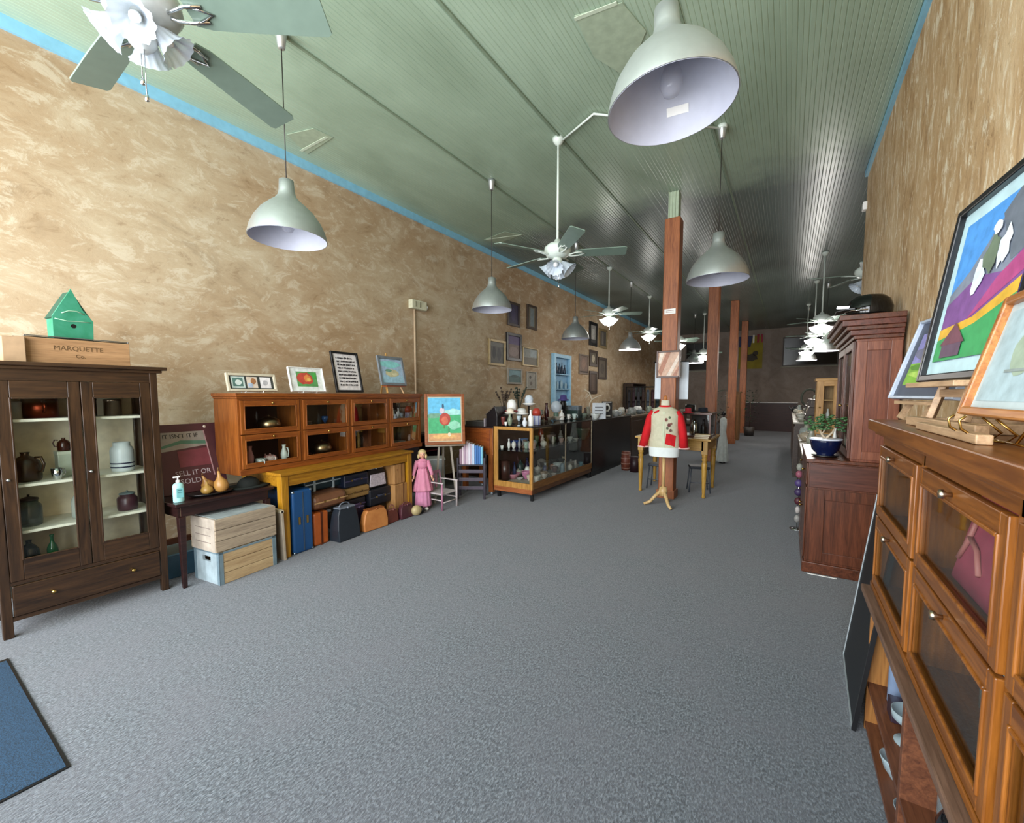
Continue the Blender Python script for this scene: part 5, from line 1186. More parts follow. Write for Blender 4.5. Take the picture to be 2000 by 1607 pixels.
b = MB(); b.lathe([(0, h*0.74), (r*1.0, h*0.76), (r*1.02, h*0.79), (r*0.6, h*0.83), (r*0.5, h*0.98), (0, h)], (0,0,0), 22, sy=0.8); b.build('hat', plain('#463c78', 0.7), o)
L, r, h = bbt(1103, 1134, 792, 817, T1)
o = thing('trinket_box', 'dark green and silver trinket box at the far end of the display case top', 'box', L)
b = MB(); b.box(-r, -r*0.6, 0, r, r*0.6, h*0.62); b.build('box_body', plain('#1c3430', 0.4), o, bevel=0.006)
b = MB(); b.box(-r*1.03, -r*0.62, h*0.62, r*1.03, r*0.62, h); b.build('lid', two_tone('#7d8a90', '#2c3440', 16, 0.3, 0.2), o, bevel=0.01)
# dried twigs in a dark vase against the wall behind the case
for (px, lab, hh, cc_, sd) in ((984, 'vase of dried brown twigs against the wall, left of the hats', 0.50, '#4a3c30', 1), (1014, 'vase of dark green leafy twigs against the wall between the hats', 0.55, '#39443a', 2)):
    L = on(px, 800, 'x', -4.5); R = random.Random(sd)
    o = thing('twig_vase', lab, 'vase', (L.x, L.y, 0.95))
    b = MB(); b.lathe([(a*0.06, c*0.22) for a, c in PROF['vase']], (0,0,0), 16); b.build('vase_body', plain('#2e2a28', 0.4), o)
    b = MB()
    for k in range(11):
        a = R.uniform(0, 6.28); s = R.uniform(0.05, 0.16); t_ = R.uniform(0.7, 1.0)*hh
        b.tube([(0, 0, 0.2), (s*0.4*math.cos(a), s*0.4*math.sin(a), 0.2+t_*0.5), (s*math.cos(a), s*math.sin(a), 0.2+t_)], [0.005, 0.004, 0.002], 5)
        for q in range(3): b.ball((s*(0.6+0.2*q)*math.cos(a), s*(0.6+0.2*q)*math.sin(a), 0.2+t_*(0.7+0.13*q)), 0.022, 0.016, 0.02, 6)
    b.build('twigs', plain(cc_, 0.8), o)
o = thing('plant_shelf', 'narrow dark shelf along the wall behind the display case carrying the twig vases', 'shelf', (XL, 6.0, 0))
b = MB(); b.box(0.0, 0, 0.92, 0.62, 2.6, 0.949); b.build('shelf_board', W_WALX, o)
for y in (0.1, 2.45):
    b = MB(); b.box(0.05, y, 0, 0.57, y+0.05, 0.92); b.build('support', W_WAL, o)
# on the black counter
T2 = 1.036
L, r, h = clampx(*bb(1160, 1180, 791, 822, T2), -3.5, -3.02, 7.35)
o = thing('grey_sign_box', 'grey upright box sign on the black counter', 'sign', L, 0.3)
b = MB(); b.box(-r*1.3, -0.03, 0, r*1.3, 0.03, h); b.build('box_body', plain('#b5bac0', 0.5), o, bevel=0.003)
b = MB()
for k in range(3): b.box(-r*0.8, -0.032, h*(0.3+0.2*k), r*0.8, -0.03, h*(0.36+0.2*k))
b.build('print_lines', plain('#4b4c50', 0.5), o)
L, r, h = clampx(*bb(1176, 1194, 797, 829, T2), -3.5, -3.02, 7.35)
o = thing('number_plaque', 'black plaque with a white oval ring like a zero on the black counter', 'plaque', L, 0.5)
b = MB(); b.box(-r*1.1, -0.015, 0, r*1.1, 0.015, h); b.build('plaque_board', M_BLACK, o, bevel=0.002)
n = 24; ring = MB(); vs = []; 
for k in range(n):
    a = 2*PI*k/n; vs += [(r*0.62*math.cos(a), -0.017, h*0.62+h*0.26*math.sin(a)), (r*0.34*math.cos(a), -0.017, h*0.62+h*0.15*math.sin(a))]
ring.add(vs, [(2*k, 2*((k+1) % n), 2*((k+1) % n)+1, 2*k+1) for k in range(n)]); ring.box(-r*0.7, -0.0175, h*0.08, r*0.7, -0.0165, h*0.16); ring.box(-r*0.9, -0.0175, h*0.93, r*0.9, -0.0165, h*0.96)
ring.build('white_ring', M_WHITE, o)
o = thing('antler', 'pale forked deer antler standing above the grey box sign', 'antler', (-3.42, 8.2, T2))
b = MB(); b.lathe([(0, 0), (0.07, 0), (0.06, 0.03), (0.0, 0.03)], (0,0,0), 14); b.build('mount', W_WALX, o)
b = MB(); b.tube([(0, 0, 0.02), (0.0, 0, 0.28), (0.05, 0.0, 0.36), (0.0, -0.02, 0.50), (-0.10, -0.02, 0.56), (-0.16, 0, 0.52)], [0.018, 0.018, 0.016, 0.014, 0.01, 0.006], 8)
b.tube([(0.05, 0, 0.36), (0.16, 0.02, 0.42), (0.28, 0.02, 0.46)], [0.014, 0.012, 0.005], 8); b.tube([(0.0, 0, 0.46), (-0.08, 0.02, 0.40), (-0.10, 0.02, 0.34)], [0.012, 0.01, 0.005], 8); b.build('horn', plain('#c9bca6', 0.6), o)
# rows of white and floral dishes on the counters
RG = random.Random(11)
dish_cols = [('white', '#c9cfcb'), ('sage green', '#8c9a86'), ('pale grey', '#a7a9a8'), ('cream', '#c4bca6'), ('blue-grey', '#7f8b96'), ('dusty pink', '#b08a86'), ('off-white', '#d8d8d0')]
kinds = ['bowl', 'cup', 'pot', 'jar', 'vase', 'plate']
k = 0
for (y, xs, z) in ((7.6, (-3.05, -3.3), T2), (7.95, (-3.1, -3.35), T2), (8.7, (-3.05, -3.3), T2), (9.15, (-3.1,), T2), (9.6, (-3.05, -3.35), 1.021), (10.0, (-3.1, -3.35), 1.021), (10.4, (-3.05, -3.3), 1.021), (10.85, (-3.1, -3.35), 1.021), (11.3, (-3.05, -3.35), 1.021), (11.75, (-3.1,), 1.021)):
    for j, x in enumerate(xs):
        nm, c = dish_cols[k % 7]; kd = kinds[(k*5+j) % 6]; r = RG.uniform(0.07, 0.11); h = {'plate': 0.05, 'bowl': 0.1, 'cup': 0.11, 'pot': 0.16, 'jar': 0.17, 'vase': 0.22}[kd]
        nmk = {'plate': 'dish', 'bowl': 'bowl', 'cup': 'cup', 'pot': 'teapot', 'jar': 'jar', 'vase': 'vase'}[kd]
        side = 'at the aisle edge' if x > -3.2 else 'at the wall side'
        where = 'black counter' if z == T2 else 'brown counter'
        ware(kd, nmk, (x, y, z), r, h, two_tone(c, '#5d6660' if k % 2 else '#e6e8e4', 18, 0.35, 0.25), '%s %s %s of the %s' % (nm, nmk, side, where), nmk, group='crockery on the far left counters', handle=1 if kd in ('cup', 'pot') else 0)
        k += 1
# blue-framed wall cabinet with dark bottles
M_BF = plain('#8fbcd6', 0.45)
o = thing('wall_niche', 'pale blue framed wall cabinet with shelves on the left wall between the picture groups', 'cabinet', (XL, 9.5, 1.2), PI/2)
b = MB(); b.frame(0, 0, 0.98, 1.32, 0.09, -0.10, 0); b.build('frame', M_BF, o, bevel=0.004)
b = MB(); b.box(0.09, -0.02, 0.09, 0.89, -0.004, 1.23); b.build('back_panel', plain('#6f9cbc', 0.6), o)
for z in (0.42, 0.80):
    b = MB(); b.box(0.09, -0.098, z, 0.89, -0.004, z+0.02); b.build('shelf', M_BF, o)
for k, (yy, h) in enumerate(((9.68, 0.28), (9.83, 0.26), (9.98, 0.3), (10.14, 0.24))):
    ware('bottle', 'dark_bottle', (XL+0.06, yy, 2.021), 0.032, h, plain('#152a40', 0.2), 'dark blue bottle in the upper row of the blue wall cabinet', 'bottle', group='bottles in the blue wall cabinet')
for k, (yy, h) in enumerate(((9.72, 0.18), (9.95, 0.22), (10.2, 0.16))):
    ware('jar', 'pale_jar', (XL+0.06, yy, 1.641), 0.034, h, plain('#8fa9b4', 0.3), 'pale jar on the lower shelf of the blue wall cabinet', 'jar', group='jars in the blue wall cabinet')
ware('bowl', 'pale_bowl', (XL+0.06, 9.9, 1.291), 0.036, 0.09, plain('#b8c4c4', 0.3), 'pale green bowl on the floor of the blue wall cabinet', 'bowl')

# framed pictures on the left wall: (y0, z0, y1, z1)
M_GOLD = plain('#8f7c55', 0.4, 0.3); M_BRF = plain('#3c2c20', 0.4)
pics = [
 ((6.83, 2.08, 7.42, 2.60), M_GOLD, 'gold-framed dark photograph, leftmost of the wall pictures', [(FULL, '#55544f'), (blob(0.3, 0.5, 0.12, 0.3), '#2c2c2e'), (blob(0.65, 0.45, 0.14, 0.3), '#3a3a3c'), (rect(0, 0.8, 1, 1), '#6c6a64')], 0.05),
 ((7.46, 2.22, 8.05, 2.80), M_BLACK, 'black-framed purple and brown picture right of the gold-framed photograph', [(FULL, '#6b5850'), (rect(0, 0.62, 1, 1), '#4f3f6a'), (blob(0.5, 0.3, 0.4, 0.22), '#83706a')], 0.06),
 ((7.50, 2.95, 7.98, 3.45), M_BRF, 'dark violet picture high on the wall behind the second pendant lamp', [(FULL, '#2d2440'), (blob(0.5, 0.5, 0.2, 0.35), '#3d3558')], 0.05),
 ((8.30, 2.98, 8.72, 3.52), M_BRF, 'tall brown-framed grey picture high on the wall, right of the violet one', [(FULL, '#6e6350'), (rect(0.3, 0.05, 0.8, 0.95), '#6f7a7c')], 0.05),
 ((8.10, 2.14, 8.80, 2.56), M_GOLD, 'pale landscape in a thin gold frame right of the black-framed purple picture', [(FULL, '#7d8078'), (rect(0.0, 0.0, 1, 0.45), '#5e5848'), (rect(0.5, 0.5, 0.95, 0.95), '#8d989a')], 0.03),
 ((7.50, 1.72, 8.08, 2.06), plain('#8a8478', 0.5), 'small blue-green landscape below the black-framed purple picture', [(FULL, '#6a9098'), (rect(0, 0, 1, 0.5), '#4a6664'), (blob(0.5, 0.5, 0.3, 0.12), '#35504e')], 0.04),
 ((8.30, 1.62, 8.72, 2.02), plain('#9a9488', 0.5), 'small pale plaque with two dark spots above the hats', [(FULL, '#8b877c'), (blob(0.35, 0.7, 0.12, 0.1), '#3a3228'), (blob(0.45, 0.3, 0.14, 0.12), '#5a5044')], 0.02),
 ((11.85, 2.95, 12.45, 3.65), M_BLACK, 'tall black-framed pale portrait, upper left of the far picture group', [(FULL, '#8c8a84'), (rect(0.3, 0.1, 0.75, 0.8), '#b0aea8'), (rect(0, 0, 1, 0.2), '#3c3a38')], 0.09),
 ((12.62, 2.95, 13.3, 3.55), M_GOLD, 'tall gold-edged dark picture, upper right of the far picture group', [(FULL, '#4c4742'), (rect(0.3, 0.1, 0.6, 0.9), '#6d675f')], 0.07),
 ((11.90, 2.34, 12.50, 2.82), M_BRF, 'dark-framed picture with a pale centre, middle of the far picture group', [(FULL, '#5b5244'), (blob(0.5, 0.5, 0.25, 0.35), '#b0a68e')], 0.08),
 ((12.60, 1.97, 13.3, 2.66), M_BRF, 'large brown textured picture, lower right of the far picture group', [(FULL, '#5c5244'), (blob(0.5, 0.5, 0.3, 0.3), '#463e32')], 0.08),
 ((11.15, 2.08, 11.80, 2.64), plain('#7a6a5c', 0.5), 'brownish portrait with a faint oval, left of the far picture group', [(FULL, '#786458'), (blob(0.5, 0.55, 0.25, 0.32), '#8a7060'), (rect(0, 0, 1, 0.1), '#3c3028')], 0.04),
 ((11.90, 1.52, 12.50, 2.20), M_BRF, 'tall dark brown panel picture, lowest of the far picture group', [(FULL, '#4d3c32'), (rect(0.3, 0.05, 0.7, 0.95), '#5c4a3e')], 0.08),
]
for (y0, z0, y1, z1), fm, lab, art, fw in pics:
    picture('wall_picture', lab, (XL+0.002, (y0+y1)/2, z0), PI/2, y1-y0, z1-z0, fw, fm, art, group='framed pictures on the left wall', depth=0.035)

# ------------------------------------------------------------------ garment rack and dark shelves at the back left
o = thing('garment_rack', 'black pipe rack of dark clothes at the back left beyond the counters', 'clothes rack', (-3.75, 14.0, 0), 0.3)
for x in (-0.75, 0.75):
    b = MB(); b.tube([(x, 0, 0.05), (x, 0, 1.75)], 0.018, 8); b.bar((x, -0.3, 0.03), (x, 0.3, 0.03), 0.05, 0.05); b.build('upright', M_BLACK, o)
b = MB(); b.tube([(-0.75, 0, 1.74), (0.75, 0, 1.74)], 0.018, 8); b.build('hanging_rail', M_BLACK, o)
gcols = [('black', '#17141a'), ('plum', '#2a1620'), ('charcoal', '#26262c'), ('dark brown', '#2a1a16'), ('slate', '#3c4650'), ('maroon', '#34141a'), ('dark teal', '#12262c'), ('grey', '#4a4c50'), ('violet-black', '#1c1626'), ('dark rose', '#40222c')]
Mg = Matrix.Translation((-3.75, 14.0, 0)) @ Matrix.Rotation(0.3, 4, 'Z')
def garment(loc, rz, mat, label, w=0.42, L=0.95, cat='garment', group=None):
    o = thing('hanging_garment', label, cat, loc, rz, group)
    b = MB(); b.tube([(0, -w*0.45, -0.08), (0, 0, -0.01), (0, w*0.45, -0.08)], 0.008, 6); b.tube([(0, 0, 0), (0, 0, 0.03), (0.015, 0, 0.05), (0, 0, 0.07)], 0.004, 6); b.build('hanger', M_BLACK, o)
    b = MB(); n = 10; prof = [(-w/2, -0.10), (-w*0.12, -0.02), (w*0.12, -0.02), (w/2, -0.10), (w*0.58, -0.4), (w*0.42, -0.42), (w*0.46, -L), (-w*0.46, -L), (-w*0.42, -0.42), (-w*0.58, -0.4)]
    b.prism(prof, -0.045, 0.045, 'yz'); b.build('cloth', mat, o, bevel=0.02, seg=2)
    return o
for k in range(10):
    nm, c = gcols[k]; L = Mg @ Vector((-0.66+0.146*k, 0, 1.672))
    garment(L, 0.3, plain(c, 0.8), '%s garment hanging on the black pipe rack' % nm, group='dark clothes on the pipe rack')
o = thing('dark_bookcase', 'tall dark bookcase with faded spines at the back left', 'bookcase', (-4.62, 15.0, 0), PI/2)
b = MB(); b.box(0, 0, 0, 1.6, 0.35, 0.03); b.box(0, 0, 0, 0.03, 0.35, 1.9); b.box(1.57, 0, 0, 1.6, 0.35, 1.9); b.box(0.03, 0, 1.87, 1.57, 0.35, 1.9); b.box(0.03, 0.33, 0.03, 1.57, 0.35, 1.87); b.build('carcass', W_WAL, o)
for z in (0.5, 0.95, 1.4):
    b = MB(); b.box(0.03, 0, z, 1.57, 0.33, z+0.02); b.build('shelf', W_WALX, o)
for j, z in enumerate((0.52, 0.97, 1.42)):
    for k in range(9):
        c = ['#3c4644', '#4a3836', '#2f3c40', '#5a5048', '#3a2430', '#56605c'][(k*2+j) % 6]
        L = (-4.88, 15.08+0.165*k, z)
        b = MB(); b.box(0, 0, 0, 0.22, 0.11, 0.30+0.03*((k*3+j) % 3)); tag(b.build('storage_book', plain(c, 0.7), None, loc=L), ['faded volume on the lowest filled shelf of the tall dark bookcase', 'faded volume on the middle shelf of the tall dark bookcase', 'faded volume on the top shelf of the tall dark bookcase'][j], 'book', 'faded volumes shelf %d' % (j+1))
# white sheet hung from a rod fixed to the back of the first post
o = thing('white_banner', 'plain white hanging sheet behind the nearest wooden post', 'sheet', (-1.45, 6.53, 1.43))
b = MB(); n = 24; vs = []
for k in range(n+1):
    x = -0.235+0.47*k/n; y = 0.008*math.sin(k*0.9); vs += [(x, y, 0), (x, y, 0.54)]
for k in range(n+1):
    x = -0.235+0.47*k/n; y = 0.008*math.sin(k*0.9)+0.006; vs += [(x, y, 0), (x, y, 0.54)]
m = 2*(n+1)
b.add(vs, [(2*k, 2*k+2, 2*k+3, 2*k+1) for k in range(n)] + [(m+2*k, m+2*k+1, m+2*k+3, m+2*k+2) for k in range(n)], 0, True); b.build('cloth', plain('#d5dee6', 0.7, var=0.04), o)
b = MB(); b.tube([(-0.25, 0, 0.545), (0.25, 0, 0.545)], 0.010, 8); b.box(-0.03, -0.03, 0.53, 0.03, 0.0, 0.56); b.build('top_rod', M_BLACK, o)
# framed abstract hung on the post
picture('post_picture', 'brown-framed pinkish abstract picture hung on the nearest post', (-1.44, 6.292, 1.735), 0, 0.33, 0.38, 0.024, plain('#4a2c1c', 0.4),
        [(FULL, '#c9a58e'), ([(0, 0.2), (0.15, 0), (0.6, 1), (0.4, 1)], '#a9745c'), ([(0.4, 0), (0.6, 0), (1, 0.7), (1, 0.95)], '#e0cfc0'), ([(0, 0.6), (0.1, 0.5), (0.3, 1), (0.1, 1)], '#e6d6c6'), ([(0.7, 0), (0.9, 0), (1, 0.3), (1, 0.45)], '#b07c66')])
# ------------------------------------------------------------------ dress form with the red and cream jacket
df = thing('dress_form', 'cream dress form on a light wood tripod stand in front of the nearest post', 'dress form', (-1.37, 5.86, 0), 0.12)
M_FORM = plain('#d9d3bd', 0.8); W_LT = wood('#b8935a', '#d8b884', 'z', 0.4)
b = MB(); b.lathe([(0.0, 0.70), (0.165, 0.71), (0.17, 0.80), (0.135, 0.96), (0.155, 1.12), (0.165, 1.22), (0.12, 1.30), (0.055, 1.335), (0.05, 1.42), (0.0, 1.425)], (0,0,0), 30, sy=0.62); b.build('torso', M_FORM, df)
b = MB(); b.lathe([(0.0, 1.425), (0.03, 1.425), (0.02, 1.44), (0.026, 1.46), (0.012, 1.485), (0.0, 1.49)], (0,0,0), 14); b.build('neck_finial', wood('#a8622c', '#c47c40', 'z'), df)
b = MB(); b.tube([(0, 0, 0.2), (0, 0, 0.71)], 0.022, 12); b.build('pole', W_LT, df)
b = MB(); b.lathe([(0.0, 0.12), (0.05, 0.14), (0.06, 0.2), (0.045, 0.26), (0.0, 0.26)], (0,0,0), 16); b.build('hub', W_LT, df)
for a in (200, 300, 80):
    a = math.radians(a); c, s = math.cos(a), math.sin(a)
    b = MB(); b.tube([(0.03*c, 0.03*s, 0.20), (0.10*c, 0.10*s, 0.13), (0.17*c, 0.17*s, 0.05), (0.25*c, 0.25*s, 0.018)], [0.024, 0.024, 0.021, 0.018], 10); b.build('leg', W_LT, df)
jk = thing('jacket', 'cream folk jacket with bright red sleeves and a red pocket worn by the dress form', 'jacket', (-1.37, 5.86, 0), 0.12)
M_RED = plain('#c40a18', 0.85, var=0.08); M_JK = two_tone('#b9b59a', '#cfcbb2', 18, 0.85, 0.3); M_HEM = plain('#dfe6e4', 0.8, var=0.04)
b = MB(); b.shell([(0.195, 0.795), (0.192, 0.9), (0.175, 1.0), (0.182, 1.12), (0.188, 1.22), (0.15, 1.30), (0.075, 1.34)], (0,0,0), 36); 
for i, p in enumerate(b.v): b.v[i] = Vector((p.x, p.y*0.66, p.z))
b.build('jacket_body', M_JK, jk)
b = MB(); b.shell([(0.190, 0.675), (0.196, 0.74), (0.197, 0.80)], (0,0,0), 36)
for i, p in enumerate(b.v): b.v[i] = Vector((p.x, p.y*0.68, p.z))
b.build('white_hem', M_HEM, jk)
for s in (-1, 1):
    b = MB(); b.tube([(s*0.145, 0.0, 1.275), (s*0.19, 0.0, 1.19), (s*0.225, -0.01, 1.02), (s*0.245 if s > 0 else -0.27, -0.02, 0.80)], [0.05, 0.062, 0.066, 0.07], 14, flat=0.8); b.build('sleeve', M_RED, jk)
    b = MB(); b.lathe([(0.070, 0), (0.074, 0.0), (0.074, 0.02), (0.070, 0.02)], (s*0.246 if s > 0 else -0.268, -0.02, 0.785), 18, sy=0.8); b.build('cuff_band', plain('#dcb2ac', 0.8), jk)
b = MB(); b.shell([(0.085, 1.325), (0.078, 1.345), (0.070, 1.355)], (0,0,0), 24)
for i, p in enumerate(b.v): b.v[i] = Vector((p.x, p.y*0.75, p.z))
b.build('red_collar', M_RED, jk)
def front_y(x, z, k=0.0): 
    r = 0.19 if z < 1.25 else 0.165
    return -(math.sqrt(max(0.0, r*r - x*x))*0.66) - 0.004 - k
def patch_on(name, pts, mat, k=0.0):
    b = MB(); vs = [(x, front_y(x, z, k), z) for x, z in pts]; b.add(vs + [(x, y-0.003, z) for x, y, z in vs], [tuple(range(len(vs))), tuple(range(len(vs), 2*len(vs)))[::-1]] + [(i, (i+1) % len(vs), len(vs)+(i+1) % len(vs), len(vs)+i) for i in range(len(vs))]); b.build(name, mat, jk)
patch_on('red_pocket', [(0.02, 0.85), (0.06, 0.84), (0.10, 0.83), (0.14, 0.815), (0.15, 0.96), (0.11, 0.975), (0.07, 0.985), (0.035, 0.99)], M_RED)
patch_on('red_shoulder', [(-0.13, 1.27), (-0.06, 1.30), (-0.07, 1.27), (-0.13, 1.245)], M_RED)
for k, (x, z, r, c) in enumerate(((0.03, 1.17, 0.018, '#7d4a44'), (0.065, 1.10, 0.02, '#6a3a3a'), (0.045, 1.06, 0.014, '#54604a'), (0.085, 1.03, 0.016, '#6a4a44'), (0.07, 1.20, 0.014, '#5a6a50'), (0.09, 1.12, 0.012, '#8a5a50'))):
    patch_on('embroidered_flower', [(x+r*math.cos(q), z+r*1.3*math.sin(q)) for q in [2*PI*i/7 for i in range(7)]], plain(c, 0.8), 0.001)
patch_on('button_placket', [(-0.012, 0.80), (0.012, 0.80), (0.012, 1.27), (-0.012, 1.27)], plain('#c2c8ac', 0.8), 0.001)

# ------------------------------------------------------------------ pine kitchen table behind the dress form
pt = thing('pine_table', 'yellow pine table with turned legs behind the dress form and around the nearest post', 'table', (-1.95, 6.52, 0))
PL, PD, PH = 1.04, 0.98, 0.86
W_PN = wood('#a07428', '#c49a48', 'x', 0.4); W_PNV = wood('#a07428', '#c49a48', 'z', 0.4)
b = MB(); b.box(-0.02, 0.02, PH-0.03, PL+0.02, PD, PH); b.build('table_top', W_PN, pt, bevel=0.005)
each('apron', [(0.08, 0.03, PH-0.17, PL-0.08, 0.05, PH-0.03), (0.08, PD-0.05, PH-0.17, PL-0.08, PD-0.03, PH-0.03), (0.03, 0.1, PH-0.17, 0.05, PD-0.1, PH-0.03), (PL-0.05, 0.1, PH-0.17, PL-0.03, PD-0.1, PH-0.03)], W_PN, pt, 0.002)
for x in (0.065, PL-0.065):
    for y in (0.07, PD-0.065):
        b = MB(); b.box(x-0.04, y-0.04, PH-0.22, x+0.04, y+0.04, PH-0.03)
        b.lathe([(0.0, 0), (0.022, 0), (0.026, 0.02), (0.02, 0.06), (0.024, 0.09), (0.036, 0.42), (0.04, 0.5), (0.028, 0.535), (0.042, 0.56), (0.03, 0.585), (0.04, 0.61), (0.038, 0.645)], (x, y, 0), 16); b.build('leg', W_PNV, pt)
o = thing('glass_box', 'dark wood and glass tabletop display box at the right of the pine table', 'display box', (-1.30, 6.75, PH), 0.0)
b = MB()
for x in (0, 0.34):
    for y in (0, 0.45): b.box(x, y, 0, x+0.03, y+0.03, 0.34)
b.box(-0.01, -0.01, 0, 0.38, 0.49, 0.03); b.box(-0.015, -0.015, 0.34, 0.385, 0.495, 0.37); b.build('box_frame', W_MAH, o, bevel=0.003)
b = MB(); b.box(0.03, 0.008, 0.03, 0.34, 0.012, 0.34); b.box(0.36, 0.03, 0.03, 0.364, 0.45, 0.34); b.build('glass_pane', M_GLASS, o)
b = MB(); b.box(0.03, 0.45, 0.03, 0.34, 0.46, 0.34); b.build('back_board', plain('#241a1e', 0.5), o)
ware('jar', 'silver_jar', (-1.18, 6.9, PH+0.03), 0.05, 0.2, M_CHROME, 'shiny silver jar inside the glass box on the pine table', 'jar', lid=M_CHROME)
ware('bottle', 'dark_bottle', (-1.06, 6.95, PH+0.03), 0.04, 0.24, M_BLACK, 'dark bottle inside the glass box on the pine table', 'bottle')
for k, (c, nm) in enumerate((('#9c7a4c', 'tan'), ('#7a4a3a', 'reddish'), ('#b89c6a', 'yellowish'))):
    b = MB(); b.box(0, 0, 0, 0.2, 0.14, 0.022); b.box(0.004, -0.001, 0.004, 0.196, 0.1, 0.018, 1)
    tag(b.build('book', [plain(c, 0.6), plain('#d9ceb4', 0.8)], None, loc=(-1.13+0.01*k, 6.56, PH+0.0225*k), rot=(0, 0, 0.03*k)), '%s book in the flat pile at the front edge of the pine table' % nm, 'book', 'books piled on the pine table')
ware('hat', 'felt_hat', (-1.26, 6.98, PH+0.371), 0.14, 0.12, M_BLACK, 'black felt hat on top of the glass box on the pine table', 'hat')
ware('hat', 'felt_hat', (-1.10, 7.12, PH+0.371), 0.12, 0.07, plain('#141a26', 0.8), 'navy flat hat behind the black one on the glass box', 'hat')
ware('hat', 'red_hat', (-1.23, 6.66, PH+0.371), 0.075, 0.075, plain('#a81c2c', 0.7), 'red cap at the front of the glass box on the pine table', 'hat')
ware('drum', 'green_tin', (-1.80, 6.95, PH), 0.09, 0.22, plain('#3c4a34', 0.5), 'dark green tin at the left back of the pine table', 'tin')
ware('jug', 'dark_jug', (-1.72, 6.72, PH), 0.07, 0.16, plain('#3a2424', 0.4), 'dark red-brown jug at the left of the pine table', 'jug', handle=1)
# black stools under the pine table
for k, (x, y, lab) in enumerate(((-1.70, 6.95, 'black metal stool under the left half of the pine table'), (-1.12, 7.05, 'black metal stool under the right half of the pine table'))):
    o = thing('low_stool', lab, 'stool', (x, y, 0), 0.3*k, 'low stools under the pine table')
    b = MB(); b.box(-0.14, -0.12, 0.36, 0.14, 0.12, 0.40); b.build('seat', plain('#22262e', 0.5), o, bevel=0.01)
    for (a, c) in ((-1, -1), (1, -1), (-1, 1), (1, 1)):
        b = MB(); b.tube([(a*0.12, c*0.1, 0.36), (a*0.15, c*0.13, 0)], 0.01, 6); b.build('leg', plain('#4a5058', 0.35), o)
    b = MB(); b.tube([(-0.14, -0.115, 0.15), (0.14, -0.115, 0.15)], 0.008, 6); b.build('foot_bar', plain('#4a5058', 0.35), o)
# wooden barrel between the counter and the pine table
L, r, h = clampx(*bb(1213, 1232, 856, 893, 0), -2.66, -0.1)
o = thing('small_barrel', 'small reddish wooden barrel on the floor left of the pine table', 'barrel', L)
b = MB(); b.lathe([(0, 0), (r*0.85, 0), (r, h*0.5), (r*0.85, h), (0, h*0.97)], (0,0,0), 20); b.build('staves', wood('#54281c', '#7a4030', 'z', 0.5), o)
for z in (0.12, 0.36, 0.64, 0.88):
    b = MB(); q = r*(0.85+0.15*(1-abs(z-0.5)*2))+0.006; b.lathe([(q-0.006, 0), (q, 0), (q, h*0.05), (q-0.006, h*0.05)], (0, 0, h*z-h*0.025), 20); b.build('hoop', plain('#8f6a5c', 0.4), o)
L, r, h = clampx(*bb(1232, 1248, 862, 892, 0), -2.45, -0.1)
ware('drum', 'dark_tub', L, r*1.1, h, plain('#2a1418', 0.5), 'dark maroon tub beside the small barrel', 'tub')

# white dress on a child form by the second post
L, r, h = bb(1399, 1421, 806, 905, 0)
o = thing('white_dress', 'long white dress on a small black dress form right of the pine table', 'dress', L)
b = MB(); b.lathe([(r*0.95, 0.03), (r*1.0, 0.05), (r*0.75, h*0.4), (r*0.45, h*0.62), (r*0.55, h*0.78), (r*0.5, h*0.88), (r*0.15, h*0.91)], (0,0,0), 40, flute=9, fl=0.08); b.build('dress_cloth', plain('#c3c8c4', 0.8), o)
b = MB(); b.tube([(0, 0, h*0.88), (0, 0, h*0.95)], r*0.16, 8); b.ball((0, 0, h*0.985), r*0.33, r*0.35, h*0.05, 12); b.cyl((0, 0, 0), r*0.5, 0.03, 16); b.build('form', M_BLACK, o)

# leafy plants standing back in the room
def plant(x, y, z0, h, r, label, c='#2a4434', pot='#3a3430', n=90, seed=1):
    R = random.Random(seed)
    o = thing('potted_plant', label, 'plant', (x, y, z0))
    b = MB(); b.lathe([(0, 0), (r*0.4, 0), (r*0.52, h*0.2), (r*0.45, h*0.2), (0, h*0.18)], (0,0,0), 16); b.build('pot', plain(pot, 0.5), o)
    b = MB(); b.tube([(0, 0, h*0.15), (0.02, 0, h*0.45), (0, 0.02, h*0.75)], 0.014, 6); b.build('stem', plain('#4a3a28', 0.7), o)
    b = MB()
    for k in range(n):
        a = R.uniform(0, 2*PI); q = R.uniform(0.1, 1)*r; zz = h*R.uniform(0.3, 1.0); q *= math.sin(PI*min(0.97, (zz/h-0.2)/0.85))**0.5
        p = Vector((q*math.cos(a), q*math.sin(a), zz)); d = Vector((math.cos(a+R.uniform(-.6, .6)), math.sin(a+R.uniform(-.6, .6)), R.uniform(-.6, .5))).normalized(); s = d.cross(Vector((0,0,1))).normalized(); l = R.uniform(0.06, 0.13)
        b.add([p, p+d*l*0.5+s*l*0.25, p+d*l, p+d*l*0.5-s*l*0.25], [(0, 1, 2, 3)])
    b.build('foliage', plain(c, 0.5, var=0.3), o)
plant(-1.72, 13.2, 0, 1.75, 0.38, 'tall dark green potted plant between the second and third posts', n=200, seed=3)
plant(-1.15, 17.6, 0, 1.65, 0.36, 'dark green potted plant at the left end of the back counter', n=160, seed=4)
o = thing('oak_wardrobe', 'narrow yellowish oak cabinet beside the third post at the back', 'cabinet', (-1.72, 15.6, 0))
b = MB(); b.box(0, 0, 0, 0.40, 0.5, 1.55); b.build('carcass', wood('#5e3e18', '#7d5626', 'z', 0.4), o, bevel=0.005)
b = MB(); b.frame(0.03, 0.1, 0.37, 1.5, 0.05, -0.015, 0); b.build('door', wood('#6b4418', '#8a5e2a', 'z', 0.4), o)
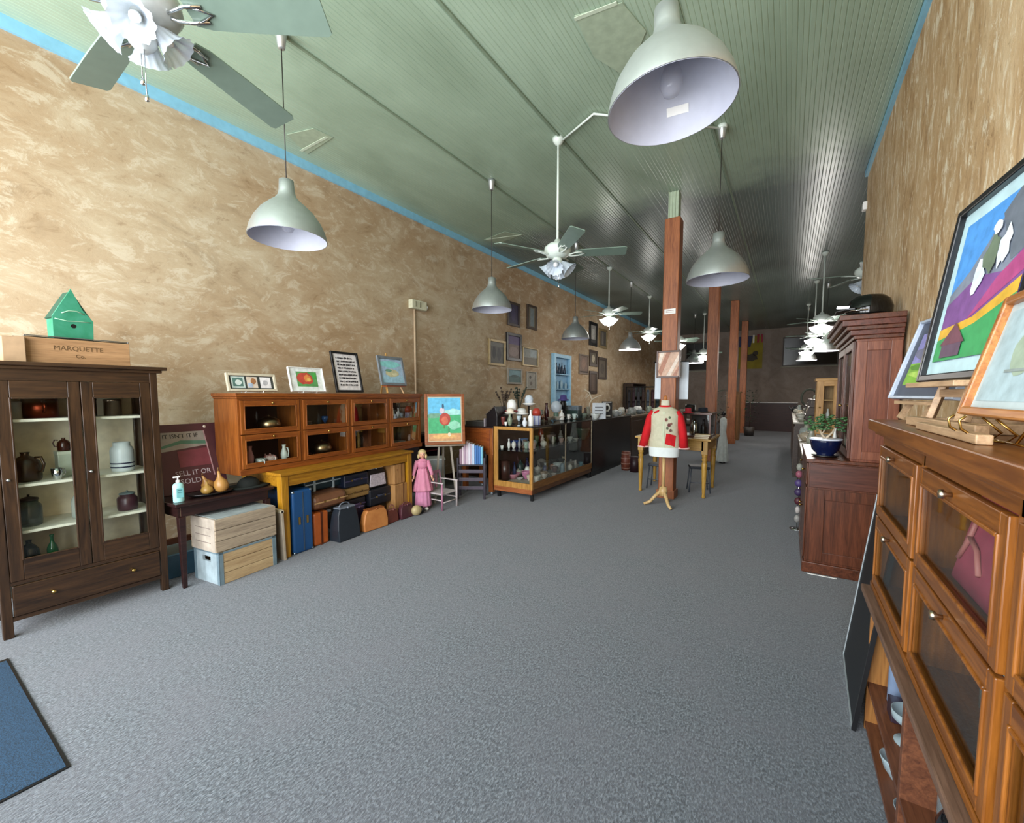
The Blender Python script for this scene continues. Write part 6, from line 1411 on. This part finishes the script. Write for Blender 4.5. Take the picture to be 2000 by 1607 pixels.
b = MB(); b.box(-0.02, -0.02, 1.55, 0.42, 0.5, 1.59); b.build('cornice', wood('#5e3e18', '#7d5626', 'x', 0.4), o)
# goods stacked on the dark table behind the second post
o = thing('rear_table', 'dark table between the second and third posts piled with goods', 'table', (-2.6, 12.0, 0))
b = MB(); b.box(0, 0, 0.78, 1.1, 0.7, 0.82); b.build('table_top', W_WALX, o)
for x in (0.03, 1.0):
    for y in (0.03, 0.6):
        b = MB(); b.box(x, y, 0, x+0.07, y+0.07, 0.78); b.build('leg', W_WAL, o)
for k, (x, y, kd, c, nm) in enumerate(((-2.4, 12.2, 'jar', '#54483a', 'brown'), (-2.15, 12.3, 'vase', '#2a3a30', 'dark green'), (-1.9, 12.2, 'pot', '#6a6a60', 'grey'), (-1.7, 12.35, 'jug', '#3a2018', 'red-brown'))):
    ware(kd, 'rear_'+{'jar': 'jar', 'vase': 'vase', 'pot': 'kettle', 'jug': 'jug'}[kd], (x, y, 0.821), 0.11, 0.28, plain(c, 0.4), '%s %s on the dark table behind the second post' % (nm, {'jar': 'jar', 'vase': 'vase', 'pot': 'kettle', 'jug': 'jug'}[kd]), 'vessel')

# ------------------------------------------------------------------ the back of the room
o = thing('back_counter', 'dark red-brown counter with a thin white top edge at the far back of the aisle', 'counter', (-1.70, 20.3, 0))
b = MB(); b.box(0, 0, 0, 2.0, 0.6, 1.13); b.build('carcass', wood('#2a1412', '#3c1f1a', 'x', 0.5), o)
b = MB(); b.box(-0.03, -0.03, 1.13, 2.03, 0.62, 1.155); b.build('counter_top', plain('#3a2a28', 0.4), o)
b = MB(); b.box(-0.03, -0.035, 1.155, 2.03, -0.0, 1.175); b.build('white_edge', M_WHITE, o)
o = thing('yellow_poster', 'yellow poster with a dark blue corner and red tabs on the back wall', 'poster', (-1.46, YB-0.004, 2.62))
b = MB(); b.box(-0.47, -0.012, 0, 0.45, 0, 1.42); b.build('sheet', two_tone('#7d7016', '#a8961e', 3, 0.7, 0.3), o)
b = MB(); b.prism([(-0.47, 0.95), (-0.02, 0.95), (0.06, 1.42), (-0.47, 1.42)], -0.016, -0.012, 'xz'); b.build('blue_corner', plain('#1c2450', 0.6), o)
b = MB(); b.prism(blob(0.0, 0.48, 0.28, 0.16, 14, 0.2, 3), -0.016, -0.012, 'xz'); b.prism(blob(0.18, 0.66, 0.10, 0.10, 10, 0.2, 5), -0.016, -0.012, 'xz'); b.build('dark_figure', plain('#33280c', 0.6), o)
b = MB()
for k in range(2): b.box(0.22+0.14*k, -0.02, 1.12, 0.30+0.14*k, -0.012, 1.48)
b.build('red_tab', plain('#9c1f34', 0.6), o)
b = MB()
for k in range(2): b.box(0.06+0.17*k, -0.019, 1.12, 0.12+0.17*k, -0.012, 1.46)
b.build('white_tab', M_WHITE, o)

# ------------------------------------------------------------------ right aisle counters with glassware
W_RC = wood('#33231a', '#4a3628', 'y', 0.45)
def rcounter(x, y0, y1, h, label):
    o = thing('aisle_counter', label, 'counter', (x, y0, 0))
    b = MB(); b.box(0.02, 0, 0, 0.5, y1-y0, h-0.03); b.build('carcass', W_RC, o)
    b = MB(); b.box(-0.01, -0.01, h-0.03, 0.52, y1-y0, h); b.build('counter_top', plain('#8d8472', 0.35), o, bevel=0.003)
    n = max(1, int((y1-y0)/0.9))
    for k in range(n):
        b = MB(); w = (y1-y0)/n; b.box(0.005, k*w+0.05, 0.08, 0.02, (k+1)*w-0.05, h-0.08); b.build('front_panel', wood('#3a281c', '#544030', 'y', 0.45), o)
rcounter(0.17, 5.75, 9.0, 0.80, 'near dark counter on the right aisle, loaded with glassware behind the plant')
rcounter(0.10, 9.2, 14.0, 1.0, 'far dark counter on the right aisle reaching towards the back')
o = thing('tiered_shelf', 'tiered dark shelf of figurines on the far right counter', 'shelf', (0.28, 9.6, 1.0))
for k, z in enumerate((0.12, 0.26, 0.40)):
    b = MB(); b.box(0.05*k, 0, z-0.012, 0.30, 2.4, z); b.build('tier_board', W_RC, o)
for y in (0, 1.2, 2.38):
    b = MB(); b.prism([(0, 0), (0.30, 0), (0.30, 0.40), (0.1, 0.40), (0.05, 0.26), (0, 0.12)], y, y+0.018, 'xz'); b.build('side_support', W_RC, o)
RG = random.Random(21); k = 0
gl = [('clear glass', '#aab4ae', 1), ('brown', '#5c4436', 0), ('white', '#c9c9c0', 0), ('sage', '#6c7a66', 0), ('amber', '#7a5a2c', 0), ('grey', '#80827e', 0), ('dark green', '#2c4438', 0)]
spots = [(0.28, 6.1, .80), (0.45, 6.35, .80), (0.27, 6.7, .80), (0.48, 6.9, .80), (0.3, 7.25, .80), (0.45, 7.6, .80), (0.25, 7.8, .80), (0.25, 8.35, .80), (0.28, 8.65, .80)] + \
        [(0.22, 9.4+0.42*i, 1.0) for i in range(10)] + [(0.33, 9.75+0.4*i, 1.121) for i in range(6)] + [(0.40, 9.7+0.4*i, 1.261) for i in range(6)] + [(0.50, 9.75+0.4*i, 1.401) for i in range(6)]
for (x, y, z) in spots:
    nm, c, g = gl[(k*3) % 7]; kd = kinds[(k*7+2) % 6]; tier = z > 1.05
    r = RG.uniform(0.03, 0.045) if tier else RG.uniform(0.06, 0.1); h = {'plate': 0.05, 'bowl': 0.1, 'cup': 0.12, 'pot': 0.15, 'jar': 0.16, 'vase': 0.26}[kd]*(0.6 if tier else 1.0)
    nmk = {'plate': 'dish', 'bowl': 'bowl', 'cup': 'cup', 'pot': 'teapot', 'jar': 'jar', 'vase': 'vase'}[kd]
    where = {0.80: 'on the near right aisle counter', 1.0: 'at the edge of the far right aisle counter', 1.121: 'on the lowest tier of the right aisle shelf', 1.261: 'on the middle tier of the right aisle shelf', 1.401: 'on the top tier of the right aisle shelf'}[z]
    ware(kd, nmk, (x, y, z), r, h, frosted(c, 0.6) if g else two_tone(c, '#c4bfae', 16, 0.3, 0.35), '%s %s %s' % (nm, nmk, where), nmk, group='glassware on the right aisle counters', handle=1 if kd == 'cup' else 0)
    k += 1
ware('pot', 'black_kettle', (0.2, 13.6, 1.0), 0.12, 0.22, M_BLACK, 'black kettle at the far end of the far right counter', 'kettle', handle=1, spout=1)
o = thing('ring_ornament', 'wreath-like ring ornament standing on the top tier of the right aisle shelf', 'ornament', (0.42, 12.3, 1.0), 0.2)
b = MB(); b.tube([(0.16*math.cos(2*PI*k/20), 0, 0.42+0.2*math.sin(2*PI*k/20)) for k in range(21)], 0.025, 6); b.build('ring', plain('#3c4036', 0.7), o)
b = MB(); b.box(-0.1, -0.06, 0, 0.1, 0.06, 0.04); b.tube([(0, 0, 0.04), (0, 0, 0.24)], 0.012, 6); b.build('foot', M_DARK, o)
# pine cabinet with a glass door
o = thing('pine_cabinet', 'pine cabinet with a glass door standing on the near right aisle counter behind the plant', 'cabinet', (0.36, 8.00, 0.801), 0)
b = MB(); b.box(0, 0.02, 0, 0.02, 0.36, 0.90); b.box(0.28, 0.02, 0, 0.30, 0.36, 0.90); b.box(0.02, 0.34, 0, 0.28, 0.36, 0.90); b.box(0.02, 0.02, 0, 0.28, 0.34, 0.04); b.build('carcass', W_PINE, o)
b = MB(); b.box(-0.02, -0.01, 0.90, 0.32, 0.38, 0.945); b.build('cornice', W_PINEX, o, bevel=0.005)
for z in (0.3, 0.6):
    b = MB(); b.box(0.02, 0.04, z, 0.28, 0.34, z+0.018); b.build('shelf', W_PINEX, o)
glazed_door(o, 0.0, 0.04, 0.30, 0.90, 0.085, 0.07, 0.07, 0.0, 0.02, W_PINE, W_PINEX, (0.045, 0.5))
ware('vase', 'white_figurine', (0.52, 8.16, 1.119), 0.04, 0.16, M_WHITE, 'white figurine on the lower shelf of the pine cabinet', 'figurine')
# string of little bags and tins hanging at the near end of the counter
o = thing('hanging_trinkets', 'string of small purple and pink trinkets hanging at the corner of the right counter', 'trinkets', (0.135, 5.62, 0))
b = MB(); b.tube([(0, 0, 0.0), (0, 0, 0.78)], 0.004, 5); b.tube([(0, 0, 0.78), (0.12, 0.12, 0.78)], 0.004, 5); b.lathe([(0, 0), (0.07, 0), (0.07, 0.01), (0, 0.012)], (0,0,0), 14); b.build('wire', M_CHROME, o)
for z, c, r in ((0.70, '#8a8a80', 0.03), (0.62, '#8a4a5c', 0.035), (0.52, '#4a3a6c', 0.04), (0.42, '#3a2c50', 0.04), (0.32, '#4a1c24', 0.035), (0.22, '#b0a8a4', 0.025), (0.12, '#8f8c88', 0.03)):
    b = MB(); b.ball((0.0, 0.0, z), r, r*0.8, 0.042, 10); b.build('trinket', plain(c, 0.5), o)

# ------------------------------------------------------------------ tall secretary cabinet on the right
sc_ = thing('secretary_cabinet', 'tall red-brown secretary cabinet with a stepped cornice at the right', 'cabinet', (0.165, 5.55, 0), -PI/2)
SL = 1.25
b = MB(); b.box(-0.01, -0.015, 0, SL+0.01, 0.55, 0.09); b.build('plinth', W_MAHX, sc_, bevel=0.006)
b = MB(); b.box(0, 0, 0.09, SL, 0.55, 0.935); b.build('lower_body', W_MAH, sc_, bevel=0.003)
b = MB(); b.box(-0.015, -0.02, 0.935, SL+0.015, 0.555, 0.965); b.build('lower_top', W_MAHX, sc_, bevel=0.006)
b = MB(); b.box(SL, 0.01, 0.73, SL+0.012, 0.54, 0.925); b.build('side_drawer_panel', wood('#3c1e14', '#583024', 'y', 0.35), sc_, bevel=0.004)
b = MB()
for (y0, z0, y1, z1) in ((0.01, 0.11, 0.12, 0.715), (0.43, 0.11, 0.54, 0.715), (0.12, 0.11, 0.43, 0.19), (0.12, 0.63, 0.43, 0.715)): b.box(SL, y0, z0, SL+0.012, y1, z1)
b.build('side_panel_frame', W_MAH, sc_, bevel=0.003)
for k in range(2):
    b = MB(); b.box(0.03+k*0.61, -0.012, 0.12, 0.61+k*0.61, 0, 0.72); d = b.build('door', W_MAH, sc_, bevel=0.004); knob(d, 0.56 if k == 0 else 0.69, -0.012, 0.45, M_BRASS)
    b = MB(); b.box(0.03+k*0.61, -0.012, 0.74, 0.61+k*0.61, 0, 0.925); d = b.build('drawer', W_MAHX, sc_, bevel=0.004); knob(d, 0.32+k*0.61, -0.012, 0.83, M_BRASS)
b = MB(); b.box(0.03, 0.27, 0.965, SL-0.0, 0.545, 1.93); b.build('upper_body', wood('#54281a', '#7a4530', 'z', 0.33), sc_, bevel=0.003)
b = MB()
for (y0, z0, y1, z1) in ((0.275, 0.985, 0.335, 1.91), (0.475, 0.985, 0.54, 1.91), (0.335, 0.985, 0.475, 1.05), (0.335, 1.84, 0.475, 1.91)): b.box(SL, y0, z0, SL+0.010, y1, z1)
b.build('side_panel_frame', wood('#5e3020', '#84503a', 'z', 0.33), sc_, bevel=0.003)
for k, (e, z0, z1) in enumerate(((0.02, 1.93, 1.96), (0.045, 1.96, 2.0), (0.07, 2.0, 2.03), (0.10, 2.03, 2.075), (0.12, 2.075, 2.115))):
    b = MB(); b.box(0.03-e*0.4, 0.27-e, z0, SL+e*0.5, 0.545, z1); b.build('cornice_step', wood('#3e1c12', '#66362a', 'x', 0.3) if k % 2 else W_MAHX, sc_, bevel=0.004)
for k in range(2): glazed_door(sc_, 0.05+k*0.59, 0.985, 0.62+k*0.59, 1.92, 0.05, 0.06, 0.06, 0.252, 0.018, W_MAH, W_MAHX, (0.58 if k == 0 else 0.68, 1.4))
o = thing('floor_strip', 'thin white strip on the carpet at the foot of the secretary cabinet', 'strip', (0.19, 4.255, 0))
b = MB(); b.box(0, 0, 0, 0.20, 0.012, 0.004); b.build('strip_body', M_WHITE, o)
# helmet on the cabinet
o = thing('motorcycle_helmet', 'glossy black open-face motorcycle helmet with chrome visor on top of the secretary cabinet', 'helmet', (0.52, 4.50, 2.116), -PI/2)
b = MB(); b.lathe([(0.0, 0.0), (0.118, 0.0), (0.128, 0.03), (0.132, 0.08), (0.115, 0.14), (0.08, 0.175), (0.0, 0.192)], (0,0,0), 30, sx=0.95, sy=1.15); b.build('shell', plain('#08090a', 0.08), o)
b = MB(); b.prism([(-0.10, -0.16), (0.10, -0.16), (0.115, -0.10), (-0.115, -0.10)], 0.06, 0.075, 'xy'); b.bar((0, -0.1, 0.075), (0, -0.22, 0.055), 0.2, 0.01); b.build('peak', M_BLACK, o, bevel=0.003)
b = MB(); b.tube([(-0.12, -0.02, 0.05), (-0.10, -0.12, 0.055), (0.0, -0.158, 0.06), (0.10, -0.12, 0.055), (0.12, -0.02, 0.05)], 0.008, 8); b.build('chrome_band', M_CHROME, o)
b = MB(); b.bar((0.05, -0.13, 0.09), (0.02, -0.21, 0.10), 0.014, 0.02); b.build('visor_clip', M_CHROME, o)
# jade plant in a blue bowl
o = thing('bonsai_plant', 'small leafy plant with forked trunk in a dark blue glazed bowl', 'plant', (0.285, 4.53, 0.966))
b = MB(); b.lathe([(0.0, 0.0), (0.07, 0.0), (0.06, 0.02), (0.098, 0.06), (0.112, 0.13), (0.112, 0.15), (0.098, 0.15), (0.095, 0.13), (0.0, 0.12)], (0,0,0), 30); b.build('bowl', plain('#0a1434', 0.12), o)
b = MB(); b.lathe([(0.103, 0.142), (0.118, 0.146), (0.118, 0.156), (0.103, 0.158)], (0,0,0), 30); b.build('white_rim', plain('#d6dcea', 0.2), o)
b = MB(); b.lathe([(0.0, 0.0), (0.08, 0.0), (0.10, 0.012), (0.0, 0.012)], (0,0,-0.0), 24); b.build('saucer', M_BLACK, o)
b = MB(); b.tube([(0, 0, 0.12), (0.005, 0, 0.16), (0.045, 0.01, 0.21), (0.06, 0.0, 0.25)], [0.011, 0.01, 0.008, 0.005], 8); b.tube([(0, 0, 0.15), (-0.03, 0.0, 0.19), (-0.05, 0.01, 0.24)], [0.010, 0.008, 0.005], 8); b.tube([(-0.03, 0, 0.19), (0.0, -0.01, 0.25)], [0.007, 0.004], 6); b.build('trunk', plain('#b8a890', 0.7), o)
R = random.Random(9); b = MB()
for k in range(170):
    a = R.uniform(0, 2*PI); q = 0.15*math.sqrt(R.random()); zz = 0.215+0.12*R.random()+0.04*(1-q/0.15)
    b.ball((q*math.cos(a), q*math.sin(a), zz), R.uniform(0.010, 0.019), R.uniform(0.007, 0.014), R.uniform(0.004, 0.009), 6)
b.build('foliage', two_tone('#235038', '#4c7038', 16, 0.4, 0.3), o)
# white tags on the plant's right: small horned animal figure
ware('vase', 'white_figurine', (0.40, 5.25, 0.966), 0.03, 0.2, M_WHITE, 'small white figurine on the ledge behind the blue bowl', 'figurine')

# ------------------------------------------------------------------ dark mirror panel leaning beside the bookcase
o = thing('leaning_mirror', 'large dark mirror with a thin silver edge leaning by the near right bookcase', 'mirror', (0.335, 3.02, 0.0), 0, rot=(-0.11, 0, -PI/2-0.04))
b = MB(); b.box(0.012, -0.008, 0.012, 0.67, 0.0, 0.96); 
b.build('dark_glass', plain('#07090d', 0.4, spec=0.15), o)
b = MB(); b.box(0.67, -0.012, 0, 0.685, 0.004, 0.97); b.box(0.0, -0.012, 0.96, 0.685, 0.004, 0.975); b.build('black_edge', M_BLACK, o)
b = MB(); b.box(0, -0.012, 0, 0.008, 0.002, 0.96); b.box(0.008, -0.012, 0, 0.67, 0.002, 0.010); b.build('silver_edge', plain('#a9b2b6', 0.35, 0.4), o)
# ------------------------------------------------------------------ near right: low open rack, bookcase on top, its contents
W_RK = wood('#4a2818', '#6b4028', 'x', 0.5); W_RKV = wood('#7a4a22', '#9a6a34', 'z', 0.5)
rk = thing('low_rack', 'low open wooden rack under the near right bookcase', 'rack', (0.345, 2.40, 0), -PI/2)
RL, RD, RH = 2.0, 0.375, 0.648
b = MB(); b.box(-0.03, -0.035, RH-0.028, RL, RD, RH); b.build('top_board', wood('#4a3426', '#6a5040', 'x', 0.6), rk, bevel=0.004)
b = MB(); b.box(0, 0.0, 0.0, 0.02, RD, RH-0.028); b.build('end_panel', W_RKV, rk, bevel=0.002)
for x in (0.645, 1.30, RL-0.02):
    b = MB(); b.box(x, 0.0, 0, x+0.03, RD, RH-0.028); b.build('divider', W_RK, rk, bevel=0.002)
for z in (0.02, 0.205):
    b = MB(); b.box(0.02, 0.002, z, RL-0.02, RD, z+0.018); b.build('shelf', W_RK, rk)
b = MB(); b.box(0.02, RD-0.008, 0.04, RL-0.02, RD, RH-0.028); b.build('back_panel', plain('#3a2014', 0.6), rk)
b = MB(); b.box(0.02, -0.001, RH-0.07, RL-0.02, 0.016, RH-0.028); b.build('top_rail', W_RK, rk)
M_CRY = frosted('#a9bcc4', 0.55, 0.05)
ware('canister', 'steel_flask', (0.425, 2.27, 0.224), 0.030, 0.19, plain('#8ea3c4', 0.2, 0.4), 'blue-grey steel flask on the middle shelf of the low rack', 'flask')
b = MB(); b.box(-0.04, -0.04, 0, 0.04, 0.04, 0.07); tag(b.build('small_box', plain('#2a1c28', 0.4), None, loc=(0.425, 2.16, 0.224), bevel=0.003), 'small dark purple box in front of the steel flask', 'box')
ware('goblet', 'crystal_dish', (0.425, 2.02, 0.224), 0.06, 0.12, M_CRY, 'sparkling crystal footed dish on the middle shelf of the low rack', 'dish')
ware('bowl', 'glass_bowl', (0.405, 2.07, 0.039), 0.055, 0.08, M_CRY, 'clear glass bowl on the bottom shelf of the low rack, farthest from the camera', 'bowl')
ware('cup', 'glass_tumbler', (0.42, 1.95, 0.039), 0.042, 0.09, M_CRY, 'glass tumbler between the two bowls on the bottom shelf of the low rack', 'tumbler')
ware('bowl', 'glass_bowl', (0.41, 1.84, 0.039), 0.055, 0.07, frosted('#93a2aa', 0.65, 0.1), 'whitish glass bowl on the bottom shelf, nearest of the low rack glassware', 'bowl')
ware('pot', 'black_teapot', (0.48, 1.58, 0.224), 0.085, 0.14, plain('#0a0e14', 0.12), 'glossy black teapot behind the divider of the low rack', 'teapot', handle=1)
ware('jar', 'glass_jar', (0.46, 1.70, 0.224), 0.035, 0.10, frosted('#7a8a90', 0.5, 0.05), 'clear glass jar beside the glossy black teapot', 'jar')

rb = barrister('glass_bookcase', 'oak lawyer bookcase with glass doors in the right foreground, pictures on top', (0.35, 2.42, 0.650), -PI/2, 3, 2, 0.66, 0.74, 0.355, 0.045, wood('#63360f', '#8a531d', 'z', 0.3), wood('#5a300d', '#7f4b1a', 'x', 0.3), top_th=0.045, skirt=0.022, tr=0.06, inner='#7a5c44', km=metal('#b8a894', 0.3))
Mrb = Matrix.Translation((0.35, 2.42, 0.650)) @ Matrix.Rotation(-PI/2, 4, 'Z')
def RB(x, y, z): return tuple(Mrb @ Vector((x, y, z)))
o = thing('pink_folder', 'dusty pink cloth folder standing inside the second upper compartment of the near bookcase', 'folder', RB(0.76, 0.075, 0.335), 0, rot=(-0.2, 0, -PI/2))
b = MB(); b.box(0, -0.02, 0, 0.50, 0, 0.25); b.build('cover', plain('#b04a62', 0.6), o, bevel=0.004)
b = MB(); b.tube([(0.02, -0.024, 0.06), (0.05, -0.026, 0.12), (0.06, -0.026, 0.2)], 0.006, 6); b.tube([(0.05, -0.026, 0.13), (0.12, -0.026, 0.11), (0.17, -0.024, 0.06)], 0.006, 6); b.build('ribbon', plain('#c07a74', 0.5), o)
ware('bottle', 'dark_bottle', RB(0.18, 0.15, 0.33), 0.035, 0.2, plain('#3a3a2c', 0.2), 'dark bottle in the upper far compartment of the near bookcase', 'bottle')
ware('goblet', 'candle_holder', RB(0.33, 0.14, 0.33), 0.035, 0.2, plain('#7a4a28', 0.3), 'brown candle holder in the upper far compartment of the near bookcase', 'candle holder')
ware('jar', 'glass_jar', RB(0.50, 0.14, 0.33), 0.045, 0.15, frosted('#6a6f66', 0.7), 'smoky glass jar in the upper far compartment of the near bookcase', 'jar')
ware('vase', 'dark_vase', RB(0.25, 0.14, 0.025), 0.05, 0.2, plain('#54504c', 0.3), 'grey vase in the lower far compartment of the near bookcase', 'vase')
ware('plate', 'white_dish', RB(0.48, 0.10, 0.025), 0.07, 0.03, plain('#9fa6b4', 0.3), 'bluish white dish in the lower far compartment of the near bookcase', 'dish')
ware('bottle', 'tall_bottle', RB(0.87, 0.14, 0.025), 0.04, 0.22, plain('#6f716c', 0.2), 'tall grey bottle in the lower middle compartment of the near bookcase', 'bottle')
ware('cup', 'silver_cup', RB(1.14, 0.06, 0.34), 0.02, 0.03, M_CHROME, 'tiny silver cup in front of the pink folder', 'cup')
ware('jar', 'pale_jar', RB(1.2, 0.12, 0.025), 0.05, 0.12, plain('#8f7f84', 0.4), 'pinkish grey jar in the lower middle compartment of the near bookcase', 'jar')

# ---- pictures and easels on the near bookcase (top at 1.39)
ZR = 1.391
picture('landscape_print', 'slate-framed print of a waterfall over green fields, leftmost on the near bookcase', (0.475, 2.46, ZR+0.085), -PI/2+0.15, 0.60, 0.375, 0.012, plain('#aab4c4', 0.35),
        [(FULL, '#8a86bd'), (rect(0, 0, 1, 0.42), '#7fae3c'), (blob(0.3, 0.62, 0.28, 0.14, 12, 0.2, 1), '#6f6f86'), (blob(0.8, 0.75, 0.25, 0.2, 12, 0.2, 2), '#a9a4d8'), ([(0.55, 0.4), (0.62, 0.4), (0.66, 0.85), (0.62, 0.85)], '#d8dccf'), (blob(0.5, 0.2, 0.4, 0.08, 12, 0.2, 3), '#a6c45c'), (blob(0.3, 0.34, 0.3, 0.06, 12, 0.2, 4), '#5a8a34')],
        lean=0.28, mat_board=plain('#454c5c', 0.5), mb=0.055)
picture('mountain_painting', 'large black-framed painting of a waterfall, purple hills and a small barn', (0.44, 1.83, ZR+0.15), -PI/2+0.07, 0.60, 0.59, 0.024, plain('#0d0e12', 0.3),
        [(FULL, '#4f93d8'), ([(0.25, 0.62), (0.55, 0.86), (0.75, 1), (1, 1), (1, 0.4), (0.0, 0.3), (0.0, 0.5)], '#7c8494'), ([(0.55, 0.9), (0.7, 1), (1, 1), (1, 0.6), (0.8, 0.55)], '#666d78'), ([(0, 0), (1, 0), (1, 0.62), (0.75, 0.5), (0.4, 0.55), (0, 0.42)], '#7b4f8c'), ([(0.4, 0.26), (1, 0.45), (1, 0.6), (0.7, 0.48)], '#a8487c'),
         ([(0, 0), (1, 0), (1, 0.42), (0.5, 0.27), (0, 0.24)], '#d6a83a'), ([(0, 0), (1, 0), (1, 0.33), (0.55, 0.22), (0, 0.16)], '#3f9a5c'),
         (blob(0.70, 0.66, 0.07, 0.12, 12, 0.3, 1), '#dfe6f2'), (blob(0.44, 0.54, 0.07, 0.13, 12, 0.3, 2), '#d6e0f0'), (blob(0.56, 0.66, 0.09, 0.12, 10, 0.3, 3), '#6b7a66'), (blob(0.56, 0.82, 0.06, 0.04, 10, 0.3, 4), '#e4e8f0'), ([(0.14, 0.02), (0.46, 0.02), (0.46, 0.12), (0.3, 0.24), (0.14, 0.12)], '#5f4a5c'), ([(0.1, 0.11), (0.5, 0.11), (0.3, 0.26)], '#6e4450')],
        lean=0.14, mat_board=plain('#b9d6dc', 0.5), mb=0.045, depth=0.03)
picture('pencil_drawing', 'orange-wood-framed pale drawing at the right end of the near bookcase', (0.385, 1.32, ZR+0.055), -PI/2, 0.42, 0.29, 0.02, wood('#8a4c22', '#b0763e', 'x', 0.35),
        [(FULL, '#a3b8be'), (blob(0.5, 0.5, 0.2, 0.25, 14, 0.2, 1), '#98a894'), (blob(0.55, 0.62, 0.08, 0.12, 12, 0.2, 2), '#84927e'), (rect(0.3, 0.3, 0.7, 0.33), '#87928f')],
        lean=0.24, mat_board=plain('#b4c2c4', 0.5), mb=0.018)
W_E = wood('#9c7c5c', '#bf9f7c', 'x', 0.5)
o = thing('table_easel', 'stout pale wood easel holding the large black-framed painting', 'easel', (0.415, 1.83, ZR), -PI/2+0.07)
b = MB(); b.box(-0.27, -0.03, 0, 0.27, 0.0, 0.03); b.build('base_bar', W_E, o, bevel=0.003)
b = MB(); b.box(-0.17, 0.005, 0.0, -0.14, 0.25, 0.03); b.build('foot_bar', W_E, o, bevel=0.003)
b = MB(); b.box(0.14, 0.005, 0.0, 0.17, 0.25, 0.03); b.build('foot_bar', W_E, o, bevel=0.003)
for x in (-0.14, 0.10):
    b = MB(); b.bar((x, 0.0, 0.03), (x*0.9, 0.025, 0.14), 0.036, 0.018); b.build('upright', W_E, o, bevel=0.002)
b = MB(); b.box(-0.14, 0.01, 0.10, 0.12, 0.03, 0.125); b.build('cross_bar', W_E, o, bevel=0.002)
b = MB(); b.box(-0.20, -0.055, 0.132, 0.20, 0.0, 0.148); b.build('ledge', W_E, o, bevel=0.002)
o = thing('table_easel', 'small pale easel under the slate-framed landscape print', 'easel', (0.465, 2.46, ZR), -PI/2+0.15)
for x in (-0.12, 0.10):
    b = MB(); b.bar((x, -0.02, 0.0), (x, 0.02, 0.08), 0.024, 0.02); b.build('leg', W_E, o)
b = MB(); b.box(-0.16, -0.03, 0.066, 0.14, 0.02, 0.08); b.build('ledge', W_E, o)
b = MB(); b.bar((0, 0.18, 0.0), (0, 0.10, 0.28), 0.02, 0.012); b.build('back_leg', W_E, o)
o = thing('plate_stand', 'curled gold wire stand under the orange-framed drawing', 'easel', (0.385, 1.32, ZR), -PI/2)
for x in (-0.13, -0.05):
    b = MB(); b.tube([(x, -0.045, 0.06), (x, -0.055, 0.05), (x-0.006, -0.05, 0.03), (x-0.012, -0.02, 0.008), (x, 0.02, 0.003), (x+0.02, 0.03, 0.02), (x+0.01, 0.0, 0.055)], 0.003, 6); b.build('wire_curl', M_BRASS, o)
b = MB(); b.tube([(-0.13, 0.02, 0.004), (0.12, 0.02, 0.004)], 0.003, 6); b.tube([(0.0, 0.02, 0.004), (0.0, 0.12, 0.22)], 0.003, 6); b.build('wire_frame', M_BRASS, o)
o = thing('pencil_box', 'long pale wooden block lying in front of the painting easel', 'block', (0.345, 1.62, ZR), -PI/2)
b = MB(); b.box(-0.22, 0, 0, 0.30, 0.028, 0.022); b.build('block_body', W_E, o, bevel=0.003)
picture('framed_picture', 'dark brown frame standing behind the pictures at the right edge', (0.60, 1.62, ZR), -PI/2, 0.34, 0.52, 0.05, plain('#3a1c1c', 0.4), [(FULL, '#5c4a40'), (blob(0.5, 0.5, 0.3, 0.3), '#8a7a66')], lean=0.12)
